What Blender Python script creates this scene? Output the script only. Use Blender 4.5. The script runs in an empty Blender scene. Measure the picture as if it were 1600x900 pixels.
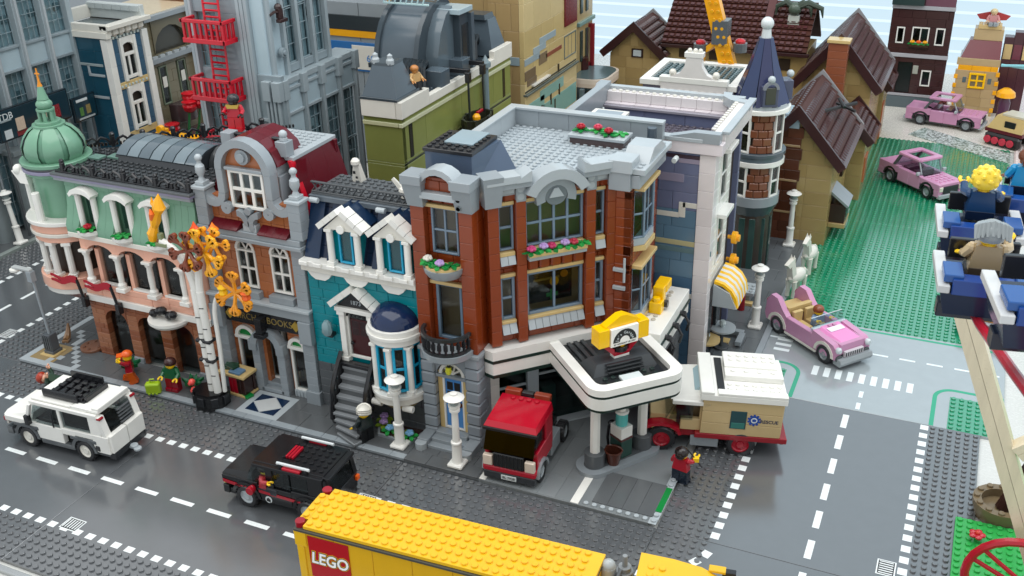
import bpy, math, random
from mathutils import Vector, Matrix
random.seed(4)
sc = bpy.context.scene; C = sc.collection; D = bpy.data
PI = math.pi
# ------------------------------------------------------------------ camera, light, exposure (1 unit = 1 stud = 8 mm of the toy town)
CAMP = Vector((87.402, -87.324, 75.283)); YAW, PITCH, ROLL, FPX = -0.43158, -0.468152, -0.0263525, 1602.1
cp, sp = math.cos(PITCH), math.sin(PITCH)
fw = Vector((math.sin(YAW)*cp, math.cos(YAW)*cp, sp)); rt = Vector((math.cos(YAW), -math.sin(YAW), 0)); up = rt.cross(fw)
cr, sr = math.cos(ROLL), math.sin(ROLL)
r2, u2 = cr*rt+sr*up, -sr*rt+cr*up
cam = D.objects.new('camera', D.cameras.new('camera')); C.objects.link(cam); sc.camera = cam
cam.matrix_world = Matrix(((r2.x, u2.x, -fw.x, CAMP.x), (r2.y, u2.y, -fw.y, CAMP.y), (r2.z, u2.z, -fw.z, CAMP.z), (0, 0, 0, 1)))
cam.data.lens = 36*FPX/1600; cam.data.sensor_width = 36; cam.data.clip_start = 1; cam.data.clip_end = 2000
cam.data.dof.use_dof = True; cam.data.dof.focus_distance = 128; cam.data.dof.aperture_fstop = 0.036*1000/1.0/ 60
w = D.worlds.new('World'); sc.world = w; w.use_nodes = True
bg = w.node_tree.nodes['Background']; bg.inputs[0].default_value = (.93, .97, 1, 1); bg.inputs[1].default_value = 1.05
def area(name, loc, target, sx, sy, power, col):
    l = D.lights.new(name, 'AREA'); l.shape = 'RECTANGLE'; l.size = sx; l.size_y = sy; l.energy = power; l.color = col
    o = D.objects.new(name, l); C.objects.link(o); o.location = loc
    o.rotation_euler = (Vector(target)-Vector(loc)).to_track_quat('-Z', 'Y').to_euler(); return o
area('ceiling_light', (-10, -20, 190), (10, 20, 0), 230, 150, 270000, (1, .985, .95))
area('ceiling_light', (130, 60, 190), (60, 40, 0), 90, 170, 180000, (.93, .97, 1))
sc.view_settings.view_transform = 'Standard'; sc.view_settings.look = 'None'; sc.view_settings.exposure = -0.1; sc.view_settings.gamma = 1
sc.cycles.max_bounces = 6; sc.cycles.transparent_max_bounces = 12; sc.cycles.caustics_reflective = False; sc.cycles.caustics_refractive = False
sc.cycles.use_denoising = True; sc.cycles.sample_clamp_indirect = 6

# ------------------------------------------------------------------ materials
MC = {}
def lin(h):
    h = h.lstrip('#'); c = [int(h[i:i+2], 16)/255 for i in (0, 2, 4)]
    return [x/12.92 if x <= .04045 else ((x+.055)/1.055)**2.4 for x in c]+[1]
def M(hexc, rough=.3, kind='abs', metal=0., emit=0.):
    k = (hexc, rough, kind, metal, emit)
    if k in MC: return MC[k]
    m = D.materials.new(kind+'_'+hexc.strip('#')); m.use_nodes = True; nt = m.node_tree; N = nt.nodes; L = nt.links
    b = N['Principled BSDF']; c = lin(hexc)
    b.inputs['Roughness'].default_value = rough; b.inputs['Metallic'].default_value = metal
    if kind == 'glass':
        out = N['Material Output']; t = N.new('ShaderNodeBsdfTransparent'); t.inputs[0].default_value = c
        g = N.new('ShaderNodeBsdfGlossy'); g.inputs['Roughness'].default_value = .06
        lw = N.new('ShaderNodeLayerWeight'); pw = N.new('ShaderNodeMath'); pw.operation = 'POWER'; pw.inputs[1].default_value = 3.5; L.new(lw.outputs['Facing'], pw.inputs[0])
        fr = N.new('ShaderNodeMath'); fr.operation = 'MULTIPLY_ADD'; fr.inputs[1].default_value = .5; fr.inputs[2].default_value = .04; L.new(pw.outputs[0], fr.inputs[0])
        mx = N.new('ShaderNodeMixShader'); L.new(fr.outputs[0], mx.inputs[0]); L.new(t.outputs[0], mx.inputs[1]); L.new(g.outputs[0], mx.inputs[2])
        L.new(mx.outputs[0], out.inputs[0]); MC[k] = m; return m
    oi = N.new('ShaderNodeObjectInfo'); tc = N.new('ShaderNodeTexCoord'); nz = N.new('ShaderNodeTexNoise')
    nz.inputs['Scale'].default_value = .55; nz.inputs['Detail'].default_value = 5; L.new(tc.outputs['Object'], nz.inputs['Vector'])
    a = N.new('ShaderNodeMath'); a.operation = 'MULTIPLY_ADD'; a.inputs[1].default_value = .10; a.inputs[2].default_value = .87
    L.new(oi.outputs['Random'], a.inputs[0])
    a2 = N.new('ShaderNodeMath'); a2.operation = 'MULTIPLY_ADD'; a2.inputs[1].default_value = .35 if kind == 'wood' else .14; L.new(nz.outputs[0], a2.inputs[0]); L.new(a.outputs[0], a2.inputs[2])
    mm = N.new('ShaderNodeVectorMath'); mm.operation = 'SCALE'; mm.inputs[0].default_value = c[:3]; L.new(a2.outputs[0], mm.inputs['Scale'])
    L.new(mm.outputs[0], b.inputs['Base Color'])
    rm = N.new('ShaderNodeMath'); rm.operation = 'MULTIPLY_ADD'; rm.inputs[1].default_value = .16; rm.inputs[2].default_value = rough*.62-.06
    nz2 = N.new('ShaderNodeTexNoise'); nz2.inputs['Scale'].default_value = 2.5; nz2.inputs['Detail'].default_value = 6; L.new(tc.outputs['Object'], nz2.inputs['Vector'])
    L.new(nz2.outputs[0], rm.inputs[0]); L.new(rm.outputs[0], b.inputs['Roughness'])
    if kind == 'road': b.inputs['Coat Weight'].default_value = 1; b.inputs['Coat Roughness'].default_value = .16; b.inputs['Coat IOR'].default_value = 1.85
    if kind == 'wood':
        sc_ = N.new('ShaderNodeMapping'); sc_.inputs['Scale'].default_value = (3, 3, .2); L.new(tc.outputs['Object'], sc_.inputs['Vector']); L.new(sc_.outputs[0], nz.inputs['Vector'])
    if kind == 'speck':
        vz = N.new('ShaderNodeTexNoise'); vz.inputs['Scale'].default_value = 2.2; vz.inputs['Detail'].default_value = 3; L.new(tc.outputs['Object'], vz.inputs['Vector'])
        cr_ = N.new('ShaderNodeValToRGB'); cr_.color_ramp.elements[0].position = .45; cr_.color_ramp.elements[1].position = .55
        cr_.color_ramp.elements[0].color = lin('#6f7f76'); cr_.color_ramp.elements[1].color = lin('#c4d0cc'); L.new(vz.outputs[0], cr_.inputs[0]); L.new(cr_.outputs[0], b.inputs['Base Color'])
    if kind == 'matte': b.inputs['Specular IOR Level'].default_value = .12
    if emit:
        L.remove(b.inputs['Base Color'].links[0]); b.inputs['Base Color'].default_value = (.02, .02, .02, 1)
        b.inputs['Emission Color'].default_value = c; b.inputs['Emission Strength'].default_value = emit
    MC[k] = m; return m
def glass(hexc): return M(hexc, .05, 'glass')
WHITE = M('#e6e5df'); OFFW = M('#dcd9cf'); BLACK = M('#222326', .28); DGREY = M('#54585b'); LGREY = M('#8f979c'); LG2 = M('#a7afb3')
ROADC = M('#595c5f', .24, 'road'); TILEC = M('#5b5e60', .25); RED = M('#a81428'); DRED = M('#5c121d'); TAN = M('#cdb27a'); DTAN = M('#94805a')
YEL = M('#f5c000'); YEL2 = M('#f3ab18'); ROFF = M('#853a1a'); NOUG = M('#a4623a'); RBRN = M('#5a2a1b'); DBRN = M('#33201c'); SGRN = M('#6f9b82')
OLIV = M('#828a4c'); TEAL = M('#00808a'); NAVY = M('#152a45'); AZUR = M('#1f9fc4'); BLUE = M('#1552ad'); MBLU = M('#4a86c4'); GRN = M('#0f7d38')
BGRN = M('#2f9e4a'); GRNP = M('#148c64', .16, 'road'); PINKW = M('#e9b199'); PINK = M('#c78fb1'); SBLU = M('#5c7a92'); LAVS = M('#6c7390'); SKIN = M('#f2c617')
FLESH = M('#e0a88a'); ORNG = M('#e6601a'); PURP = M('#6d3d8c'); CORAL = M('#ef5a52'); LIME = M('#9fc025'); GOLD = M('#b89a45', .3, 'abs', .4); LAV = M('#b99ad0')
STEEL = M('#b9bcbd', .3, 'abs', .8); RUB = M('#222326', .6); WOOD = M('#cdbb98', .5, 'wood'); SILV = M('#a6abae', .25, 'abs', .5)
CLEAR = glass('#e2ecee'); SMOKE = glass('#d9dfe0'); DGLASS = glass('#9dbcb8'); INK = M('#1c1d1f', .5); GREENBAND = M('#0f2a22'); PRINTW = M('#d3dadb', .4)
TRRED = M('#8f1022', .15); TRYEL = M('#d8d838', .15); TRCLEAR = M('#cfd8d8', .1)
INTER = M('#3a312a', .7); INTER2 = M('#4a3b30', .7)  # dark tone puts the dimness behind the windows into the colour

# ------------------------------------------------------------------ mesh builder
class G:
    def __init__(s): s.v = []; s.f = []
    def add(s, v, f):
        n = len(s.v); s.v += [tuple(p) for p in v]; s.f += [tuple(i+n for i in q) for q in f]; return s
    def box(s, x, y, z, w, d, h, b=.05):
        b = min(b, w*.3, d*.3, h*.3); c = (x+w/2, y+d/2, z+h/2); e = (w/2, d/2, h/2); v = []; ix = {}
        for sx in (-1, 1):
            for sy in (-1, 1):
                for sz in (-1, 1):
                    for a in range(3):
                        ix[(sx, sy, sz, a)] = len(v); g = (sx, sy, sz)
                        v.append([c[i]+g[i]*(e[i]-(0 if i == a else b)) for i in range(3)])
        f = []
        for a in range(3):
            o = [i for i in range(3) if i != a]
            for q in (-1, 1):
                r = []
                for (p1, p2) in ((-1, -1), (1, -1), (1, 1), (-1, 1)):
                    g = [0]*3; g[a] = q; g[o[0]] = p1; g[o[1]] = p2; r.append(ix[tuple(g)+(a,)])
                f.append(r)
            for p1 in (-1, 1):
                for p2 in (-1, 1):
                    def k(t, ax):
                        g = [0]*3; g[a] = t; g[o[0]] = p1; g[o[1]] = p2; return ix[tuple(g)+(ax,)]
                    f.append([k(-1, o[0]), k(1, o[0]), k(1, o[1]), k(-1, o[1])])
        for sx in (-1, 1):
            for sy in (-1, 1):
                for sz in (-1, 1): f.append([ix[(sx, sy, sz, a)] for a in range(3)])
        ff = []; cv = Vector(c)
        for q in f:
            p = [Vector(v[i]) for i in q]; n = (p[1]-p[0]).cross(p[2]-p[0]); m = sum(p, Vector())/len(p)
            ff.append(q if n.dot(m-cv) > 0 else q[::-1])
        return s.add(v, ff)
    def lathe(s, x, y, z, prof, seg=12, axis='z', a0=0, a1=2*PI, sx=1, sy=1, cap=True):
        full = abs(a1-a0-2*PI) < 1e-6; n = seg if full else seg+1; v = []; f = []
        for (r, h) in prof:
            for i in range(n):
                t = a0+(a1-a0)*i/seg; p = (r*math.cos(t)*sx, r*math.sin(t)*sy, h)
                if axis == 'y': p = (p[0], -p[2], p[1])
                if axis == 'x': p = (p[2], p[0], p[1])
                v.append((x+p[0], y+p[1], z+p[2]))
        for j in range(len(prof)-1):
            for i in range(seg):
                k = (i+1) % n; f.append((j*n+i, j*n+k, (j+1)*n+k, (j+1)*n+i))
        if full and cap:
            if prof[0][0] > 1e-4: f.append(tuple(range(n))[::-1])
            if prof[-1][0] > 1e-4: f.append(tuple((len(prof)-1)*n+i for i in range(n)))
        return s.add(v, f)
    def cyl(s, x, y, z, r, h, seg=12, axis='z', r2=None, b=.04):
        r2 = r if r2 is None else r2; b = min(b, h*.3, r*.4)
        return s.lathe(x, y, z, [(r-b, 0), (r, b), (r2, h-b), (r2-b, h)], seg, axis)
    def prism(s, poly, a, b, plane='xy'):
        A = sum(poly[i][0]*poly[(i+1) % len(poly)][1]-poly[(i+1) % len(poly)][0]*poly[i][1] for i in range(len(poly)))
        if A < 0: poly = poly[::-1]
        n = len(poly)
        mp = {'xy': lambda p, t: (p[0], p[1], t), 'xz': lambda p, t: (p[0], -t, p[1]), 'yz': lambda p, t: (t, p[0], p[1])}[plane]
        if plane == 'xz': a, b = -b, -a
        v = [mp(p, a) for p in poly]+[mp(p, b) for p in poly]
        f = [tuple(range(n))[::-1], tuple(range(n, 2*n))]+[(i, (i+1) % n, n+(i+1) % n, n+i) for i in range(n)]
        return s.add(v, f)
    def hull(s, bot, top):
        n = len(bot); v = list(bot)+list(top)
        return s.add(v, [tuple(range(n))[::-1], tuple(range(n, 2*n))]+[(i, (i+1) % n, n+(i+1) % n, n+i) for i in range(n)])
    def strip(s, pts, wd, y0, y1):
        n = len(pts); L = []; R = []
        for i, p in enumerate(pts):
            a = pts[max(i-1, 0)]; b = pts[min(i+1, n-1)]; d = Vector((b[0]-a[0], b[1]-a[1])); d.normalize()
            L.append((p[0]-d.y*wd/2, p[1]+d.x*wd/2)); R.append((p[0]+d.y*wd/2, p[1]-d.x*wd/2))
        return s.band(L, R, y0, y1)
    def band(s, L, R, y0, y1):
        n = len(L); v = []
        for a, b in zip(L, R): v += [(a[0], y0, a[1]), (b[0], y0, b[1]), (b[0], y1, b[1]), (a[0], y1, a[1])]
        f = [(0, 1, 2, 3), tuple(4*(n-1)+k for k in (3, 2, 1, 0))]
        for i in range(n-1):
            for k in range(4): f.append((4*i+k, 4*i+4+k, 4*i+4+(k+1) % 4, 4*i+(k+1) % 4))
        return s.add(v, f)
    def tube(s, pts, r, seg=7):
        pts = [Vector(p) for p in pts]; n = len(pts); v = []; f = []
        rr = r if isinstance(r, (list, tuple)) else [r]*n; pu = None
        for i, p in enumerate(pts):
            t = (pts[min(i+1, n-1)]-pts[max(i-1, 0)]).normalized()
            if pu is None: pu = Vector((0, 0, 1)) if abs(t.z) < .9 else Vector((1, 0, 0))
            a = (pu-t*pu.dot(t)).normalized(); b = t.cross(a); pu = a
            for k in range(seg):
                q = 2*PI*k/seg; v.append(p+(a*math.cos(q)+b*math.sin(q))*rr[i])
        for i in range(n-1):
            for k in range(seg): f.append((i*seg+k, i*seg+(k+1) % seg, (i+1)*seg+(k+1) % seg, (i+1)*seg+k))
        f += [tuple(range(seg))[::-1], tuple((n-1)*seg+k for k in range(seg))]
        return s.add(v, f)
    def ball(s, x, y, z, r, seg=12, rings=7, sx=1, sy=1, sz=1, lo=-PI/2, hi=PI/2):
        return s.lathe(x, y, z, [(max(r*math.cos(lo+(hi-lo)*i/rings), 1e-5), r*math.sin(lo+(hi-lo)*i/rings)*sz) for i in range(rings+1)], seg, 'z', 0, 2*PI, sx, sy)
    def studs(s, x0, y0, z, nx, ny, skip=None, dx=1, dy=1, r=.3, h=.2, seg=10):
        for i in range(nx):
            for j in range(ny):
                x, y = x0+(i+.5)*dx, y0+(j+.5)*dy
                if skip and skip(x, y): continue
                s.stud(x, y, z, r, h, seg)
        return s
    def stud(s, x, y, z, r=.3, h=.2, seg=10):
        n = len(s.v); cs = [(math.cos(2*PI*k/seg), math.sin(2*PI*k/seg)) for k in range(seg)]
        s.v += [(x+r*c, y+r*q, z) for c, q in cs]+[(x+r*c, y+r*q, z+h*.8) for c, q in cs]+[(x+.88*r*c, y+.88*r*q, z+h) for c, q in cs]
        s.f += [(n+k, n+(k+1) % seg, n+seg+(k+1) % seg, n+seg+k) for k in range(seg)]
        s.f += [(n+seg+k, n+seg+(k+1) % seg, n+2*seg+(k+1) % seg, n+2*seg+k) for k in range(seg)]
        s.f.append(tuple(n+2*seg+k for k in range(seg)))
    def mesh(s, name, mat, smooth=True):
        me = D.meshes.new(name); me.from_pydata(s.v, [], s.f); me.materials.append(mat)
        if smooth:
            me.polygons.foreach_set('use_smooth', [True]*len(me.polygons)); me.set_sharp_from_angle(angle=.55)
        me.update(); return me
    def make(s, name, mat, par=None, loc=(0, 0, 0), rz=0, smooth=True):
        return O(name, s.mesh(name, mat, smooth), par, loc, rz)
def O(name, me, par=None, loc=(0, 0, 0), rz=0):
    o = D.objects.new(name, me); C.objects.link(o); o.location = loc; o.rotation_euler = (0, 0, rz)
    if par: o.parent = par
    return o
def tag(o, label, cat, group=None):
    o['label'] = label; o['category'] = cat
    if group: o['group'] = group
    return o
def thing(name, label, cat, loc=(0, 0, 0), rz=0, group=None):
    return tag(O(name, None, None, loc, rz), label, cat, group)
def stuff(o): o['kind'] = 'stuff'; return o
def struct(o): o['kind'] = 'structure'; return o
def copy_tree(o, par=None):
    c = o.copy(); C.objects.link(c)
    if par: c.parent = par
    for ch in o.children: copy_tree(ch, c)
    return c
MESHES = {}
def brick(par, x, y, z, w, d, h, mat, name='brick', rz=0, gap=.02, b=.05):
    k = (round(w, 3), round(d, 3), round(h, 3), mat.name, name)
    if k not in MESHES: MESHES[k] = G().box(gap, gap, gap*.5, w-2*gap, d-2*gap, h-gap, b).mesh(name, mat, False)
    return O(name, MESHES[k], par, (x, y, z), rz)
def bxm(par, name, x, y, z, w, d, h, mat, rz=0, b=.05): return brick(par, x, y, z, w, d, h, mat, name, rz, .004, b)
def uv(x, y, ang, u, v): return (x+math.cos(ang)*u-math.sin(ang)*v, y+math.sin(ang)*u+math.cos(ang)*v)
def wall(par, x, y, z, L, H, mat, ang=0, holes=(), d=1, course=1.2, lens=(2, 3, 4, 6), name='brick', mats=None):
    zs = {round(z+k*course, 3) for k in range(int(H/course)+1)} | {round(z+H, 3)}
    hz = {round(q, 3) for h in holes for q in (h[2], h[3]) if z < q < z+H}
    zs = sorted({q for q in zs if all(abs(q-t) > .35 for t in hz)} | hz | {round(z, 3), round(z+H, 3)})
    for j in range(len(zs)-1):
        a, b = zs[j], zs[j+1]
        if b-a < .05: continue
        iv = [(0, L)]
        for (h0, h1, z0, z1) in holes:
            if z0 < b-.1 and z1 > a+.1:
                nv = []
                for (p, q) in iv:
                    if h1 <= p or h0 >= q: nv.append((p, q))
                    else:
                        if h0 > p+.05: nv.append((p, h0))
                        if h1 < q-.05: nv.append((h1, q))
                iv = nv
        for (p, q) in iv:
            c = p; first = j % 2 == 1
            while c < q-.05:
                n = random.choice(lens)*(.5 if first and q-c > 2 else 1); first = False
                if q-c-n < .6: n = q-c
                px, py = uv(x, y, ang, c, 0)
                brick(par, px, py, a, n, d, b-a, mats(a) if mats else mat, name, ang); c += n
def window(par, x, y, z, w, h, fm, cols=2, rows=2, ang=0, bar=.25, dep=.6, gl=None, name='window', fr=.3):
    k = ('win', round(w, 2), round(h, 2), cols, rows, fm.name, bar, dep, fr)
    if k not in MESHES:
        g = G(); g.box(0, 0, 0, fr, dep, h).box(w-fr, 0, 0, fr, dep, h).box(fr, 0, 0, w-2*fr, dep, fr).box(fr, 0, h-fr, w-2*fr, dep, fr)
        cw, rh = (w-2*fr)/cols, (h-2*fr)/rows
        for i in range(1, cols): g.box(fr+i*cw-bar/2, .1, fr, bar, dep-.2, h-2*fr)
        for j in range(1, rows): g.box(fr, .12, fr+j*rh-bar/2, w-2*fr, dep-.24, bar)
        MESHES[k] = g.mesh(name, fm, False)
    o = O(name, MESHES[k], par, (x, y, z), ang); gl = gl or SMOKE
    cw, rh = (w-2*fr)/cols, (h-2*fr)/rows; kp = ('pane', round(cw, 2), round(rh, 2), gl.name)
    if kp not in MESHES: MESHES[kp] = G().box(.02, 0, .02, cw-.04, .12, rh-.04, .02).mesh('pane', gl, False)
    for i in range(cols):
        for j in range(rows): O('pane', MESHES[kp], o, (fr+i*cw, dep*.45, fr+j*rh))
    return o
def arch(par, x, y, z, w, h, mat, ang=0, d=1, rise=None, name='arch_brick', n=8):
    """a w x h block with a half-round cut of the full width from its foot"""
    r = w/2; rise = rise or min(r, h-.2); k = ('arch', w, h, d, rise, mat.name)
    if k not in MESHES:
        L = [(r-r*math.cos(PI*i/n), rise*math.sin(PI*i/n)) for i in range(n+1)]; T = [(p[0], h) for p in L]
        MESHES[k] = G().band(T, L, 0, d).mesh(name, mat, False)
    return O(name, MESHES[k], par, (x, y, z), ang)
def ring_arch(par, x, y, z, r0, r1, mat, d=1, ang=0, name='arch_trim', a0=0, a1=PI, n=10):
    k = ('ring', r0, r1, d, mat.name, a0, a1, name)
    if k not in MESHES:
        A = [a0+(a1-a0)*i/n for i in range(n+1)]
        MESHES[k] = G().band([(r1*math.cos(t), r1*math.sin(t)) for t in A], [(r0*math.cos(t), r0*math.sin(t)) for t in A], 0, d).mesh(name, mat)
    return O(name, MESHES[k], par, (x, y, z), ang)
def text(par, s, loc, size, mat, rot=(PI/2, 0, 0), ext=.02, name='lettering', ax='CENTER', bold=0, sx=1, shear=0):
    cu = D.curves.new(name, 'FONT'); cu.body = s; cu.size = size; cu.extrude = ext; cu.align_x = ax; cu.align_y = 'CENTER'; cu.offset = bold; cu.shear = shear; cu.resolution_u = 3
    tmp = D.objects.new('tmp', cu); me = D.meshes.new_from_object(tmp); D.objects.remove(tmp); D.curves.remove(cu); me.materials.clear(); me.materials.append(mat)
    o = O(name, me, par, loc); o.rotation_euler = rot; o.scale = (sx, 1, 1); return o
def flowers(par, pts, base=(GRN, BGRN)):
    for i, (x, y, z, m) in enumerate(pts):
        lf = G()
        for k in range(5):
            t = 2*PI*k/5+i; lf.hull([(x, y, z), (x+.9*math.cos(t-.35), y+.9*math.sin(t-.35), z+.1), (x+1.15*math.cos(t), y+1.15*math.sin(t), z+.02), (x+.9*math.cos(t+.35), y+.9*math.sin(t+.35), z+.1)],
                    [(x, y, z+.25), (x+.9*math.cos(t-.35), y+.9*math.sin(t-.35), z+.28), (x+1.15*math.cos(t), y+1.15*math.sin(t), z+.15), (x+.9*math.cos(t+.35), y+.9*math.sin(t+.35), z+.28)])
        lf.make('leaf', base[i % 2], par)
        if m:
            g = G(); g.cyl(x, y, z+.25, .3, .3, 8)
            for k in range(5): g.ball(x+.34*math.cos(2*PI*k/5), y+.34*math.sin(2*PI*k/5), z+.6, .27, 7, 4)
            g.cyl(x, y, z+.65, .26, .3, 8); g.make('flower', m, par)
# ------------------------------------------------------------------ the setting: table, backdrop, road plates, markings, pavement
struct(G().box(-230, -34, -2.4, 480, 232, 2).make('table_top', M('#c9cac6', .4)))
struct(G().box(-230, -33.35, -1.6, 400, .7, 1.75, .1).make('display_rail', STEEL))
struct(G().box(-260, -80, -30, 560, 46, 4).make('floor', M('#15120f', .6)))
bd = G().box(-60, 262, -60, 400, 2, 340, .1).make('window', M('#cfe1ec', .6, 'abs', 0, 1.4)); struct(bd)
bl = G()
for k in range(85): bl.prism([(259, -58+k*4), (259.5, -58+k*4), (261.5, -55.3+k*4), (261, -55.3+k*4)], -60, 340, 'yz')
struct(bl.make('window_blind', M('#c3dbe8', .5, 'abs', 0, 1.2)))  # slats glow by emission, standing in for daylight coming through the blind
struct(G().box(-420, 262, -60, 359, 2, 340, .1).make('wall', M('#8b9296', .6)))


def plate(name, x, y, w, d, mat, studs=None, smat=None, z=-.4):
    o = struct(G().box(x+.03, y+.03, z, w-.06, d-.06, .4, .03).make(name, mat))
    if studs:
        g = G(); g.studs(x, y, z+.4, w, d, lambda a, b: not studs(a, b)); stuff(g.make('studs', smat or mat, o))
    return o
main_side = lambda a, b: b > -7 or b < -26
for i in range(-7, 4):
    x0 = 32*i
    if i == -2: f = lambda a, b: b < -26
    elif i == 2: f = lambda a, b: (b > -7 and a < 70 and not (a > 66.6 and b < -4.2)) or (b > -7 and a > 90) or b < -26
    else: f = main_side
    if x0 < -128: f = None
    plate('road', x0, -32, 32, 32, ROADC, f)
side = lambda a, b: a < 69.9 or a > 90
plate('road', 64, 0, 32, 32, ROADC, side)
for j in range(0, 3):
    plate('road', -64, 32*j, 32, 32, ROADC, (lambda a, b: a > -39 or a < -57) if j < 2 else None)
GPL = M('#9aa3a6', .17, 'road')
plate('road', 66, 32, 32.6, 32, GPL)
mk = G(); MK = M('#dfe4e4', .4)
def dash(x, y, w, d, ang=0, g=mk, z=.008):
    p = [uv(x, y, ang, -w/2, -d/2), uv(x, y, ang, w/2, -d/2), uv(x, y, ang, w/2, d/2), uv(x, y, ang, -w/2, d/2)]
    g.hull([(a, b, -.01) for a, b in p], [(a, b, z) for a, b in p])
x = -127.2
while x < 66:
    if not (-58 < x < -38): dash(x, -7.6, 1.05, .85)
    dash(x, -25.4, 1.05, .85); x += 1.88
x = -126
while x < 62:
    if not (-60 < x < -34): dash(x, -16.6, 3.2, .62)
    x += 5.3
y = 1.2
while y < 31.5: dash(70.3, y, .95, 1.05); dash(89.5, y, .95, 1.05); y += 1.88
y = -1.2
for yy in (2.9, 8.2, 13.5, 18.8, 24.1, 29.0): dash(80.1, yy, .75, 3.1)
for t in range(1, 4): dash(70.4-7*(1-math.cos(t*.28)), -.3-7*math.sin(t*.28)*.9, 1, 1.05, t*-.3)
for yy in (-2.5, -8): dash(80.1, yy, .75, 3.1)
y = 1.5
while y < 62: dash(-39.6, y, .85, 1.05); dash(-56.4, y, .85, 1.05); y += 1.88
y = 6
while y < 62: dash(-48, y, .6, 3.2); y += 5.3
struct(mk.make('road_marking', MK))
def drain(x, y, w, d, n, along):
    o = thing('drain_grate', '', 'drain', (x, y, .004)); g = G(); g.box(-w/2, -d/2, 0, w, d, .03, .001); g.make('frame', MK, o)
    b = G(); b.box(-w/2+.14, -d/2+.14, .01, w-.28, d-.28, .04, .001); b.make('well', INK, o)
    for k in range(n):
        t = (k+.5)/n
        if along: G().box(-w/2+.14+t*(w-.28)-.09, -d/2+.25, .02, .15, d-.5, .06, .001).make('bar', MK, o)
        else: G().box(-w/2+.25, -d/2+.14+t*(d-.28)-.09, .02, w-.5, .15, .06, .001).make('bar', MK, o)
    return o
for (x, y, w, d, n, al, lb) in ((2.9, -24.6, 2.4, 1.9, 6, 1, 'white barred drain marking beside the lower road edge near the display rail'),
        (87.9, 3.0, 1.9, 2.4, 6, 0, 'white barred drain marking on the right edge of the side road'),
        (31.5, -8, 2.2, 1.7, 6, 1, 'white barred drain marking behind the black off-road car'),
        (-40.5, 5.6, 1.9, 2.4, 6, 0, 'white barred drain marking on the left street near the tall grey lamp'),
        (-40.5, 26.6, 1.9, 2.4, 6, 0, 'white barred drain marking on the left street below the pink hotel balcony')):
    o = drain(x, y, w, d, n, al); o['label'] = lb
# pale T-junction plate: printed green kerb lines, crosswalk, field studs
gl = G(); wl = G(); BG = M('#2f9a78', .3)
def loop(g, pts, wd, z=.012): 
    n = len(pts); L = []; R = []
    for i, p in enumerate(pts):
        a = pts[max(i-1, 0)]; b = pts[min(i+1, n-1)]; d_ = Vector((b[0]-a[0], b[1]-a[1])).normalized()
        L.append((p[0]-d_.y*wd/2, p[1]+d_.x*wd/2)); R.append((p[0]+d_.y*wd/2, p[1]-d_.x*wd/2))
    for i in range(n-1): g.hull([(L[i][0], L[i][1], .002), (R[i][0], R[i][1], .002), (R[i+1][0], R[i+1][1], .002), (L[i+1][0], L[i+1][1], .002)],
                                [(L[i][0], L[i][1], z), (R[i][0], R[i][1], z), (R[i+1][0], R[i+1][1], z), (L[i+1][0], L[i+1][1], z)])
arc = lambda cx, cy, r, a, b: [(cx+r*math.cos(a+(b-a)*i/8), cy+r*math.sin(a+(b-a)*i/8)) for i in range(9)]
loop(gl, [(72.6, 32.1)]+arc(70.2, 38.3, 2.4, 0, PI/2)+[(66.1, 40.7)], .55); loop(gl, [(90.2, 32.1)]+arc(92.6, 39.3, 2.4, PI, PI/2)+[(98.5, 41.7)], .55)
loop(gl, [(66.1, 54.3), (98.5, 54.3)], .5)
for k in range(9): dash(74.6+k*1.55, 40.2, .8, 2.5, 0, wl, .014)
for yy in (33.2, 36.2): dash(81.2, yy, .55, 1.6, 0, wl, .014)
for k in range(9): dash(68+k*3.6, 47.6, 2.1, .4, 0, wl, .014)
for k in range(4): dash(69.2, 44.2+k*1.5, 2.2, .7, 0, wl, .014)
struct(gl.make('road_marking', BG)); struct(wl.make('road_marking', M('#e3ecee', .35)))
for (x0, y0, w_, d_) in ((66, 32, 5, 7), (92, 32, 6, 8), (66, 55, 32, 9)):
    o = struct(G().box(x0+.05, y0+.05, -.2, w_-.1, d_-.1, .212, .01).make('grass_plate', GRNP)); g = G(); g.studs(x0, y0, .01, w_, d_); stuff(g.make('studs', GRNP, o))
for j, y0 in enumerate((64, 96, 128)):
    n = 32 if j < 2 else 18
    plate('grass_plate', 66, y0, 32, n, GRNP, lambda a, b: True)
g = G()
for k in range(21): g.band([(79+k*.9, 0)]*2, [(79+k*.9, 0)]*2, 0, 0) if 0 else None
struct(G().hull([(77, 150, 0), (98, 137, 0), (98, 143.5, 0), (80, 156, 0)], [(77, 150, .22), (98, 137, .22), (98, 143.5, .22), (80, 156, .22)]).make('gravel_path', M('#8fa39a', .4, 'speck')))
struct(G().box(66, 146, -.3, 33, 60, .34).make('terrace', M('#d6d2c8', .4)))
struct(G().box(98.8, 96, -.3, 40, 110, .36).make('terrace', M('#dcc9c4', .4)))
st = G()
for k in range(14): st.box(99+k*.9, 96, .05, .5, 56, .22, .08)
stuff(st.make('ridged_plate', M('#e4d5d0', .4)))
plate('grass_plate', 101.5, 20, 24, 44, BGRN, lambda a, b: a < 116)
plate('grass_plate', 94, -18, 32, 32, BGRN, lambda a, b: a < 122, z=.05)

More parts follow.
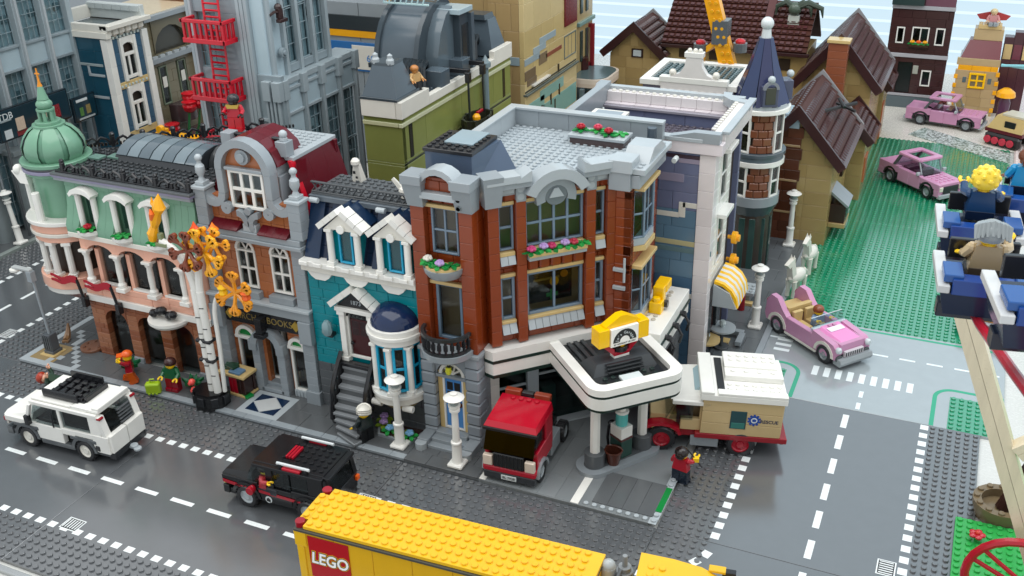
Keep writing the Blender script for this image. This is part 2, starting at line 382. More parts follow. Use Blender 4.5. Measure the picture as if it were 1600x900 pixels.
# pavement in front of the row: tiles laid on a base, pale kerb tiles along the front
def pavement(x0, x1, y0, y1, kerb=True, n=2, mat=TILEC, lens=(2, 3, 4)):
    o = struct(G().box(x0, y0, -.1, x1-x0, y1-y0, .32, .02).make('pavement', DGREY))
    y = y0+(1 if kerb else 0); j = 0
    if kerb:
        x = x0
        while x < x1-.1:
            l = min(random.choice((2, 4)), x1-x); brick(o, x, y0, .1, l, 1, .42, LG2 if 0 else LGREY, 'kerb_tile', 0, .015, .03); x += l
    while y < y1-.1:
        h = min(n, y1-y); x = x0; f = 1
        while x < x1-.1:
            l = min(random.choice(lens)*(.5 if f and j % 2 else 1), x1-x); f = 0
            brick(o, x, y, .1, l, h, .42, mat, 'tile', 0, .015, .03); x += l
        y += h; j += 1
    return o
pavement(-32, 0, 0, 6, True, 3, TILEC, (4, 6, 8)); pavement(0, 32, 0, 7, True, 3, TILEC, (4, 4, 6)); pavement(32, 42.2, 0, 7, False, 2, TILEC, (2, 3, 4))
pavement(-32, -22.5, 6, 32, False, 4, TILEC, (4, 5))
struct(G().box(42, .02, -.1, 21, 40, .5, .03).make('pavement', M('#777c7e', .3)))
fo = struct(G().box(42, .05, .38, .01, .01, .01).make('pavement', M('#777c7e', .3)))
for i in range(5):
    for j in range(4): brick(fo, 43+i*2.2, .15+j*4, .35, 2.2, 4, .1, M('#7d8284', .3), 'tile', 0, .012, .02)
brick(fo, 42, .1, .36, 1, 6, .12, WHITE, 'tile', 0, .01, .02)
brick(fo, 53.7, .1, .36, 1, 5.5, .12, WHITE, 'tile', 0, .01, .02)
for i in range(4): brick(fo, 56+i*1.8, 1.1, .36, 1.8, 6, .16, TILEC, 'tile', 0, .012, .02)
brick(fo, 62.9, 2.2, .36, 1, 4.6, .14, GRN, 'tile', 0, .01, .02)
g = G(); g.studs(55, .05, .4, 8, 1); g.studs(63, .05, .4, 1, 2); g.studs(63, 6.9, .4, 1, 3); stuff(g.make('studs', LG2, fo))
brick(fo, 55, .02, .3, 8.9, 1, .1, LG2, 'kerb_plate', 0, .01, .02); brick(fo, 62.95, 1, .3, 1, 9, .08, LG2, 'kerb_plate', 0, .01, .02)
pavement(56, 66, 33, 96, False, 4, M('#606568', .28), (3, 4, 5)); o = struct(G().box(66, 33, -.1, .9, 52, .56, .05).make('kerb', LGREY))
struct(G().box(-92, 0, -.1, 27, 130, .5, .05).make('pavement', M('#5d6163', .3))); struct(G().box(-65, 0, -.1, 1, 130, .62, .05).make('kerb', M('#8a938f')))
# pale zigzag inlay at the hotel corner of the pavement
def inlay(x, y, w, d, m, z=.5): brick(PV, x, y, z-.38, w, d, .45, m, 'tile', 0, .01, .02)
PV = struct(G().box(-32, .02, .1, .2, .2, .2).make('pavement_inlay', LG2))
for (x, y, w, d) in ((-32, 0, 10, 1), (-32, 1, 1, 13), (-27, 5, 1, 1), (-26, 4, 1, 1), (-25, 3, 1, 1), (-24, 2, 1, 1), (-23, 1, 1, 1), (-28, 6, 1, 1), (-28, 7, 1, 1), (-29, 8, 1, 1), (-30, 9, 1, 1), (-28, 1, 1, 1), (-27, 2, 1, 1), (-31, 5, 1, 1), (-30, 6, 1, 1)): inlay(x, y, w, d, LG2)
inlay(-31, 1, 4.5, 4.5, DTAN, .49); inlay(-30, 2, 2.6, 2.6, TAN, .6)
# mosaic at the bookshop door
MO = struct(G().box(6, .9, .1, 6.5, 5.4, .42, .02).make('mosaic', LG2))
for (p) in ([(7, 1.7), (9.2, 1.7), (7, 3.5)], [(11.5, 1.7), (9.3, 1.7), (11.5, 3.5)], [(7, 5.5), (7, 3.7), (9.2, 5.5)], [(11.5, 5.5), (11.5, 3.7), (9.3, 5.5)]):
    G().prism(p, .4, .57).make('tile', NAVY, MO)
G().prism([(9.25, 1.8), (11.4, 3.6), (9.25, 5.4), (7.1, 3.6)], .4, .575).make('tile', M('#c3c6c6'), MO)
# ------------------------------------------------------------------ pink and green corner hotel
H = thing('corner_hotel', 'pink and sand green corner hotel with round domed tower and white columns', 'building')
HB = M('#8d5438'); HB2 = M('#a06a4c')
def hotel():
    # ground floor, brown with arches
    hol = [(.8+5.9*k+1.6, .8+5.9*k+5.6, 0, 8.6) for k in range(3)]
    wall(H, -22, 6, 0, 22, 9.4, HB2, 0, [(h[0], h[1], 0, 8.6) for h in hol], 1.2, .8, (2, 1.7), mats=lambda z: HB if abs((z % 4)-.2) < .7 else HB2)
    for h in hol:
        arch(H, -22+h[0], 6, 6.4, 4, 2.2, HB, 0, 1.2, 1.9); bxm(H, 'window_glass', -22+h[0], 6.9, .3, 4, .12, 8, SMOKE); bxm(H, 'plinth', -22+h[1]+.05, 5.7, .42, 1.8, .5, .9, LGREY)
    wall(H, -27.3, 11.3, 0, 7.5, 9.4, HB2, -PI/4, [(2.2, 5.4, 0, 7.6)], 1.2, .8, (2, 1.5)); bxm(H, 'door', *uv(-27.3, 11.3, -PI/4, 2.2, .7), .4, 3.2, .2, 7.2, INK, -PI/4)
    # first floor: pink, arched loggia with white columns
    w0 = 20
    wall(H, -22, 5.6, 9.4, 22, 1, WHITE, 0, (), 1.6, 1, (4, 6)); wall(H, -22, 5.9, 10.4, 22, 1.8, PINKW, 0, (), 1, .9, (3, 4, 6))
    for k in range(4):
        x = -20.1+5.55*k
        g = G(); g.box(-.8, -.6, 0, 1.6, 1.3, .6).lathe(0, .05, .6, [(.62, 0), (.62, .5), (.4, .8), (.46, 2.5), (.4, 4), (.55, 4.3), (.6, 4.7)], 12).box(-.75, -.6, 5.2, 1.5, 1.3, .4)
        g.make('column', WHITE, H, (x, 5.6, 12.1))
        if k < 3:
            bxm(H, 'wall_panel', x+.9, 6.3, 12.2, .7, .8, 5.4, PINKW); bxm(H, 'window_glass', x+1.5, 6.8, 12.2, 4, .15, 5.6, SMOKE)
            bxm(H, 'white_sill', x+1.3, 6.1, 12.2, 3.6, .6, .35, WHITE)
            arch(H, x+.35, 5.5, 17.2, 4.9, 2.3, PINKW, 0, 1.3, 1.5)
        bxm(H, 'brick', x-.65, 5.5, 17.7, 1, 1.3, 1.8, PINKW)
    bxm(H, 'brick', -2.9, 5.5, 12.2, 2.9, 1.3, 7.3, PINKW)
    bxm(H, 'string_course', -22, 5, 19.5, 22, 1.8, .7, OFFW)
    # mansard floor
    prof = [(5.1, 20.2), (5.05, 21.2), (5.5, 22.2), (6.0, 23.6), (6.3, 25.4), (6.4, 27.3), (8, 27.3), (8, 20.2)]
    xs = [(-22, -19.7), (-16.5, -13.6), (-10.4, -7.6), (-4.4, 0)]
    for a, b in xs:
        n = max(1, round((b-a)/1.2))
        for i in range(n): G().prism(prof, a+(b-a)*i/n+.015, a+(b-a)*(i+1)/n-.015, 'yz').make('roof_slope', SGRN, H)
    for i in range(11): bxm(H, 'brick', -22+2*i, 6.25, 26.5, 2, 1.5, .9, SGRN)
    for x in (-18.1, -12, -6):
        ba = O('window_bay', G().box(-1.6, 6.9, 20.2, 3.2, .3, 6.3).mesh('window_bay', SGRN), H, (x, 0, 0))
        bxm(ba, 'pane', -1, 6.75, 21.4, 2, .1, 4.6, SMOKE)
        for s in (-1, 1): G().cyl(s*1.35, 5.8, 21, .42, 4.9, 10).box(s*1.35-.5, 5.3, 25.7, 1, 1, .3).make('column', WHITE, ba)
        G().band([(-2, 26.1), (-1.4, 26.7), (-.6, 27), (.6, 27), (1.4, 26.7), (2, 26.1)], [(-1.8, 25.7), (-1.2, 26.1), (-.5, 26.3), (.5, 26.3), (1.2, 26.1), (1.8, 25.7)], 4.8, 6.6).make('arch_trim', WHITE, ba)
        G().lathe(0, 5.6, 19.9, [(1.1, 0), (1.75, .7), (1.8, 1.2), (1.5, 1.2)], 14, 'z', PI, 2*PI).make('planter', WHITE, ba)
        G().lathe(0, 5.6, 21, [(1.55, 0), (1.5, .15), (0.01, .15)], 12, 'z', PI, 2*PI).make('soil', DBRN, ba)
        flowers(ba, [(-.3, 4.8, 21.1, None), (.5, 4.7, 21.2, RED if x != -12 else None)])
    # cornice, railing, roof
    bxm(H, 'cornice', -23, 5.6, 27.4, 23.2, 1.2, .45, LGREY); bxm(H, 'cornice', -23, 5.4, 27.85, 23.4, 1.4, .4, M('#8a86a0')); bxm(H, 'cornice', -23, 5.2, 28.25, 23.6, 1.6, .35, DGREY)
    poly = [(-23, 6.2), (.2, 6.2), (.2, 33), (-3, 33), (-27, 14)]
    G().prism(poly, 27.2, 28.3).make('roof', M('#2e3133', .2), H)
    def inside(x, y): return y < 6.8 or (x+27)*(33-14)/24+14 < y+.6 or (-19.5 < x < -4 and 12.5 < y < 22.5)
    g = G(); g.studs(-26, 6, 28.3, 26, 27, inside); stuff(g.make('studs', M('#34373a', .2), H))
    def curl(x, y, ang, s):
        pts = [(-.1*s, 0, .2), (.5*s, 0, .9), (1.2*s, 0, 1.2), (1.7*s, 0, .8), (1.6*s, 0, .35), (1.2*s, 0, .35)]
        G().tube(pts, .2, 6).make('railing_scroll', BLACK, H, (x, y, 28.6), ang)
    for k in range(5):
        x = -21.3+5.3*k; g = G(); g.cyl(0, 0, 0, .35, 1.3, 8).ball(0, 0, 1.5, .35, 8, 5).make('railing_post', BLACK, H, (x, 6.1, 28.6))
        if k < 4: curl(x+.4, 6.1, 0, 1); curl(x+4.9, 6.1, 0, -1); G().cyl(x+2.6, 6.1, 28.6, .22, .9, 8).make('railing_post', BLACK, H)
    bxm(H, 'railing_base', -22.5, 5.7, 28.6, 22.7, .8, .2, BLACK)
    a = math.atan2(19, 24)
    for k in range(7):
        px, py = uv(-26, 14.2, a, 4.2*k, .6); g = G(); g.cyl(0, 0, 0, .35, 1.5, 8).ball(0, 0, 1.7, .42, 8, 5).make('railing_post', BLACK, H, (px, py, 28.4))
        if k < 6: curl(*uv(-26, 14.2, a, 4.2*k+.3, .6), a, 1); curl(*uv(-26, 14.2, a, 4.2*k+3.9, .6), a, -1)
    for q, h in ((.4, 28.4), ):
        g = G(); 
        for k in range(60): g.box(k*.5, .9, 0, .3, .3, .5)
        stuff(g.make('railing_studs', BLACK, H, (-26, 14.2, h), a))
    # barrel skylight
    sk = O('skylight', G().prism([(-2.9+13+.0, 28.3)]+[(13+2.9-2.9*math.cos(t*PI/8)+2.2, 28.3+2.3*math.sin(t*PI/8)) for t in range(9)]+[(21, 28.3)], -4.4, -3.8, 'yz').mesh('end_wall', M('#35383a')), H)
    G().prism([(12.6, 28.3)]+[(17-4.2*math.cos(t*PI/8), 28.3+2.2*math.sin(t*PI/8)) for t in range(1, 8)]+[(21.2, 28.3)], -18.6, -4.5, 'yz').make('vault', M('#2b2f33', .15), sk)
    for i in range(7):
        A = [(17-4.4*math.cos(t*PI/8), 28.3+2.4*math.sin(t*PI/8)) for t in range(1, 8)]
        g = G(); g.prism(A+[(p[0]*.985+.25, p[1]-.12) for p in A[::-1]], -18.4+2*i, -16.6+2*i, 'yz'); g.make('skylight_pane', M('#6d7b82', .06) if i % 2 else M('#55626a', .06), sk)
    for i in range(3): bxm(H, 'roof_hatch', -22.4+2.4*i, 11.5+1.2*i, 28.4, 2, 1.6, .35, M('#5f7f74'))
    # side walls and floors
    wall(H, -.9, 7, 9.4, 26, 18, TAN, PI/2, (), .9, 2.4, (6, 8), name='wall_block'); wall(H, -26.5, 14, 0, 30, 27, SGRN, a, (), .8, 5.4, (10,), name='wall_block')
    G().prism([(-21, 8.2), (-1, 8.2), (-1, 30), (-24, 13)], .1, 27).make('interior', INTER, H)
    # round corner tower
    cx, cy = -27, 10.4
    T = [('balcony', 5.2, 9.6, .9, WHITE), ('balcony', 5.5, 10.5, 1.7, PINKW), ('balcony', 5.1, 17.6, .9, PINKW), ('balcony', 5.5, 18.5, .55, OFFW), ('balcony', 5.3, 19.05, 1.2, PINKW), ('balcony', 5.7, 20.25, .6, WHITE), ('tower_drum', 3.7, 20.8, 6.2, SGRN), ('cornice', 4.4, 26.9, .5, SGRN), ('cornice', 4.7, 27.4, .5, M('#8a86a0')), ('cornice', 4.5, 27.9, .4, DGREY), ('cornice', 4.8, 28.3, .55, SGRN)]
    for n, r, z, h, m in T: G().cyl(cx, cy, z, r, h, 28, b=.08).make(n, m, H)
    G().cyl(cx, cy, 12, 3.4, 5.6, 20).make('tower_drum', INTER, H); G().lathe(cx, cy, 7, [(1.5, 0), (3.2, 1.4), (4.8, 2.6)], 20).make('corbel', M('#9b4a2c'), H)
    for k in range(7):
        t = PI*.72+k*PI*.16; G().cyl(0, 0, 0, .48, 5.4, 10).box(-.65, -.65, 4.9, 1.3, 1.3, .5).box(-.65, -.65, 0, 1.3, 1.3, .5).make('column', WHITE, H, (cx+4.5*math.cos(t), cy+4.5*math.sin(t), 12.2), t)
    for t in (PI*1.12, PI*1.5): 
        G().cyl(0, 0, 0, .55, 4.2, 10).make('column', WHITE, H, (cx+4.9*math.cos(t), cy+4.9*math.sin(t), 20.8))
    G().hull([(-.8, -.6, 0), (.8, -.6, 0), (.8, .6, 0), (-.8, .6, 0)], [(-2.3, -.4, 1.6), (.3, -.4, 1.9), (.3, .4, 1.9), (-2.3, .4, 1.6)]).ball(-1.2, 0, 1.8, .8, 10, 6).make('gargoyle', WHITE, H, (cx-4.2, cy-2.2, 25))
    before = set(D.objects)
    for k in range(8):
        t = 2*PI*k/8; prof = [(4.6, 28.85), (5.15, 30), (5.1, 31.4), (4.5, 32.8), (3.5, 34), (2.5, 34.6)]
        G().lathe(cx, cy, 0, prof, 4, 'z', t-.30, t+.30).make('dome_panel', SGRN, H)
        prof2 = [(r-.35, z) for r, z in prof]; G().lathe(cx, cy, 0, prof2, 3, 'z', t+.28, t+2*PI/8-.28).make('dome_rib', M('#5f8c74'), H)
    G().cyl(cx, cy, 34.4, 2.7, .5, 12).cyl(cx, cy, 34.9, 2.1, .5, 12).make('dome_cap', SGRN, H)
    for k in range(6): G().cyl(cx+1.1*math.cos(k*PI/3), cy+1.1*math.sin(k*PI/3), 35.3, .32, 2, 8).make('lantern_post', SGRN, H)
    G().cyl(cx, cy, 37.2, 1.5, .4, 12).ball(cx, cy, 38.3, 1.35, 14, 8, sz=.8).lathe(cx, cy, 39.2, [(.95, 0), (.75, .8), (.4, 2.4)], 12).make('spire', SGRN, H)
    G().lathe(cx, cy, 41.5, [(.45, 0), (.2, .8), (.12, 3.2)], 8).box(cx-.5, cy-.12, 43.6, 1, .24, .25).make('finial', M('#d98a1e'), H)
    for o in set(D.objects)-before: o.scale = (.82, .82, .77); o.location = (cx*.18, cy*.18, 28.85*.23)
hotel()
def banner(x, lb):
    o = thing('banner_flag', lb, 'flag', (x, 5.2, 8.6)); G().box(-.35, -.5, 0, .7, .9, 1.6).tube([(0, -.2, 1.2), (-.5, -.3, 4.2)], .22, 6).make('flagpole', BLACK, o)
    n = 9; top = [(-.4-i*.62, 4.6+.25*math.sin(i*1.0)-.05*i) for i in range(n)]; bot = [(p[0], p[1]-1.1) for p in top]
    g = G(); g.hull([(p[0], -.42, p[1]) for p in (top[0], bot[0], bot[0], top[0])], [(p[0], -.18, p[1]) for p in (top[0], bot[0], bot[0], top[0])])
    for i in range(n-1):
        gap = .0 if i < 5 else .18*(i-4)/3
        for (A, B) in ((0, .5-gap), (.5+gap, 1)):
            q = lambda j, f: (top[j][0], -.3, top[j][1]*(1-f)+bot[j][1]*f)
            p = [q(i, A), q(i+1, A), q(i+1, B), q(i, B)]; g.hull([(a, b-.07, c) for a, b, c in p], [(a, b+.07, c) for a, b, c in p])
    g.make('pennant', RED, o); return o
banner(-21.8, 'red swallow-tailed pennant on a black pole nearest the round hotel tower'); banner(-15.6, 'red swallow-tailed pennant on a black pole below the second hotel column')
# panda ledge right of the hotel arches
o = thing('balcony', 'white half-round ledge with black potted plants on the brown hotel wall', 'balcony', (-7.3, 4.6, 8.6)); G().lathe(0, 1.4, 0, [(2.6, 0), (3, .5), (3, .9), (0.01, .9)], 16, 'z', PI, 2*PI).make('ledge', WHITE, o)
for i in range(5): G().ball(-1.7+.85*i, .2+.2*(i % 2), 1.6+.35*(i % 3), .62, 8, 5).make('black_leaf', BLACK, o)

# ------------------------------------------------------------------ bookshop
BS = thing('bookshop', 'brown brick bookshop with grey curved gable and dark red mansard roof', 'building')
def bookshop():
    wall(BS, 2, 7.4, 0, 12, 10.6, NOUG, 0, [(.8, 4.2, .8, 8.9), (5.3, 9, 0, 10), (9.4, 12, .8, 8.9)], 1, 1.2, (2, 3))
    for x in (.2, 14.1):
        for k in range(9): bxm(BS, 'pillar_block', x-.02*(k % 2), 6.3, 1.15*k, 1.8, 1.6, 1.15, LGREY)
        bxm(BS, 'pillar_base', x-.2, 6, .4, 2.2, 1.9, 2, LGREY)
    for x in (5.6, 9.6):
        for k in range(7): bxm(BS, 'pillar_block', x, 6.4, 1.2*k, 1.2, 1.4, 1.2, LGREY)
    ring_arch(BS, 8.2, 6.1, 7.9, 1.5, 2.5, LGREY, 1.3, n=7); G().box(7.7, 5.2, 10.2, 1, 1.2, 2.2).box(7.4, 5, 9.6, 1.6, 1.2, .6).make('wall_lantern', BLACK, BS); bxm(BS, 'bracket', 5.3, 6.1, 6.8, 1.3, 1.2, 1.6, LGREY); bxm(BS, 'bracket', 9.7, 6.1, 6.8, 1.3, 1.2, 1.6, LGREY)
    window(BS, 6.8, 8.3, 1.6, 2.8, 8, WHITE, 1, 1, name='door'); bxm(BS, 'step', 6.4, 6.4, .5, 3.6, 1.8, .6, LGREY); bxm(BS, 'step', 6.6, 7.2, 1.1, 3.2, 1.6, .5, LGREY)
    for x, w_ in ((2.8, 3.2), (11.3, 2.7)):
        window(BS, x, 7.2, 1.3, w_, 6.6, WHITE, 1, 1, fr=.35, name='shop_window'); bxm(BS, 'lintel', x-.2, 6.9, 7.8, w_+.4, .9, .45, WHITE)
        ring_arch(BS, x+w_/2, 6.9, 8.25, w_/2-.45, w_/2+.05, WHITE, .9); G().prism([(x+w_/2+(w_/2-.4)*math.cos(PI*i/8), 8.25+(w_/2-.4)*math.sin(PI*i/8)) for i in range(9)], 7.3, 7.4, 'xz').make('fanlight', GRN, BS)
        g = G(); 
        for k in range(5): g.box(x+.2+k*w_/5.2, 6.9, .5, .12, .2, .8, .01)
        g.box(x, 7.05, .4, w_, .2, 1, .02).make('grille', LG2, BS)
    # sign
    sg = O('sign_board', G().box(2.2, 6.45, 10.6, 12, .7, 2.4).mesh('sign_board', BLACK), BS)
    text(sg, 'BIRCH', (5.5, 6.43, 11.75), 1.35, M('#77663c'), ext=.03, sx=.9); text(sg, 'BOOKS', (10.8, 6.43, 11.75), 1.35, M('#8d7a48'), ext=.03, sx=.9)
    for x in (2.9, 13.4): G().prism([(x-.7, 11.8), (x, 12.6), (x+.7, 11.8), (x, 11)], 6.3, 6.5, 'xz').make('gold_diamond', GOLD, sg)
    bxm(BS, 'ledge', .1, 6, 13, 15.9, 1.6, 1.3, LGREY); bxm(BS, 'ledge', -.1, 5.7, 14.3, 16.3, 1.9, .4, LG2)
    for x in (.1, 14.2): bxm(BS, 'bracket', x, 5.7, 9.8, 1.9, 1, 3.2, LGREY)
    # first floor
    wall(BS, 2, 7.2, 14.7, 12, 8.5, NOUG, 0, [(2.9, 5.9, 1+14.7, 22.9), (8.2, 11.2, 15.7, 22.9)], 1, 1.2, (2, 3, 4))
    for x in (4.9, 10.2):
        window(BS, x, 7.1, 15.9, 3, 5.4, WHITE, 2, 2, bar=.3); arch(BS, x, 7.2, 21.3, 3, 1.9, NOUG, rise=1.55); ring_arch(BS, x+1.5, 7.05, 21.3, 1.15, 1.5, WHITE, .8)
        for k in (1, 2): t = PI*k/3; G().tube([(x+1.5, 7.4, 21.3), (x+1.5+1.3*math.cos(t), 7.4, 21.3+1.3*math.sin(t))], .12, 5).make('glazing_bar', WHITE, BS)
        bxm(BS, 'pane', x+.3, 7.6, 21.3, 2.4, .1, 1.3, SMOKE); bxm(BS, 'sill', x-.4, 6.3, 14.7, 3.8, 1.3, 1, LGREY)
    for x in (.2, 14.1):
        for k in range(7): bxm(BS, 'pillar_block', x, 6.4, 14.7+1.2*k, 1.8, 1.8, 1.2, LGREY)
    bxm(BS, 'ledge', -.1, 5.8, 23, 16.2, 1.9, .5, LGREY); bxm(BS, 'ledge', .1, 6.1, 23.5, 15.8, 1.6, .8, LGREY)
    for x0 in (2.2, 9.7):
        for k in range(4): G().prism([(5.9, 24.3), (5.9, 24.45), (7.3, 25.2), (7.3, 24.3)], x0+1.1*k+.01, x0+1.1*k+1.09, 'yz').make('roof_tile', DRED, BS)
    # gable
    wall(BS, 2, 7.3, 24.3, 12, 8, NOUG, 0, [(4, 8.9, 27, 33), (0, 2.2, 28.4, 33), (10.3, 12, 28.4, 33)], 1, 1.2, (2, 3))
    G().prism([(8.3+3.3*math.cos(PI*i/10), 32+3.6*math.sin(PI*i/10)) for i in range(11)], 7.4, 8.2, 'xz').make('gable_wall', NOUG, BS)
    window(BS, 5.7, 6.9, 27.2, 5.3, 5, WHITE, 3, 2, bar=.45, fr=.4); bxm(BS, 'lintel', 5.5, 6.6, 32.2, 5.7, .8, .4, LGREY)
    cx = 8.3
    ring_arch(BS, cx, 6.5, 32.2, 3.1, 4.1, LGREY, 1.6, n=14)
    for s in (-1, 1):
        bxm(BS, 'gable_trim', cx+s*3.6-.5, 6.5, 29, 1, 1.6, 3.2, LGREY)
        ring_arch(BS, cx+s*5.1, 6.5, 29, 1.0, 2.0, LGREY, 1.6, a0=-PI, a1=0, n=8)
        ring_arch(BS, cx+s*1.6, 6.3, 25.4, .9, 1.7, LGREY, .9, a0=PI*.5 if s > 0 else -.2, a1=PI*1.2 if s > 0 else PI*.5, n=6)
        ring_arch(BS, cx+s*3.2, 6.4, 27.1, .1, .8, LGREY, .7, a0=0, a1=2*PI-.01, n=10)
        x = cx+s*7.1-.9
        for k in range(4): bxm(BS, 'pillar_block', x, 6.3, 24.3+1.2*k, 1.8, 1.9, 1.2, LGREY)
        bxm(BS, 'pillar_cap', x-.2, 6.1, 29.1, 2.2, 2.2, .4, LG2)
        G().box(x+.25, 6.6, 29.5, 1.3, 1.3, .5).lathe(x+.9, 7.25, 30, [(.5, 0), (.3, .5), (.65, 1.2), (.6, 1.9), (.3, 2.3), (.3, 2.7)], 12).ball(x+.9, 7.25, 33.0, .5, 10, 6).make('pinnacle', LG2, BS)
    G().box(cx-1, 6.4, 24.3, 2, 1, 1).make('keystone', LG2, BS); G().cyl(cx, 7.3, 27, .5, .9, 12, 'y').make('roundel', LGREY, BS)
    G().cyl(cx, 7.4, 34, 1, .6, 14, 'y').cyl(cx, 7, 34, .6, .5, 14, 'y').make('roundel', LGREY, BS)
    # barrel roof behind the gable
    for j in range(3):
        for i in range(6):
            a, b = PI*(.06+i*.147), PI*(.06+(i+1)*.147); f = lambda t, r: (cx+r*math.cos(t), 32+r*math.sin(t))
            y0 = 8.2+1.9*j; G().prism([f(a, 3.9), f(b, 3.9), f(b, 4.3), f(a, 4.3)], y0+.02, y0+1.88, 'xz').make('roof_tile', DRED, BS)
    G().cyl(cx, 14, 32, 3.8, 5.6, 20, 'y').make('vault', LG2, BS); bxm(BS, 'wall_block', 4.8, 8.4, 24, 7, 5.8, 8, NOUG); bxm(BS, 'wall_block', 11.8, 8.4, 27.5, .7, 5.6, 4, LGREY)
    # mansard
    for s in (0, 1):
        for j, (z0, z1, i0, i1) in enumerate(((23.5, 29.0, -.2, 1.3), (29.0, 33.2, 1.3, 2.5))):
            for k in range(3):
                ya, yb = 9.6+3.3*k, 9.6+3.3*k+3.28
                X = (lambda t: 16.0-t) if s else (lambda t: t)
                m = DRED
                if s and k == 0: 
                    G().hull([(X(i0), ya, z0), (X(i0), ya+.8, z0), (X(i0)-.5, ya+.8, z0), (X(i0)-.5, ya, z0)], [(X(i1), ya, z1), (X(i1), ya+.8, z1), (X(i1)-.5, ya+.8, z1), (X(i1)-.5, ya, z1)]).make('roof_tile', M('#c21d2e'), BS); ya += .84
                e = .9 if s else -.9
                G().hull([(X(i0), ya, z0), (X(i0), yb, z0), (X(i0)-e, yb, z0), (X(i0)-e, ya, z0)], [(X(i1), ya, z1), (X(i1), yb, z1), (X(i1)-e, yb, z1), (X(i1)-e, ya, z1)]).make('roof_tile', DRED, BS)
    for x0, x1 in ((1, 4.6), (12, 15)):
        G().hull([(x0, 8.6, 24), (x1, 8.6, 24), (x1, 10.6, 24), (x0, 10.6, 24)], [(x0+2, 10, 33), (x1-1, 10, 33), (x1-1, 12, 33), (x0+2, 12, 33)]).make('roof_slope', DRED, BS)
    bxm(BS, 'roof', 2.6, 10, 33.1, 11, 9.5, .5, LG2); bxm(BS, 'back_wall', 2, 18.6, 23, 12, .6, 10.2, DRED); g = G(); g.studs(2.8, 13, 33.6, 10, 6, lambda a, b: 3.8 < a < 9.6 and b < 13.8); stuff(g.make('studs', LG2, BS))
    bxm(BS, 'brick', 11.4, 9.6, 33.6, 1.6, 1.6, 1.9, LGREY); G().cyl(12.2, 10.4, 35.5, .5, .4, 10).ball(12.2, 10.4, 36.3, .55, 10, 6).make('pinnacle', LG2, BS)
    bxm(BS, 'brick', 3.2, 9.6, 33.6, 1.6, 1.6, 2.2, LGREY)
    for k in range(5): G().lathe(9.6+.1*k-.4+.55*k, 10.6, 33.7, [(.32, 0), (.15, .5), (.32, 1), (.15, 1.5), (.3, 1.8)], 8).make('baluster', BLACK, BS); G().lathe(4.9+.55*k, 10.6, 33.7, [(.32, 0), (.15, .5), (.32, 1), (.15, 1.5), (.3, 1.8)], 8).make('baluster', BLACK, BS)
    for x0 in (4.7, 9): bxm(BS, 'handrail', x0, 10.3, 35.4, 3, .6, .3, BLACK)
    wall(BS, 15.95, 7.4, 0, 12, 24, NOUG, PI/2, (), .9, 4.8, (8, 12), name='wall_block'); wall(BS, .95, 8, 0, 11.5, 24, HB2, PI/2, (), .9, 4.8, (8, 12), name='wall_block')
    bxm(BS, 'wall_block', 1, 18.5, 0, 15, 1, 24, NOUG); bxm(BS, 'interior', 1.2, 9.2, .2, 13.6, 9, 23, M('#5c4a3c', .6)); bxm(BS, 'cornice', 14.4, 9, 23.6, 1.7, 1.2, .4, OFFW)
    for k in range(4): G().cyl(9.5+.6*k, 9.4, 1.9, .3, 1+.3*(k % 2), 8).make('display_book', (RED, NAVY, TAN, DGREY)[k], BS)
bookshop()

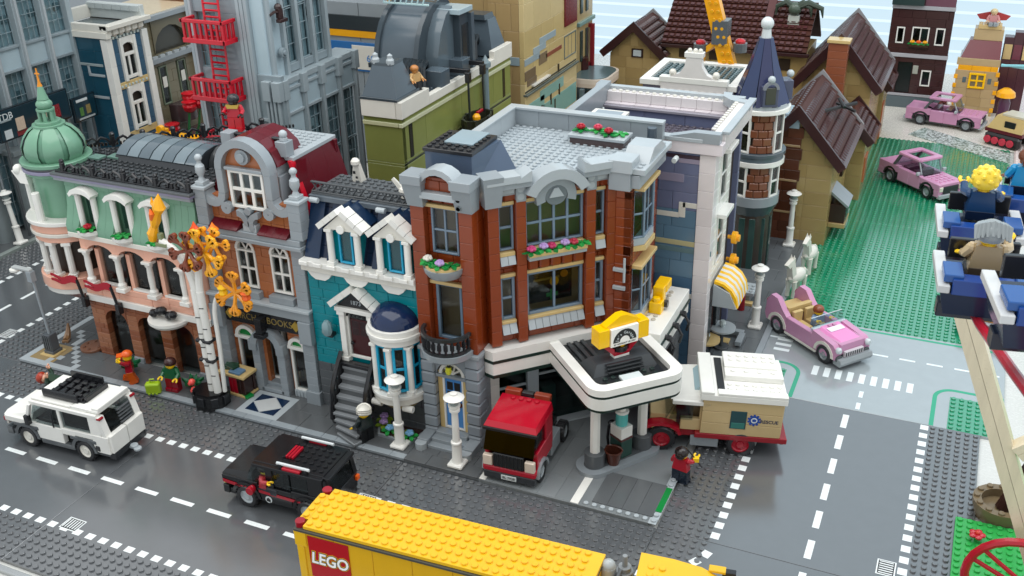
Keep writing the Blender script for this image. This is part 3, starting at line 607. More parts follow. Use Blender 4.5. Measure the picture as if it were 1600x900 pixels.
# ------------------------------------------------------------------ turquoise townhouse
TH = thing('townhouse', 'turquoise townhouse with white bay window, navy roof and two white dormers', 'building')
def townhouse():
    wall(TH, 16.1, 6.6, 0, 15.8, 7.2, DGREY, 0, (), 1, 1.2, (3, 4)); wall(TH, 16.1, 6.6, 7.2, 15.8, 13.6, TEAL, 0, [(5.2, 9, 9.2, 16.4), (10.4, 15.2, 7.2, 14.4)], 1, 1.2, (2, 3, 4))
    # cornice with scallops
    bxm(TH, 'cornice', 16, 5.3, 21.6, 16.1, 1.8, .7, WHITE); bxm(TH, 'cornice', 16, 5.6, 20.8, 16.1, 1.4, .8, OFFW)
    for k in range(3): G().prism([(16.6+5.2*k, 20.9), (20.4+5.2*k, 20.9), (19.8+5.2*k, 20.1), (19.2+5.2*k, 19.7), (17.8+5.2*k, 19.7), (17.2+5.2*k, 20.1)], 5.9, 6.7, 'xz').make('cornice_scallop', WHITE, TH)
    for k in range(8): bxm(TH, 'cornice_block', 16.2+2*k, 5.0, 21.8, 1.2, .5, .5, WHITE)
    # door
    window(TH, 21.3, 6.3, 9.2, 3.7, 7, WHITE, 1, 1, fr=.4, name='door_frame'); dr = O('door', G().box(21.8, 6.5, 9.6, 2.7, .35, 5.1).mesh('door', M('#42181b')), TH)
    for i in range(2):
        for j in range(2): bxm(dr, 'pane', 22.1+1.15*i, 6.42, 12.5+1.05*j, .95, .1, .9, SMOKE)
    G().ball(22, 6.3, 11.3, .25, 8, 5).make('handle', BLACK, dr)
    for x in (20.5, 24.8): G().box(x, 5.6, 8.6, 1.1, 1, .8).box(x+.15, 5.8, 9.4, .8, .7, 6).box(x, 5.6, 15.4, 1.1, 1, .6).make('pilaster', WHITE, TH)
    bxm(TH, 'lintel', 20.3, 5.5, 16, 5.9, 1.2, .6, WHITE); g = G()
    for k in range(6): g.box(21.4+.6*k, 6.2, 15.1, .3, .2, .7, .03)
    g.make('transom_grille', BLACK, TH)
    G().prism([(20.5, 16.6), (26, 16.6), (23.25, 19)], 6, 6.5, 'xz').make('pediment', BLACK, TH); text(TH, '1873', (23.25, 5.97, 17.3), .8, LG2, ext=.02)
    def slope(x0, z0, x1, z1, n, y0, y1, m, t=.75, name='roof_tile', par=TH):
        for i in range(n):
            a, b = i/n+.008, (i+1)/n-.008; p = lambda f: (x0+(x1-x0)*f, z0+(z1-z0)*f); A, B = p(a), p(b); d = Vector((x1-x0, z1-z0)).normalized(); nx, nz = -d.y*t, d.x*t
            if nz < 0: nx, nz = -nx, -nz
            G().prism([A, B, (B[0]+nx, B[1]+nz), (A[0]+nx, A[1]+nz)], y0, y1, 'xz').make(name, m, par)
    slope(20, 16.5, 23.25, 19.1, 3, 5.2, 6.9, WHITE); slope(26.5, 16.5, 23.25, 19.1, 3, 5.2, 6.9, WHITE)
    # bay window
    cx, cy = 28.6, 6.4
    for n, r, z, h, m in (('bay_base', 3.5, 5.6, .9, OFFW), ('bay_base', 3.7, 6.5, .5, WHITE), ('bay_ring', 3.5, 13.9, .8, WHITE), ('bay_ring', 3.75, 14.7, .5, WHITE), ('bay_ring', 3.5, 15.2, .7, WHITE)): G().cyl(cx, cy, z, r, h, 28, b=.06).make(n, m, TH)
    G().lathe(cx, cy, 3.9, [(1.4, 0), (2.2, .5), (3.2, 1.7)], 20).make('bay_corbel', TAN, TH); G().cyl(cx, cy, 6.9, 2.55, 7, 20).make('bay_interior', INTER, TH)
    for k in range(5):
        t = PI+.08+k*PI*.26; G().cyl(0, 0, 0, .38, 6.6, 12).box(-.5, -.5, 0, 1, 1, .45).box(-.45, -.5, 6.3, .9, 1, .4).make('column', WHITE, TH, (cx+3.1*math.cos(t), cy+3.1*math.sin(t), 7))
        if k < 4:
            t2 = t+PI*.13; wx, wy = cx+3.0*math.cos(t2), cy+3.0*math.sin(t2); an = t2+PI/2; px, py = uv(wx, wy, an, -.85, 0); window(TH, px, py, 7.3, 1.7, 6.4, AZUR, 1, 2, an, .4, .4, fr=.36)
    G().ball(cx, cy-.1, 15.9, 3.1, 20, 7, sz=.78, lo=0).make('dome', M('#14284c', .15), TH)
    for s in (-1, 1): G().cyl(cx+s*2.2-.7, cy-2.4, 5, .45, 1.4, 10, 'x').make('scroll_bracket', WHITE, TH)
    # roof
    for i in range(5):
        x0 = 16.2+3.2*i
        G().hull([(x0, 6.4, 22.3), (x0+2.1, 6.4, 22.3), (x0+2.1, 7.6, 22.3), (x0, 7.6, 22.3)], [(x0, 9.4, 29.6), (x0+2.1, 9.4, 29.6), (x0+2.1, 10.6, 29.6), (x0, 10.6, 29.6)]).make('roof_slope', NAVY, TH)
    for i in range(8):
        for k in range(5): G().hull([(16.2+2*i, 6.9+.6*k, 22.3+1.46*k), (18.1+2*i, 6.9+.6*k, 22.3+1.46*k), (18.1+2*i, 7.5+.6*k, 22.3+1.46*k), (16.2+2*i, 7.5+.6*k, 22.3+1.46*k)], [(16.2+2*i, 7.5+.6*k, 23.7+1.46*k), (18.1+2*i, 7.5+.6*k, 23.7+1.46*k), (18.1+2*i, 8.1+.6*k, 23.7+1.46*k), (16.2+2*i, 8.1+.6*k, 23.7+1.46*k)]).make('roof_tile', M('#10203a'), TH)
    for x in (20.6, 27.4):
        dm = O('dormer', G().box(x, 6.5, 22.4, 4, 4.4, 5).mesh('dormer', TEAL), TH)
        window(dm, x+1, 6.1, 22.5, 2, 4.6, AZUR, 1, 1, fr=.25, dep=.5)
        for q in (x+.1, x+3.9): G().box(q-.5, 5.3, 22.3, 1, 1, .5).cyl(q, 5.8, 22.8, .42, 4, 12).box(q-.5, 5.3, 26.7, 1, 1, .4).make('column', WHITE, dm)
        G().prism([(x-.4, 27.1), (x+4.4, 27.1), (x+2, 29.2)], 5.5, 6.6, 'xz').make('pediment', OFFW, dm)
        slope(x-.9, 27, x+2, 29.3, 3, 5.1, 6.9, WHITE, .7, 'pediment_brick', dm); slope(x+4.9, 27, x+2, 29.3, 3, 5.1, 6.9, WHITE, .7, 'pediment_brick', dm)
        slope(x-.6, 27, x+2, 29.2, 1, 6.95, 10, NAVY, .7, 'dormer_roof', dm); slope(x+4.6, 27, x+2, 29.2, 1, 6.95, 10, NAVY, .7, 'dormer_roof', dm)
        G().cyl(x+2, 5.5, 27.3, .55, .3, 12, 'y').make('roundel', WHITE, dm)
    bxm(TH, 'roof', 16.2, 9.2, 29.2, 15.7, 6.6, .6, DGREY); g = G(); g.studs(16.4, 9.7, 29.8, 15, 6); stuff(g.make('studs', DGREY, TH))
    bxm(TH, 'gutter', 16.1, 8.8, 28.9, 15.8, .7, .7, M('#5f6870'))
    for x in (16.6, 26): G().cyl(x, 8.3, 29.2, .35, 1.2, 10, 'x').make('roof_knob', LG2, TH)
    for x0 in (16.3, 24.2):
        g = G(); g.box(x0, 9.2, 29.8, 7.7, .35, .25).box(x0, 9.2, 31, 7.7, .35, .25)
        for k in range(8): g.tube([(x0+.1+.95*k, 9.38, 30), (x0+.95+.95*k, 9.38, 31.1)], .1, 4).tube([(x0+.95+.95*k, 9.38, 30), (x0+.1+.95*k, 9.38, 31.1)], .1, 4)
        g.make('lattice_railing', M('#43474a'), TH)
    bxm(TH, 'wall_block', 16.1, 14.8, 0, 15.8, 1, 29, TEAL); bxm(TH, 'interior', 16.3, 8, .2, 15.4, 6.6, 21.5, INTER)
    # stairs
    for k in range(5): bxm(TH, 'step', 20.9, 5.0-.66*k, 8-1.1*k, 4.3, 1.1, .45, M('#7d8184')); bxm(TH, 'step_riser', 21, 5.1-.66*k, 7.2-1.1*k, 4.1, .9, .8, TILEC)
    for k in range(4): 
        z = 2.9-.75*k; bxm(TH, 'step', 20.9+.3*k, 1.9-.3*k, z, 4.2-.15*k, 1.5, .35, M('#7d8184'), -.13*k); bxm(TH, 'step_riser', 21+.3*k, 2.05-.3*k, max(z-.8, .3), 4.0-.15*k, 1.2, .8, TILEC, -.13*k)
    for x in (20.6, 25.4):
        G().tube([(x, 5.6, 10.2), (x, 4.3, 8.6), (x, 3, 6.6), (x, 2.4, 4.5), (x+.1, 2, 2.2)], .3, 6).make('handrail', BLACK, TH)
        for k in range(5): G().cyl(x, 5.3-.66*k, 5.6-1.1*k, .26, 4.2-.25*k, 6).ball(x, 5.3-.66*k, 5.9-1.1*k, .42, 7, 5).make('rail_post', BLACK, TH)
    G().box(20.7, 5, 8.4, 4.8, 1, .5).make('threshold', BLACK, TH)
    ln = O('wall_lantern', G().box(18.6, 5.6, 11.8, .9, 1, .5).mesh('wall_lantern', BLACK), TH); G().lathe(19, 5.4, 12.3, [(.45, 0), (.7, .5), (.6, 1.6), (.3, 2)], 8).make('lamp_glass', M('#7f9aa0', .1), ln)
townhouse()
# ------------------------------------------------------------------ corner garage building
GA = thing('corner_garage', 'rust brown corner building with blue street door and angled window front', 'building')
def garage():
    QB = M('#8a9299'); R1 = ROFF; R2 = M('#7d3415')
    # door tower
    for x in (32.1, 38.1):
        for k in range(8): bxm(GA, 'quoin', x, 5.4, .5+1.6*k, 1.9, 2.2, 1.5, QB, b=.18); bxm(GA, 'quoin_joint', x+.15, 5.6, 1.95+1.6*k, 1.6, 1.9, .2, M('#4b5257'))
    bxm(GA, 'wall_block', 34, 6.2, .4, .7, 1, 9.7, TAN); bxm(GA, 'wall_block', 37.4, 6.2, .4, .7, 1, 9.7, TAN); arch(GA, 34, 5.8, 9.6, 4.1, 3.6, QB, 0, 1.5, 2.1)
    ring_arch(GA, 36.05, 6, 9.9, 1.35, 1.75, WHITE, .5); 
    for k in range(1, 5): t = PI*k/5; G().tube([(36.05, 6.25, 9.9), (36.05+1.5*math.cos(t), 6.25, 9.9+1.5*math.sin(t))], .13, 5).make('glazing_bar', WHITE, GA)
    bxm(GA, 'fanlight', 34.6, 6.5, 9.9, 2.9, .1, 1.6, M('#6d6f66')); bxm(GA, 'lintel', 34, 5.7, 9.5, 4.1, .7, .4, QB)
    window(GA, 34.6, 6.2, 1.9, 2.9, 7.7, WHITE, 1, 1, fr=.3, name='door_frame'); dr = O('door', G().box(34.9, 6.35, 2.2, 2.3, .35, 7.1).mesh('door', MBLU), GA)
    for i in range(2):
        for j in range(2): bxm(dr, 'pane', 35.15+1*i, 6.28, 6.2+1.35*j, .8, .1, 1.15, INK)
    G().cyl(36.8, 6.4, 5.6, .38, .25, 10, 'y').make('door_knocker', RBRN, dr)
    G().cyl(36, 5.5, 11.2, .25, .9, 8).box(35.6, 5.1, 12, .8, .8, .5).make('lamp_bracket', BLACK, GA); G().lathe(36, 5.4, 10.4, [(.25, 0), (.42, .4), (.35, 1)], 8).make('lamp_glass', TRYEL, GA)
    for k in range(3): bxm(GA, 'step', 33.9-.2*k, 5-.9*k, .4, 4.3+.4*k, 1.2, 1.5-.5*k, LGREY)
    for x in (32, 38.2): G().cyl(x+.9, 2.9, .4, .75, 1, 12).make('step_post', LG2, GA); bxm(GA, 'step_wall', x+.2, 3.2, .4, 1.5, 2.4, 1.2, LGREY)
    bxm(GA, 'ledge', 32, 5.2, 13.2, 8.2, 2.4, .5, LGREY); G().lathe(36.1, 5.6, 13.1, [(2.6, 0), (3.2, .5), (3.3, 1.3), (0.01, 1.3)], 20, 'z', PI, 2*PI).make('balcony', LGREY, GA)
    rl = O('balcony_railing', G().lathe(36.1, 5.5, 14.4, [(2.9, 0), (3.05, 0), (3.05, .4), (2.75, .4), (2.75, 0)], 20, 'z', PI, 2*PI).lathe(36.1, 5.5, 16.4, [(2.8, 0), (3.15, 0), (3.15, .4), (2.75, .4), (2.75, 0)], 20, 'z', PI, 2*PI).mesh('balcony_railing', M('#2b2f31')), GA)
    for k in range(12): t = PI+PI*(k+.5)/12; G().cyl(36.1+2.92*math.cos(t), 5.5+2.92*math.sin(t), 14.7, .18, 1.8, 6).box(36.1+2.92*math.cos(t)-.25, 5.5+2.92*math.sin(t)-.12, 15.2, .5, .25, .8).make('baluster', BLACK, rl)
    for x in (32.1, 38.2):
        for k in range(9): bxm(GA, 'brick', x, 5.7, 13.7+2.05*k, 1.7, 1.4, 2.03, R1, b=.04)
    wall(GA, 33.8, 6.6, 13.7, 4.4, 18.5, R2, 0, [(.5, 3.9, 14.6, 22), (.5, 3.9, 25.8, 31.6)], 1, 1.2, (1, 2))
    window(GA, 34.3, 6.6, 14.6, 3.4, 7.4, M('#6a7f92'), 1, 1, fr=.35); window(GA, 34.3, 6.5, 25.9, 3.4, 5.7, M('#75889a'), 2, 2, fr=.25, bar=.25)
    for z in (22, 31.6): bxm(GA, 'lintel', 33.8, 6.1, z, 4.4, 1, .45, TAN)
    for k in range(3): ring_arch(GA, 34.6+1.45*k, 6.4, 23.2, .2, .72, R2, .7, n=6); ring_arch(GA, 34.6+1.45*k, 6.3, 32.3, .2, .72, R1, .7, n=6)
    G().lathe(36, 6, 23.6, [(2, 0), (2.4, .6), (2.5, 1.2), (0.01, 1.2)], 16, 'z', PI, 2*PI).make('flower_balcony', LGREY, GA); G().lathe(36, 6, 24.8, [(2.3, 0), (2.3, .3), (.01, .3)], 16, 'z', PI, 2*PI).make('planter_soil', TAN, GA)
    flowers(GA, [(35, 4.9, 25.1, None), (36.2, 4.5, 25.1, LAV), (37.3, 5, 25.1, None), (34.3, 5.2, 25.1, OFFW)])
    # tower cornice
    for x in (32, 38.1):
        G().hull([(x, 5.4, 31.8), (x+2, 5.4, 31.8), (x+2, 7.2, 31.8), (x, 7.2, 31.8)], [(x-.2, 4.7, 34.6), (x+2.2, 4.7, 34.6), (x+2.2, 7.2, 34.6), (x-.2, 7.2, 34.6)]).make('cornice_block', LGREY, GA); bxm(GA, 'cornice_block', x-.3, 4.5, 34.6, 2.6, 2.8, 1.1, LGREY)
    bxm(GA, 'cornice', 33.8, 5, 33, 4.4, 2, .8, LG2); ring_arch(GA, 36.05, 4.9, 33.9, 2.1, 2.8, LG2, 2.2, a0=.2, a1=PI-.2, n=8); wall(GA, 34, 5.8, 33.8, 4.1, 1.6, R1, 0, (), 1, 1.2, (2,))
    for k in range(2):
        for j in range(2): G().cyl(38.6, 5.2, 32.4+1*j, .3, .2, 10, 'y').make('cornice_stud', LG2, GA)
    wall(GA, 39.95, 5.9, .4, 4, 13, QB, PI/2, (), .9, 1.6, (4,), name='quoin'); wall(GA, 39.95, 7, 13.4, 9, 19, R2, PI/2, (), .9, 2.4, (3, 4)); wall(GA, 32.9, 6.6, 0, 25, 33, R2, PI/2, (), .8, 4.8, (8, 12), name='wall_block')
    # roof access hut on the tower
    hp = [(32.6, 8), (38.6, 8), (38.6, 16), (32.6, 16)]
    hut = O('roof_hut', G().hull([(x, y, 32.8) for x, y in ((32.3, 9.6), (38.2, 9.6), (41.2, 16), (32.3, 16))], [(x, y, 36.9) for x, y in ((32.3, 9.6), (38.2, 9.6), (38.9, 16), (32.3, 16))]).mesh('roof_hut', M('#4d5d72', .2)), GA)
    bxm(hut, 'roof_plate', 32.1, 9.4, 36.9, 6.3, 6.8, .45, BLACK); g = G(); g.studs(32.2, 9.6, 37.35, 6, 6, lambda a, b: 34 < a < 37 and b > 11.5); stuff(g.make('studs', BLACK, hut)); bxm(hut, 'hatch', 33.9, 11.4, 37.35, 3.6, 4.6, .3, M('#8ea1aa', .15))
    # angled front
    A = PI/4; ox, oy = 41, 7.5; q = lambda u, v: uv(ox, oy, A, u, v)
    W = lambda name, u, v, z, w, d, h, m, b=.05: bxm(GA, name, q(u, v)[0], q(u, v)[1], z, w, d, h, m, A, b)
    for u, n in ((0, 1.3), (3.4, 1.2), (12.1, 1.2), (14.8, 1.3)):
        for k in range(9): W('brick', u, 0, 14+2.02*k, n, 1.6, 2, R1, .04)
    hol = []
    for (u0, u1) in ((1.4, 3.3), (4.7, 12), (13.4, 14.7)):
        for z0, z1 in ((17, 22.6), (26, 31.6)): hol.append((u0, u1, z0, z1))
    wall(GA, *q(0, .9), 14, 16, 18.6, R2, A, hol, 1, 1.2, (2, 3))
    FM = M('#75889a')
    for (u0, u1, c) in ((1.4, 3.3, 1), (4.7, 12, 4), (13.4, 14.7, 1)):
        window(GA, *q(u0, .75), 26, u1-u0, 5.6, FM, c, 2, A, .3, .6, fr=.25, gl=SMOKE); window(GA, *q(u0, .75), 17, u1-u0, 5.6, FM, 2 if c == 4 else 1, 2 if c == 1 else 1, A, .3, .6, fr=.35, gl=SMOKE)
        for z in (31.6, 22.6): W('lintel', u0-.05, .5, z, u1-u0+.1, 1, .45, TAN)
        W('sill', u0, .3, 25.4, u1-u0, 1.2, .5, TAN); W('sill', u0, .3, 16.6, u1-u0, 1.1, .4, TAN)
        n = max(1, round((u1-u0)/.95)); wd = (u1-u0)/n
        for i in range(n): 
            a, b = u0+wd*i+.03, u0+wd*(i+1)-.03
            G().hull([(*q(a, -.1), 15.4), (*q(b, -.1), 15.4), (*q(b, 1), 15.4), (*q(a, 1), 15.4)], [(*q(a, .45), 16.6), (*q(b, .45), 16.6), (*q(b, 1), 16.6), (*q(a, 1), 16.6)]).make('slope_tile', LG2, GA)
            if c == 1 : G().hull([(*q(a, 0), 24.4), (*q(b, 0), 24.4), (*q(b, 1), 24.4), (*q(a, 1), 24.4)], [(*q(a, .3), 25.4), (*q(b, .3), 25.4), (*q(b, 1), 25.4), (*q(a, 1), 25.4)]).make('slope_tile', LG2, GA)
    W('window_box', 4.7, -.5, 24.6, 7.3, 1.3, .45, LG2); W('window_box', 4.7, -.7, 25.1, 7.3, 1.6, .5, TAN); G().prism([(0, 0), (1.4, 0), (.7, -.8)], -.05, .5, 'xz').make('bracket', LGREY, GA, (*q(7.7, .3), 24.5), A)
    for k in range(5): W('brick', 4.8+1.45*k, .2, 23.1, 1.38, .7, 1.4, R1, .25)
    pts = []
    for i, (u, m) in enumerate(((5.1, M('#c4447a')), (6.6, LAV), (7.6, M('#b83360')), (9.3, LAV), (10.4, M('#b83347')), (11.5, None))): pts.append((*q(u, -.2), 25.5+.1*(i % 2), m))
    flowers(GA, pts)
    # cornice of the angled front
    for k in range(8): W('brick', .1+2*k, .5, 32, 1.95, 1, 1.9, R1, .2)
    for u in (0, 3.4, 12.1, 14.9):
        for j in range(2): G().cyl(0, .3, 0, .45, .6, 10, 'y').make('cornice_stud', LG2, GA, (*q(u+.6, .25), 32.6+.95*j), A)
        W('cornice_block', u+.05, -.05, 32, 1.2, 1, 1.8, LGREY)
    for (u0, u1) in ((1.4, 3.3), (4.6, 6.2), (10.4, 12), (13.4, 14.8)): W('cornice', u0, .1, 33.1, u1-u0, 1, .6, LG2)
    W('cornice', -.3, -.7, 33.9, 5.4, 2.2, .7, LGREY); W('cornice', 11.4, -.7, 33.9, 4.9, 2.2, .7, LGREY); W('cornice', -.3, -.9, 34.6, 4, 2.2, .9, LG2); W('cornice', 12.2, -.9, 34.6, 4.1, 2.2, .9, LG2)
    ring_arch(GA, *q(8.25, -.9), 31.2, 3.1, 4.3, LG2, 2.2, A, a0=.45, a1=PI-.45, n=10); ring_arch(GA, *q(8.25, -.2), 32, 1.4, 2.5, LGREY, 1.2, A, n=10, a0=-.3, a1=PI+.3); G().cyl(0, 0, 0, 1.45, .8, 16, 'y').make('roundel', M('#6b7378'), GA, (*q(8.25, .7), 32.4), A)
    G().prism([(-.9, -.2), (.9, -.2), (.2, .9), (-.3, .9)], -.2, .1, 'xz').make('emblem', LG2, GA, (*q(8.25, -.1), 32.2), A)
    for s in (-1, 1): G().hull([(*q(8.25+s*3.2, -.9), 34.6), (*q(8.25+s*5, -.9), 34.6), (*q(8.25+s*5, 1.2), 34.6), (*q(8.25+s*3.2, 1.2), 34.6)], [(*q(8.25+s*3.2, -.9), 35.9), (*q(8.25+s*4.4, -.9), 35.2), (*q(8.25+s*4.4, 1.2), 35.2), (*q(8.25+s*3.2, 1.2), 35.9)]).make('cornice_slope', LG2, GA)
    G().hull([(*q(-.4, -.4), 31.9), (*q(1.5, -.4), 31.9), (*q(1.5, 1.4), 31.9), (*q(-.4, 1.4), 31.9)], [(*q(-.7, -1), 35.6), (*q(1.7, -1), 35.6), (*q(1.7, 1.6), 35.6), (*q(-.7, 1.6), 35.6)]).make('cornice_block', LGREY, GA)
    # front return and right side
    wall(GA, 52.2, 18.6, 9, 2.0, 23, R1, 0, (), 1, 1.2, (2,)); bxm(GA, 'brick', 52.1, 18.3, 31.6, 1.6, .5, .5, LG2); bxm(GA, 'brick', 52.1, 18.3, 21.2, 1.6, .5, .5, LG2); bxm(GA, 'brick', 52.1, 18.3, 18.8, 1.6, .5, .5, LG2)
    G().cyl(53.6, 18.2, 20, .16, 3.2, 8).make('pipe', LG2, GA)
    wall(GA, 54.2, 18.6, 9, 9.9, 25, R1, PI/2, [(1, 7, 15, 21.5), (1, 7, 25, 31.5)], 1, 1.2, (1, 2, 3))
    for z in (15.1, 25.1):
        G().prism([(54.0, 19.6), (55.2, 20.8), (55.2, 24.4), (54.0, 25.6)], z-.9, z, 'xy').make('bay_sill', LG2, GA); G().prism([(53.8, 19.5), (55.4, 20.7), (55.4, 24.5), (53.8, 25.7)], z-1.6, z-.95, 'xy').make('bay_sill', TAN, GA)
        for (x, y, an, l) in ((54.0, 19.6, PI/4, 1.7), (55.1, 20.8, PI/2, 3.6), (55.2, 24.4, PI*3/4, 1.7)): window(GA, x, y, z, l, 6.2, FM, 1 if l < 2 else 2, 2, an, .25, .4, fr=.25)
        bxm(GA, 'lintel', 53.6, 19.4, z+6.3, 1.8, 6.4, .5, TAN)
    bxm(GA, 'cornice', 51.6, 17.6, 31.9, 2.6, 1.4, 2.2, LGREY); bxm(GA, 'cornice', 51.6, 17.4, 34.1, 2.8, 3, 1.5, LG2); bxm(GA, 'cornice', 53.2, 18, 32.2, 2, 10.6, 1.6, LGREY); bxm(GA, 'cornice', 52.2, 18, 33.9, 3.6, 10.8, .7, LG2)
    G().hull([(52.4, 20, 34.6), (55.6, 20, 34.6), (55.6, 27, 34.6), (52.4, 27, 34.6)], [(52.4, 22, 36), (55.6, 22, 36), (55.6, 25, 36), (52.4, 25, 36)]).make('cornice_slope', LG2, GA); g = G(); g.studs(52.5, 18.2, 34.6, 3, 2); g.studs(52.5, 27.2, 34.6, 3, 1); stuff(g.make('studs', LG2, GA))
    # roof
    rp = [(33, 9), (41, 9), (41.4, 8.6), (52.4, 19.6), (53.8, 19.6), (53.8, 31.5), (33, 31.5)]; G().prism(rp, 32.8, 33.6).make('roof', M('#a4adb2'), GA)
    g = G(); g.studs(33, 9, 33.6, 20, 23, lambda x, y: y < x-41.8+9+.3 or (x < 41.3 and y < 16.2) or (x > 41 and y > 29.2)); stuff(g.make('studs', M('#a4adb2'), GA))
    for k in range(3): bxm(GA, 'parapet', 33.2, 16+5.2*k, 33.6, .9, 5.2, 2.2, LG2)
    for k in range(5): bxm(GA, 'parapet', 33.2+4.15*k, 31, 33.6, 4.15, 1, 2.2, LGREY)
    bxm(GA, 'parapet_cap', 33, 30.8, 35.8, 21, 1.3, .35, LG2); bxm(GA, 'parapet_cap', 33, 15.8, 35.8, 1.2, 15, .35, LG2)
    bxm(GA, 'flower_bed', 43.4, 26.4, 33.6, 7, 3, .9, M('#4d3f3f')); bxm(GA, 'flower_bed', 43.2, 26.2, 34.5, 7.4, 3.4, .4, LG2); flowers(GA, [(44.4, 27.8, 35, RED), (46.5, 28.2, 35, M('#c2374f')), (48.2, 27.3, 35, RED), (49.4, 28, 34.9, None)])
    G().cyl(53, 29.6, 33.6, .6, 2.2, 12).make('chimney_pipe', M('#3b4650'), GA)
    # ground floor: shop glass behind a white fascia with dark green bands
    wall(GA, *q(0, 1.6), .4, 16, 9.8, WHITE, A, [(1.3, 4.9, 0, 10), (6.4, 15, 0, 10)], .8, 2.4, (2, 3)); W('shop_glass', 1.3, 1.9, .6, 3.6, .12, 9.6, DGLASS); W('shop_glass', 6.4, 1.9, .6, 8.6, .12, 9.6, DGLASS); W('glazing_bar', 1.3, 1.75, 6.6, 3.6, .3, .35, LG2); W('glazing_bar', 6.4, 1.75, 7.6, 8.6, .3, .35, LG2); W('pier', 4.9, 1.3, 3.6, 1.5, .6, 6.8, LG2); W('garage_machine', 7.4, 3, .5, 2, 1.5, 4.4, LG2)
    for z, h, m, e in ((10.2, .45, GREENBAND, .05), (10.65, 1.55, WHITE, 0), (12.2, .4, GREENBAND, .06), (12.6, 1.2, WHITE, 0)): 
        p = [q(-.9-e, 1.8), q(-.9-e, .2), q(-.3, -.8-e), q(16, -.8-e), q(16, 1.8)]; G().prism(p, z, z+h).make('fascia', m, GA)
    bxm(GA, 'fascia_end', 52, 17.9, 10, 3.8, 1, 3.9, WHITE); W('threshold', .4, .6, .3, 15, 1.4, .35, LG2)
    # white side canopy
    sc_ = O('side_canopy', G().box(53.9, 18.2, 12.3, 4.5, 13.2, 1.5).mesh('side_canopy', WHITE), GA); bxm(sc_, 'canopy_band', 53.8, 18.1, 11.9, 4.75, 13.4, .38, GREENBAND); bxm(sc_, 'canopy_base', 53.9, 18.2, 10.4, 4.5, 13.2, 1.48, WHITE)
    g = G(); g.studs(55, 21, 13.8, 2, 9); stuff(g.make('studs', M('#b9b2a4'), sc_)); 
    for k in range(3): G().cyl(58.35, 20.5+3.4*k, 12.3, .35, .8, 8, 'x').ball(58.9, 20.5+3.4*k, 12.2, .42, 8, 5).tube([(58.9, 20.5+3.4*k, 12.2), (59.6, 20.6+3.4*k, 11), (59.3, 20.7+3.4*k, 9.8)], .2, 6).make('sign_lamp', BLACK, GA)
    wall(GA, 57.6, 19, .4, 12, 10, M('#4c5256'), PI/2, [(4, 8, 0, 8)], 1, 1.2, (2, 3)); bxm(GA, 'door', 56.9, 23, .5, .3, 4, 8, DBRN)
    bxm(GA, 'interior', 34, 8.4, .3, 5.4, 20, 32, M('#a88a66', .6)); bxm(GA, 'wall_block', 33, 31.6, 0, 20.2, .9, 33, R2)
    W('interior', 1, 3.2, 14, 14, 8, 18, M('#d2ae74', .6)); W('floor', 1, 1.9, 23.4, 14, 1.3, 1.2, M('#6d5a3c')); W('interior', 1, 6.5, .3, 14, 6, 13.6, M('#23282a', .6))
    # oil-change mural behind the big window
    W('poster', 5.6, 2.6, 17.4, 5.8, .1, 4.4, M('#20251f')); G().cyl(0, 0, 0, .6, .15, 14, 'y').make('poster_disc', YEL2, GA, (*q(9, 2.5), 20), A); G().cyl(0, 0, 0, .5, .15, 14, 'y').make('poster_disc', M('#e08a20'), GA, (*q(10.3, 2.5), 20.8), A); W('poster_plant', 8, 2.46, 18, 1.5, .1, .5, BGRN); W('poster_plant', 8.5, 2.46, 17.5, .5, .1, 1.5, BGRN); W('poster_text', 6.3, 2.46, 20.3, 3.4, .1, .3, GOLD)
garage()
o = thing('yellow_crane_sign', 'yellow block sign standing on the white side canopy', 'sign', (56.2, 25, 13.8)); G().box(-.8, -2, 0, 1.6, 1.4, 1.6, .1).box(-.7, -.8, 1.0, 1.4, 1.2, 2.2, .1).box(-.8, .4, 2, 1.6, 2.2, 1.2, .1).cyl(0, -1.4, 1.6, .5, .5, 10).make('block', YEL, o); G().cyl(.6, -.2, .8, .5, .6, 8, 'x').make('fitting', BLACK, o)
# ------------------------------------------------------------------ fuel canopy, sign, island, pump
CA = thing('fuel_canopy', 'white rounded fuel station canopy with dark top on two white posts', 'canopy')
def rr(cx, cy, L, Wd, r, ang, z, n=6):
    out = []
    for (sx, sy, t0) in ((1, 1, 0), (-1, 1, PI/2), (-1, -1, PI), (1, -1, 1.5*PI)):
        for i in range(n+1):
            t = t0+PI/2*i/n; out.append(uv(cx, cy, ang, sx*(L/2-r)+r*math.cos(t), sy*(Wd/2-r)+r*math.sin(t)))
    return out
CC = (53.7, 13.2); AN = -PI/4
for nm, z0, z1, l, w_, m in (('canopy_band', 10.5, 10.85, 16.3, 11.9, GREENBAND), ('canopy_ring', 10.85, 12.3, 16.4, 12, WHITE), ('canopy_band', 12.3, 12.65, 16.3, 11.9, GREENBAND)): G().prism(rr(*CC, l, w_, 2, AN, 0), z0, z1).make(nm, m, CA)
def ringz(outer, inner, z0, z1):
    g = G(); n = len(outer)
    for i in range(n):
        j = (i+1) % n; o0, o1, i0, i1 = outer[i], outer[j], inner[i], inner[j]
        g.add([(*o0, z0), (*o1, z0), (*i1, z0), (*i0, z0), (*o0, z1), (*o1, z1), (*i1, z1), (*i0, z1)], [(4, 5, 6, 7), (0, 1, 5, 4), (2, 3, 7, 6)])
    return g
ringz(rr(*CC, 16.4, 12, 2, AN, 0), rr(*CC, 13.9, 9.5, 1.1, AN, 0), 12.65, 13.5).make('canopy_rim', WHITE, CA)
G().prism(rr(*CC, 14.2, 9.8, 1.1, AN, 0), 12.5, 12.8).make('canopy_roof', M('#26292b', .2), CA)
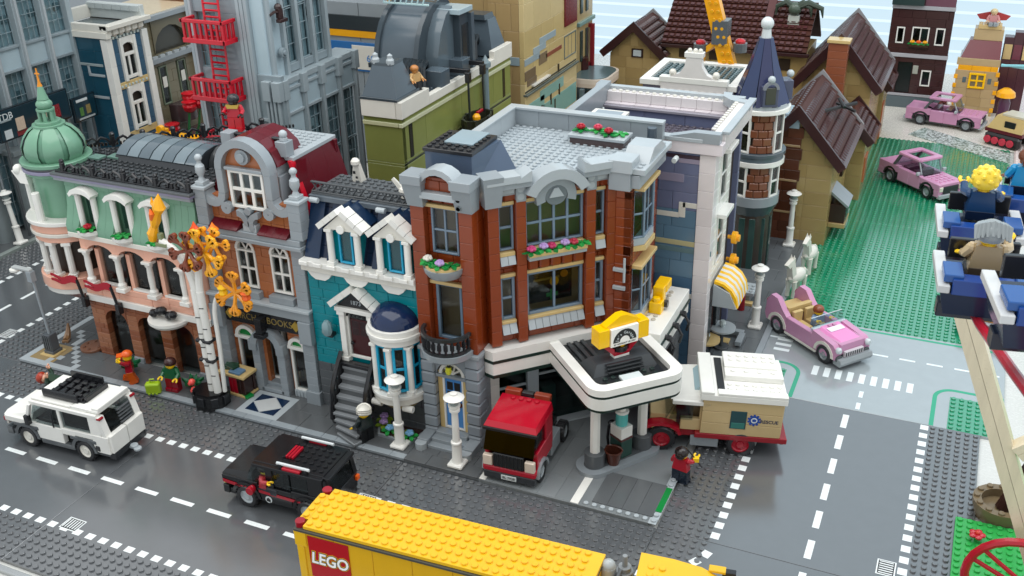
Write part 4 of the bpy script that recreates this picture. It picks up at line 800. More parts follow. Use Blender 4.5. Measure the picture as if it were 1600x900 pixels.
K = lambda nm, u, v, z, w_, d, h, m, b=.05: bxm(CA, nm, *uv(*CC, AN, u, v), z, w_, d, h, m, AN, b)
for v in (-3.8, -2.9, -2.0): K('roof_grille', -6, v, 12.8, 6.5, .5, .25, M('#3a3d3f'))
for k in range(5): K('roof_slat', 2.2, -3.2, 12.25+.0*k, .01, .01, .01, DGREY) if 0 else None
G().hull([(*uv(*CC, AN, u, v), 12.8) for u, v in ((.4, -4.1), (4.2, -4.1), (4.2, 4.1), (.4, 4.1))], [(*uv(*CC, AN, u, v), 14.1) for u, v in ((1.6, -3.4), (3.6, -3.4), (3.6, 3.4), (1.6, 3.4))]).make('sign_base', M('#43474a'), CA)
for k in range(3): K('roof_grille', 3.75+.25*k, -2.4, 13.1+.35*(2-k), .4, 4.6, .25, M('#2b2e30'))
g = G(); 
for u in (5, 6): 
    for v in range(-3, 4): g.stud(*uv(*CC, AN, u, v), 12.8)
for v in range(-3, 4): g.stud(*uv(*CC, AN, -6, v), 12.8)
stuff(g.make('studs', M('#23302d', .2), CA)); K('skylight', 5.2, -1.4, 12.8, 1.4, 2.6, .35, TRCLEAR)
for x, y in ((54.1, 7.3), (58.1, 13)):
    G().cyl(x, y, .9, 1.25, 1.9, 16).make('post_foot', DGREY, CA); g = G(); g.lathe(x, y, 2.8, [(.62, 0), (.62, 7.8)], 8); g.make('post', WHITE, CA)
SG = thing('garage_sign', 'yellow and white roof sign with arched lettering held by red wings', 'sign', (*uv(*CC, AN, 2.6, 0), 14.1), AN+PI/2+.1); SG.scale = (.8, .8, .8)
bxm(SG, 'sign_base', -1.3, -.6, 0, 2.6, 1.2, .4, WHITE); bxm(SG, 'sign_base', -1.3, -.6, .4, 2.6, 1.2, .6, RED); G().cyl(0, 0, 1, 1.1, .8, 12).make('turntable', BLACK, SG)
for s in (-1, 1): G().hull([(s*1.2, -.5, .4), (s*1.2, .6, .4), (s*4.2, .6, 3.4), (s*4.2, -.5, 3.4)], [(s*1.2, -.5, 1.5), (s*1.2, .6, 1.5), (s*4.0, .6, 3.9), (s*4.0, -.5, 3.9)]).make('wing', RED, SG)
G().prism([(-2.9, 2.5), (-1.2, 2.5), (0, 1.7), (1.2, 2.5), (2.9, 2.5), (2.9, 5.6), (.5, 6.9), (-.5, 6.9), (-2.9, 5.6)], -.7, .7, 'xz').make('sign_body', YEL, SG)
for s in (-1, 1): bxm(SG, 'sign_block', s*3.3-.9, -1.1, 2.6, 1.8, 2.2, 2.8, YEL)
bd_ = O('sign_board', G().box(-2.3, -1.25, 2.4, 4.6, .5, 2.9, .04).mesh('sign_board', M('#eeece6', .35)), SG)
ring_arch(bd_, 0, -1.28, 3.05, .85, 1.95, INK, .04, n=12)
for i, ch in enumerate("Jo's Garage"):
    t = PI*.93-PI*.86*i/10; text(bd_, ch, (1.38*math.cos(t), -1.3, 3.05+1.38*math.sin(t)), .62, PRINTW, (PI/2, t-PI/2 if 0 else -(t-PI/2), 0), .01)
text(bd_, 'BY WITHOUT UR 2967', (0, -1.27, 2.72), .36, INK, ext=.01, bold=.008)
IS = thing('pump_island', 'light grey rounded kerb island under the fuel canopy posts', 'island'); IA = math.atan2(13-7.3, 58.1-54.1); mx_, my_ = 56.1, 10.15
G().prism(rr(mx_, my_, 11.5, 4.2, 2.05, IA, 0), .4, .95).make('kerb_ring', LGREY, IS); G().prism(rr(mx_, my_, 9.6, 2.3, 1.1, IA, 0), .95, 1.0).make('island_top', DGREY, IS); G().prism(rr(mx_, my_, 11.3, 4, 2, IA, 0), .25, .41).make('island_base', DGREY, IS)
PU = thing('fuel_pump', 'old fuel pump with dark green base, white body and clear turquoise globe', 'fuel pump', (56.3, 10.5, 1), IA-PI/2+.1)
bxm(PU, 'pump_base', -1, -.9, 0, 2, 1.8, 2.4, M('#1d3f36')); bxm(PU, 'pump_band', -1.05, -.95, 2.4, 2.1, 1.9, .3, M('#4d2320')); bxm(PU, 'pump_body', -1, -.9, 2.7, 2, 1.8, 1.5, WHITE); G().cyl(0, 0, 4.2, .75, 1.7, 14).make('pump_globe', M('#5db9b5', .08), PU); G().cyl(0, 0, 5.9, .85, .35, 14).cyl(0, 0, 6.2, .5, 1, 12).make('pump_cap', WHITE, PU); G().cyl(0, 0, 6.9, .55, .5, 12).make('pump_knob', DGREY, PU)
G().tube([(-1.2, -.3, 3.6), (-1.7, -.5, 3.2), (-1.8, -.6, 1.6), (-1.5, -.7, .6)], .18, 6).ball(-1.35, -.35, 3.7, .5, 8, 5).make('hose', BLACK, PU)
BK = thing('bucket', 'dark brown bucket standing on the pump island beside the near post', 'bucket', (56.1, 8.3, .95)); G().lathe(0, 0, 0, [(.7, 0), (1.0, 1.7), (1.12, 1.75), (1.12, 1.9), (.95, 1.9), (.7, .3), (.01, .3)], 16).make('pail', M('#4f2a20'), BK); G().tube([(1.05*math.cos(PI*i/8), .3, 1.8+.5*math.sin(PI*i/8)) for i in range(9)], .1, 5).make('handle', M('#4f2a20'), BK)
WS = thing('warning_sign', 'yellow triangular warning sign standing behind the fuel canopy', 'sign', (59.6, 27.5, 1)); G().prism([(-1.3, 0), (1.3, 0), (0, 2.6)], -.15, .15, 'xz').make('sign_plate', YEL, WS); G().prism([(-.95, .25), (.95, .25), (0, 2.1)], -.2, -.14, 'xz').make('sign_border', INK, WS); G().prism([(-.7, .4), (.7, .4), (0, 1.8)], -.22, -.19, 'xz').make('sign_field', YEL, WS); G().prism([(.1, 1.4), (-.3, .9), (0, .9), (-.1, .45), (.3, 1), (0, 1)], -.25, -.21, 'xz').make('sign_bolt', INK, WS); G().cyl(0, .1, -.8, .2, .9, 8).make('sign_post', BLACK, WS)
# ------------------------------------------------------------------ street lamps
def lamp0():
    t = thing('street_lamp', 'x', 'street lamp', group='white toy street lamps')
    G().box(-1, -1, 0, 2, 2, .55, .25).lathe(0, 0, .5, [(.8, 0), (.62, .3), (.6, 2.6), (.68, 2.7), (.68, 2.95), (.46, 3.05), (.4, 7.2), (.66, 7.3), (.66, 7.6), (.45, 7.7), (.45, 7.9), (.75, 8.0), (.75, 8.2)], 14).make('post', WHITE, t)
    G().lathe(0, 0, 8.7, [(.5, 0), (.68, .5), (.72, .9)], 12).make('lantern_glass', M('#8f9a99', .12), t); G().lathe(0, 0, 9.55, [(1.2, 0), (1.27, .12), (.95, .35), (.45, .5), (.45, .7), (.3, .75)], 16).make('lamp_cap', WHITE, t)
    return t
L0 = lamp0()
for i, (x, y, z, lb) in enumerate(((38.7, 1.4, .5, 'white street lamp in front of the blue garage door'), (30.3, 2.2, .5, 'white street lamp in front of the turquoise bay window'),
        (64.4, 48.6, .45, 'white street lamp on the side pavement next to the pink convertible'), (63.6, 79.6, .45, 'white street lamp in front of the reddish brown cottage wall'), (-64.9, 30.8, .5, 'leaning white street lamp on the far left pavement below the glass tower'))):
    o = L0 if i == 0 else copy_tree(L0); o.location = (x, y, z); o['label'] = lb
    if i == 4: o.rotation_euler = (0, -.10, 0)
t = thing('street_lamp', 'tall thin grey street lamp with side arm on a tan tile at the hotel corner', 'street lamp', (-28.7, 3.4, .6))
G().box(-.9, -.9, 0, 1.8, 1.8, .5).box(-.7, -.7, .5, 1.4, 1.4, 2.6).make('lamp_base', M('#565b60'), t); g = G()
for k in range(4): g.box(-.75+.4*k, -.85, .7, .2, .2, 2.2, .03)
g.make('base_rib', DGREY, t); G().tube([(0, 0, 3), (-.6, 0, 13)], .2, 8).box(-1.1, -.45, 11.4, .9, .9, 1.6).make('post', LGREY, t); G().box(-3.8, -.35, 13, 3.4, .7, .35).make('arm', M('#b3b8b8'), t); G().lathe(-3.6, 0, 12.2, [(.2, .0), (.75, .4), (.75, .7), (.3, .8)], 12).make('lamp_shade', WHITE, t)

# ------------------------------------------------------------------ wheels and vehicles
def wheel(par, x, y, z, r, wd, side, rim, tyre=RUB, tread=True):
    k = ('wheel', r, wd, side, rim.name, tread)
    if k not in MESHES:
        g = G(); g.lathe(0, wd/2, 0, [(r*.62, 0), (r*.9, 0), (r, wd*.2), (r, wd*.8), (r*.9, wd), (r*.62, wd)], 20, 'y', cap=False)
        if tread:
            for i in range(18): t = 2*PI*i/18; c, s = math.cos(t), math.sin(t); g.box(r*c-.09, -wd*.42, r*s-.09, .18, wd*.84, .18, .02)
        h = G(); h.lathe(0, wd*.42, 0, [(0.01, .05), (.25*r, 0), (.3*r, .12), (.5*r, .16), (.58*r, .02), (.66*r, .02), (.66*r, wd*.8), (.01, wd*.8)], 16, 'y')
        for i in range(6): t = PI*i/3; h.box(.42*r*math.cos(t)-.07, wd*.33 if 0 else -wd*.02, .42*r*math.sin(t)-.07, .14, .1, .14, .02)
        MESHES[k] = (g.mesh('tyre', tyre), h.mesh('rim', rim))
    a, b = MESHES[k]; o = O('wheel', a, par, (x, y, z)); q = O('rim', b, o)
    if side < 0: q.rotation_euler = (0, 0, PI)
    return o
# note: lathe about y runs towards -y, so the rim's open face looks along +y in mesh space and is turned for the near side
def fender(par, x, y, z, r, wd, m, name='wheel_arch'):
    A = [PI*(.02+.96*i/8) for i in range(9)]
    G().band([(x+(r+.45)*math.cos(t), z+(r+.45)*math.sin(t)) for t in A], [(x+r*math.cos(t), z+r*math.sin(t)) for t in A], y, y+wd).make(name, m, par)
def quad(par, name, pts, th, m):
    """a plate from four points, thickened along its normal"""
    p = [Vector(q) for q in pts]; n = (p[1]-p[0]).cross(p[3]-p[0]).normalized()*th
    return G().hull(p, [q+n for q in p]).make(name, m, par)
# white off-road car
WC = thing('offroad_car', 'white boxy off-road car with grey wheel arches and black roof rack', 'car', (-9.0, -11.6, 0), math.radians(2.5)); WC.scale = (.91, .91, .95)
def white_car():
    bx = lambda n, x, y, z, w_, d, h, m=WHITE, b=.06: bxm(WC, n, x, y, z, w_, d, h, m, 0, b)
    bx('chassis', -8.6, -3, 1.0, 17.2, 6, .8, DGREY); bx('bumper', -9.5, -3.2, 1.0, 1, 6.4, 1.1, DGREY); bx('rear_bumper', 8.4, -3.1, .9, 1, 6.2, .9, M('#2b2d30'))
    for s in (-1, 1):
        y = -3.5 if s < 0 else 2.7
        bx('sill', -3, y, 1.1, 5.8, .8, .7, DGREY); bx('front_door', -3.4, y, 1.8, 4.6, .8, 2.3); bx('rear_panel', 1.2, y, 3.4, 2.2, .8, .9); bx('rear_panel', 6.4, y, 1.8, 2.6, .8, 2.6); bx('rear_panel', 3.4, y, 3.6, 3, .8, .75)
        bx('front_wing', -9, y, 3.4, 5.6, .8, .8); bx('roof_rail', -3.6, y, 7.0, 11.4, .8, .55); bx('pillar', .9, y+.1, 4.1, .5, .6, 2.9); bx('pillar', 6.2, y+.1, 4.3, 1.8, .6, 2.8)
        quad(WC, 'pillar', [(-4.9, y+.15, 4.1), (-4.4, y+.15, 4.1), (-3.2, y+.15, 7.1), (-3.6, y+.15, 7.1)], .5 if s < 0 else .5, WHITE)
        quad(WC, 'side_window', [(-4.4, y+.3, 4.1), (.9, y+.3, 4.1), (.9, y+.3, 7), (-3.2, y+.3, 7)], .1, SMOKE); bx('side_window', 1.4, y+.3, 4.2, 4.8, .1, 2.8, SMOKE)
        for x in (-5.3, 4.7): 
            fender(WC, x, y-.15 if s < 0 else y-.05, 1.5, 1.75, 1, DGREY); wheel(WC, x, s*3.0, 1.5, 1.55, 1.25, s, OFFW)
            bx('wheel_arch', x-2.3, y-.1, 2.9, 4.6, .9, .65, DGREY, .15)
        bx('mirror', -4.6, y-.7 if s < 0 else y+.7, 3.9, .7, .8, 1.5, BLACK, .1); bx('door_handle', -.2, y-.1 if s < 0 else y+.8, 4.1, .25, .15, 2.3, BLACK)
        bx('headlight', -9.35, s*2.6-.5, 2.5, .4, 1, 1, M('#c8c4bd', .15)); bx('indicator', -9.4, s*3.1-.3, 3.2, .5, .6, .6, TRRED); bx('tail_light', 7.9, y-.02, 6.9, .6, .85, .3, TRRED); bx('mud_flap', 6.6, y-.12 if s < 0 else y+.1, 1.9, .9, .9, 1, BLACK, .2)
    bx('grille', -9.3, -2.2, 1.9, .5, 4.4, 1.6, BLACK)
    G().hull([(-9.3, -3.2, 4.1), (-4.2, -3.2, 4.1), (-4.2, 3.2, 4.1), (-9.3, 3.2, 4.1)], [(-9, -2.7, 4.6), (-4.2, -2.7, 5.1), (-4.2, 2.7, 5.1), (-9, 2.7, 4.6)]).make('bonnet', WHITE, WC)
    quad(WC, 'windscreen', [(-4.7, -2.8, 4.6), (-4.7, 2.8, 4.6), (-3.5, 2.8, 7.2), (-3.5, -2.8, 7.2)], .12, SMOKE); bx('windscreen_frame', -4.1, -3, 6.9, .5, 6, .3, BLACK)
    bx('roof', -3.6, -2.9, 7.35, 11.4, 5.8, .45); bx('roof', -3.5, -3.1, 7.6, 6.8, 6.2, .3); bx('roof_bar', 3.6, -3.1, 7.6, 4.4, 6.2, .4); bx('roof_bar', 6.9, -3, 7.8, 1.1, 6, .5)
    rk = O('roof_rack', G().box(-1.6, -2.1, 7.95, 6.6, 4.6, .25).mesh('roof_rack', BLACK), WC)
    bx2 = lambda x, y, z, w_, d, h: bxm(rk, 'rack_rail', x, y, z, w_, d, h, BLACK)
    bx2(-1.9, -2.4, 8, 6, .35, 1.1); bx2(-1.2, 2.3, 8, 5.6, .35, 1.3); bx2(4.8, -1.8, 8, .4, 4.2, .7)
    for i in range(5): bx2(-1.2+1.25*i, -2, 8.2, .7, 4.2, .3)
    for i in range(4):
        for j in range(3): bx2(-1+1.4*i, -1.6+1.3*j, 8.5, .9, .5, .25)
    for k in range(3): bx('roof_tile', 3.4, -3.15, 7.55+.17*k, 2.6+.3*k, .3, .12)
    quad(WC, 'rear_window', [(8.55, -2.4, 4.5), (8.55, 2.4, 4.5), (8.0, 2.4, 7), (8.0, -2.4, 7)], .12, SMOKE)
    for k in range(5): bx('rear_louvre', 8.15+.08*(4-k), -.2, 4.7+.45*k, .35, 2.5, .22, DGREY)
    for s in (-1, 1): quad(WC, 'pillar', [(8.2, s*2.9-.5, 4.3), (8.9, s*2.9-.5, 4.3), (8.2, s*2.9-.5, 7.2), (7.5, s*2.9-.5, 7.2)], -1, WHITE)
    bx('tailgate', 8.6, -3.2, 1.9, .8, 3.15, 2.6); bx('tailgate', 8.6, .05, 1.9, .8, 3.15, 2.6); bx('interior', -3, -2.6, 1.9, 10.8, 5.2, 2.6, M('#201f1e')); bx('seat', -1.5, -2.3, 4.4, 1, 4.6, 1.6, M('#26221f'))
    G().cyl(9.9, 0, 1.2, .55, .3, 10).cyl(10.6, -.2, 1.0, .55, .3, 10).box(9, -.4, 1, 1.2, .8, .3).make('tow_hitch', LG2, WC)
white_car()
# black off-road car
BC = thing('offroad_car', 'black off-road car with red stripe, red roof lights and silver roof bars', 'car', (23.4, -10.9, 0), math.radians(2)); BC.scale = (.9, .9, .93)
def black_car():
    K1 = M('#17181b', .25); bx = lambda n, x, y, z, w_, d, h, m=K1, b=.06: bxm(BC, n, x, y, z, w_, d, h, m, 0, b)
    bx('chassis', -7.5, -3, .9, 15.4, 6, .8, M('#26282a')); bx('bumper', -8.3, -3.2, 1, .9, 6.4, 1.2, M('#26282a'))
    for s in (-1, 1):
        y = -3.5 if s < 0 else 2.7
        bx('door', -2.6, y, 1.5, 5, .8, 2.2); bx('front_wing', -8, y, 2.9, 5.4, .8, 1.1); bx('rear_wing', 2.4, y, 2.6, 5.4, .8, 1.4); bx('roof_rail', -3, y, 6.4, 10.2, .8, .45)
        yy = y-.04 if s < 0 else y+.76
        quad(BC, 'red_stripe', [(-7.8, yy, 3.0), (-3.2, yy, 2.6), (-3.2, yy, 3.0), (-7.8, yy, 3.45)], -.06 if s > 0 else .06, RED); quad(BC, 'red_stripe', [(-2.4, yy, 2.7), (5, yy, 2.45), (5, yy, 2.85), (-2.4, yy, 3.1)], .06 if s < 0 else -.06, RED)
        quad(BC, 'side_window', [(-4.3, y+.3, 3.9), (-1.2, y+.3, 3.9), (-1.2, y+.3, 6.4), (-3.2, y+.3, 6.4)], .1, CLEAR); bx('side_window', -.2, y+.25, 3.9, 2.4, .12, 2.4, CLEAR); bx('side_window', 2.4, y+.25, 3.9, 2.4, .12, 2.4, CLEAR)
        bx('pillar', -1.2, y+.1, 3.7, 1, .6, 2.8); bx('pillar', 4.9, y+.1, 4, 2.2, .6, 2.5)
        for x in (-4.4, 4.6): fender(BC, x, y-.1, 1.5, 1.75, .95, K1); wheel(BC, x, s*3.1, 1.55, 1.55, 1.3, s, LG2)
        G().cyl(-3.2, y+.4-.9*(1 if s < 0 else -.2), 3.2, .55, .5, 12, 'y').ball(-3.2, y-.3 if s < 0 else y+1.1, 3.2, .5, 10, 6).make('mirror', RED, BC)
        G().tube([(.5, s*2.9, 7.4), (5.2, s*2.9, 7.4)], .2, 8).make('roof_bar', M('#c5cacc', .2), BC)
        for x in (1, 4.6): G().cyl(x, s*2.9, 6.8, .32, .6, 8).make('bar_mount', BLACK, BC)
        for k in range(2): bx('red_grille', 1.5, s*3.15-.35+.35*k, 6.9, 2.6, .25, .35, RED)
        bx('headlight', -8.2, s*2.5-.6, 2.4, .4, 1.2, .9, TRYEL); bx('tail_light', 7.9, s*3-.35, 2.8, .4, .7, .7, ORNG)
        G().cyl(0, 0, 0, .5, .05, 14, 'y').make('emblem', PRINTW, BC, (-1.1, y-.01 if s < 0 else y+.83, 1.9)); G().prism([(-.3, -.2), (.25, -.35), (.3, .05), (0, .3), (-.28, .15)], -.09, -.04, 'xz').make('emblem_horse', INK, BC, (-1.1, y-.01 if s < 0 else y+.93, 1.9))
    G().hull([(-8.2, -3.1, 3.9), (-3.6, -3.1, 3.9), (-3.6, 3.1, 3.9), (-8.2, 3.1, 3.9)], [(-7.8, -2.7, 4.4), (-3.8, -2.7, 4.8), (-3.8, 2.7, 4.8), (-7.8, 2.7, 4.4)]).make('bonnet', K1, BC)
    bx('grille', -8.3, -1.8, 2, .5, 3.6, 1.6, M('#303336')); quad(BC, 'windscreen', [(-4.4, -2.8, 4.6), (-4.4, 2.8, 4.6), (-3, 2.8, 6.7), (-3, -2.8, 6.7)], .12, SMOKE)
    bx('roof', -3.1, -2.9, 6.55, 10.4, 5.8, .4); g = G(); g.studs(-.2, -2.5, 6.95, 7, 5, lambda a, b: abs(b) < .1 and a < 2 or .5 < a < 1.6 and abs(b) < 1.3); stuff(g.make('studs', K1, BC))
    for k in range(3): bx('red_grille', .6+.42*k, -1.2, 6.95, .3, 2.5, .4, RED)
    quad(BC, 'rear_window', [(7.8, -2.5, 3.9), (7.8, 2.5, 3.9), (7.2, 2.5, 6.6), (7.2, -2.5, 6.6)], .12, CLEAR); bx('tailgate', 7.3, -3.1, 1.8, .7, 6.2, 2.1); bx('spoiler', 7, -3.1, 6.5, 1, 6.2, .45)
    for s in (-1, 1): quad(BC, 'pillar', [(7.1, s*2.9-.35, 3.9), (8, s*2.9-.35, 3.9), (7.5, s*2.9-.35, 6.6), (6.8, s*2.9-.35, 6.6)], -.7, K1)
    bx('interior', -3.4, -2.5, 1.6, 10.6, 5, 2.2, M('#1d1d1d')); bx('seat', -.5, -2.2, 3.6, 1, 4.4, 1.8, M('#2a2a2c'))
black_car()

# ------------------------------------------------------------------ toy figures
def figure(label, loc, rz, torso, legs, head=SKIN, hair=None, hk='hair', armm=None, pose=(.3, .3), sit=False, lean=(0, 0), group=None, walk=0, sc_=1):
    t = thing('toy_figure', label, 'toy figure', loc, rz, group); t.rotation_euler = (lean[0], lean[1], rz); t.scale = (sc_,)*3
    armm = armm or torso
    if sit:
        g = G(); g.box(-.95, -.5, 0, 1.9, 1, .7)
        for s in (-1, 1): g.box(s*.5-.46, -1.9, -.15, .92, 2, .9, .1)
        g.make('legs', legs, t); z = .55
    else:
        G().box(-.98, -.45, 1.5, 1.96, .9, .4).make('hips', legs, t)
        for s in (-1, 1):
            a = walk*s; c, n = math.cos(a), math.sin(a); f = lambda y, z: (y*c-(z-1.6)*n, 1.6+y*n+(z-1.6)*c)
            p = [f(-.5, 1.7), f(.42, 1.7), f(.42, .0), f(-.75, 0), f(-.75, .45), f(-.5, .45)]
            G().prism(p, s*.5-.46, s*.5+.46, 'yz').make('leg', legs, t)
        z = 1.9
    G().hull([(-.97, -.48, z), (.97, -.48, z), (.97, .48, z), (-.97, .48, z)], [(-.72, -.42, z+1.55), (.72, -.42, z+1.55), (.72, .42, z+1.55), (-.72, .42, z+1.55)]).make('torso', torso, t)
    G().cyl(0, 0, z+1.5, .4, .25, 10).make('neck', head, t)
    hd = O('head', G().lathe(0, 0, z+1.68, [(.5, 0), (.63, .12), (.64, .9), (.5, 1.05), (.3, 1.07), (.3, 1.25)], 16).mesh('head', head), t)
    for s in (-1, 1): G().ball(s*.22, -.62, z+2.35, .07, 6, 4).make('eye', INK, hd)
    G().tube([(-.22, -.6, z+2.0), (-.1, -.64, z+1.93), (.1, -.64, z+1.93), (.22, -.6, z+2.0)], .03, 4).make('mouth', INK, hd)
    for s, a in ((-1, pose[0]), (1, pose[1])):
        sh = Vector((s*.85, 0, z+1.3)); el = sh+Vector((s*.33, -.35*math.sin(a)-.02, -.62*math.cos(a))); ha = el+Vector((s*.02, -.75*math.sin(a+.5), -.6*math.cos(a+.5)))
        am = O('arm', G().ball(*sh, .34, 8, 5).tube([sh, el, ha], [.34, .3, .26], 8).mesh('arm', armm), t)
        d_ = (ha-el).normalized(); hb = ha+d_*.12
        g = G(); g.tube([ha-d_*.05, hb], .2, 7); ctr = hb+d_*.25; sd = d_.cross(Vector((1, 0, 0))).normalized()
        g.tube([ctr+(-d_*math.cos(q)+Vector((math.sin(q), 0, 0)))*.3 for q in (-2.3, -1.6, -.8, 0, .8, 1.6, 2.3)], .13, 6).make('hand', head, am)
    if hair:
        h0 = z+2.35
        if hk == 'hair': G().ball(0, .1, h0, .82, 12, 7, sz=.85, lo=-.35).ball(0, .42, h0-.2, .6, 10, 6).make('hair', hair, t)
        if hk == 'big': 
            g = G(); g.ball(0, .12, h0+.1, .95, 12, 8, lo=-.6)
            for i in range(26): a_ = i*2.4; e_ = -.3+1.6*i/26; g.ball(.85*math.cos(a_)*math.cos(e_), .15+.85*math.sin(a_)*math.cos(e_), h0+.1+.85*math.sin(e_), .2, 6, 4)
            g.make('hair', hair, t)
        if hk == 'swept':
            g = G(); g.ball(0, .15, h0, .85, 12, 7, lo=-.5)
            for i in range(9): q = -1.2+.3*i; g.tube([(.7*math.sin(q), -.3+.3*abs(q), h0+.5), (.9*math.sin(q), .5, h0+.7-.2*abs(q)), (1.0*math.sin(q), 1.0, h0+.1-.2*abs(q))], [.2, .25, .08], 6)
            g.make('hair', hair, t)
        if hk == 'cap': G().ball(0, .05, h0+.05, .76, 12, 6, sz=.85, lo=-.1).hull([(-.6, -.5, h0), (.6, -.5, h0), (.5, -1.35, h0-.05), (-.5, -1.35, h0-.05)], [(-.6, -.5, h0+.15), (.6, -.5, h0+.15), (.5, -1.35, h0+.08), (-.5, -1.35, h0+.08)]).make('cap', hair, t)
        if hk == 'turban': 
            g = G(); g.ball(0, .1, h0+.15, .9, 12, 7, sz=.75, lo=-.5)
            for k in range(3): g.tube([(.82*math.cos(q), .1+.82*math.sin(q), h0-.05+.28*k+.12*math.sin(q*2)) for q in [i*PI/6 for i in range(12)]], .16, 5)
            g.make('hat', hair, t)
        if hk == 'brim': G().cyl(0, 0, h0+.1, 1.15, .15, 14).lathe(0, 0, h0+.2, [(.75, 0), (.65, .6), (.2, .8)], 12).make('hat', hair, t)
    return t
figure('toy figure in an orange cap, dark red top and orange trousers striding with raised arms', (-12.0, 1.4, .55), -.9, M('#9c1427'), M('#c9560f'), SKIN, ORNG, 'cap', None, (1.2, 1.9), walk=.35)
figure('toy figure in a green jacket and dark red trousers holding a lime suitcase', (-5.0, 2.0, .55), .1, M('#1a5b38'), M('#8c1022'), SKIN, M('#3a1d1a'), 'hair', None, (.4, .5))
o = thing('suitcase', 'lime green suitcase with handle standing at the kerb by the green jacketed figure', 'suitcase', (-7.0, .2, .6), .5); G().box(-1, -.5, 0, 2, 1, 1.6, .15).box(-.85, -.56, .2, 1.7, .1, 1.2).make('case', LIME, o); G().tube([(-.3, 0, 1.5), (-.3, 0, 2.1), (.3, 0, 2.1), (.3, 0, 1.5)], .12, 6).make('handle', LIME, o)
for k in range(3): G().box(-.7+.5*k, -.62, -.05, .3, .2, .3).make('foot', LIME, o)
figure('toy figure with white turban hair and dark clothes walking past the townhouse stairs', (25.7, 1.7, .55), -1.9, M('#1f2a2c'), M('#15171a'), SKIN, OFFW, 'turban', None, (.7, .3))
figure('toy mechanic in red shirt and navy dungarees seen from behind holding a wrench', (64.2, 8.9, .1), PI-.2, RED, M('#14202f'), SKIN, M('#1d1413'), 'hair', None, (1.4, .4))
o = thing('wrench', 'black wrench held up by the mechanic with a yellow grip', 'tool', (65.6, 9.4, 3.2), .3); G().tube([(-.8, 0, 1.4), (.2, -.1, .1), (.9, -.2, -.8)], .1, 6).make('shaft', BLACK, o); G().box(-.2, -.35, -.1, .7, .6, .6).make('grip', SKIN, o)
figure('red haired toy figure in a green jacket lying on the studs behind the white car', (-18.4, -3.2, .8), 2.0, M('#2f4a3c'), M('#6a4a30'), FLESH, M('#a03218'), 'hair', None, (1.4, 1.9), lean=(-1.15, 0))
figure('red and gold toy ninja with black helmet standing on a grey roof pedestal', (-.6, 17.5, 33.2), .3, M('#b5152a'), M('#c01425'), M('#2a1a18'), BLACK, 'hair', M('#b5152a'), (.8, .6), sc_=1.0)
o = thing('roof_pedestal', 'grey brick pedestal on the hotel roof carrying the red ninja figure', 'pedestal', (-.6, 17.5, 28.3)); 
for k in range(4): bxm(o, 'brick', -.8, -.8, 1.2*k, 1.6, 1.6, 1.2, LGREY)
g = G(); g.hull([(-.7, -.5, .0), (.7, -.5, .0), (.9, .3, -.2), (-.9, .3, -.2)], [(-.9, -.5, .5), (.9, -.5, .5), (1, .3, .4), (-1, .3, .4)]); so = thing('shoulder_armour', 'gold shoulder armour of the red ninja figure on the roof', 'armour', (-.6, 17.4, 36.3), .3); g.make('plate', GOLD, so); G().ball(0, .2, -.1, .5, 8, 5).make('clasp', M('#c9a028'), so)
for i, (x, y, lb) in enumerate(((28.4, 11.4, 'white chicken with open wings on the dark townhouse roof'), )):
    o = thing('chicken', lb, 'bird', (x, y, 30.0)); G().ball(0, 0, .8, .8, 10, 6, sx=1.2, sz=.8).ball(.6, -.3, 1.6, .42, 8, 5).lathe(0, 0, 0, [(.7, 0), (.7, .25), (.4, .3)], 10).hull([(-.9, -.2, .9), (-.9, .2, .9), (-1.9, .1, 2), (-1.9, -.1, 2)], [(-.5, -.2, 1.3), (-.5, .2, 1.3), (-1.6, .1, 2.3), (-1.6, -.1, 2.3)]).make('body', OFFW, o); G().lathe(1.0, -.4, 1.55, [(.14, 0), (.02, .3)], 6).make('beak', YEL2, o)
o = thing('cow', 'small white spotted dog sitting on the back edge of the townhouse roof', 'dog', (19.8, 14.6, 29.8)); G().hull([(-.7, -.5, 0), (.7, -.5, 0), (.7, .6, 0), (-.7, .6, 0)], [(-.4, -.5, 2.2), (.4, -.5, 2.2), (.4, .1, 2.2), (-.4, .1, 2.2)]).ball(0, -.5, 2.6, .6, 8, 5).make('body', OFFW, o); G().box(-.2, -.95, 1.2, .35, .1, .4).box(.1, -.9, .6, .3, .1, .3).make('spot', INK, o); o.name = 'dog'
# black car driver
figure('toy driver with yellow face inside the black off-road car', (21.9, -13.2, 2.6), PI/2, M('#a5343a'), M('#22252c'), SKIN, M('#171717'), 'hair', None, (1.3, 1.3), True)

# ------------------------------------------------------------------ birch tree, roses, books
BT = thing('birch_tree', 'white birch tree with orange leaves in a black planter before the bookshop', 'tree', (1.8, 1.5, 0))
G().prism([(2.6*math.cos(2*PI*(k+.5)/8), 2.2*math.sin(2*PI*(k+.5)/8)) for k in range(8)], .3, 2.2).make('planter', M('#1a1b1d'), BT); G().prism([(2.3*math.cos(2*PI*(k+.5)/8), 1.9*math.sin(2*PI*(k+.5)/8)) for k in range(8)], 2.2, 2.5).make('soil', M('#141416'), BT)
for k in range(8): t_ = 2*PI*k/8; G().box(-.5, -.25, 0, 1, .5, 1.3).make('planter_stone', M('#222427'), BT, (2.4*math.cos(t_), 2.0*math.sin(t_), .9), t_+PI/2)
tr = lambda pts, r, m=WHITE: G().tube(pts, r, 10).make('trunk', m, BT)
for dx in (0, 1.05):
    for a, b in ((2.5, 7.1), (7.6, 10.0), (10.5, 14.5), (14.5, 17.5)): G().cyl(.4+dx, -.2*dx, a, .52, b-a, 12).make('trunk_segment', WHITE, BT)
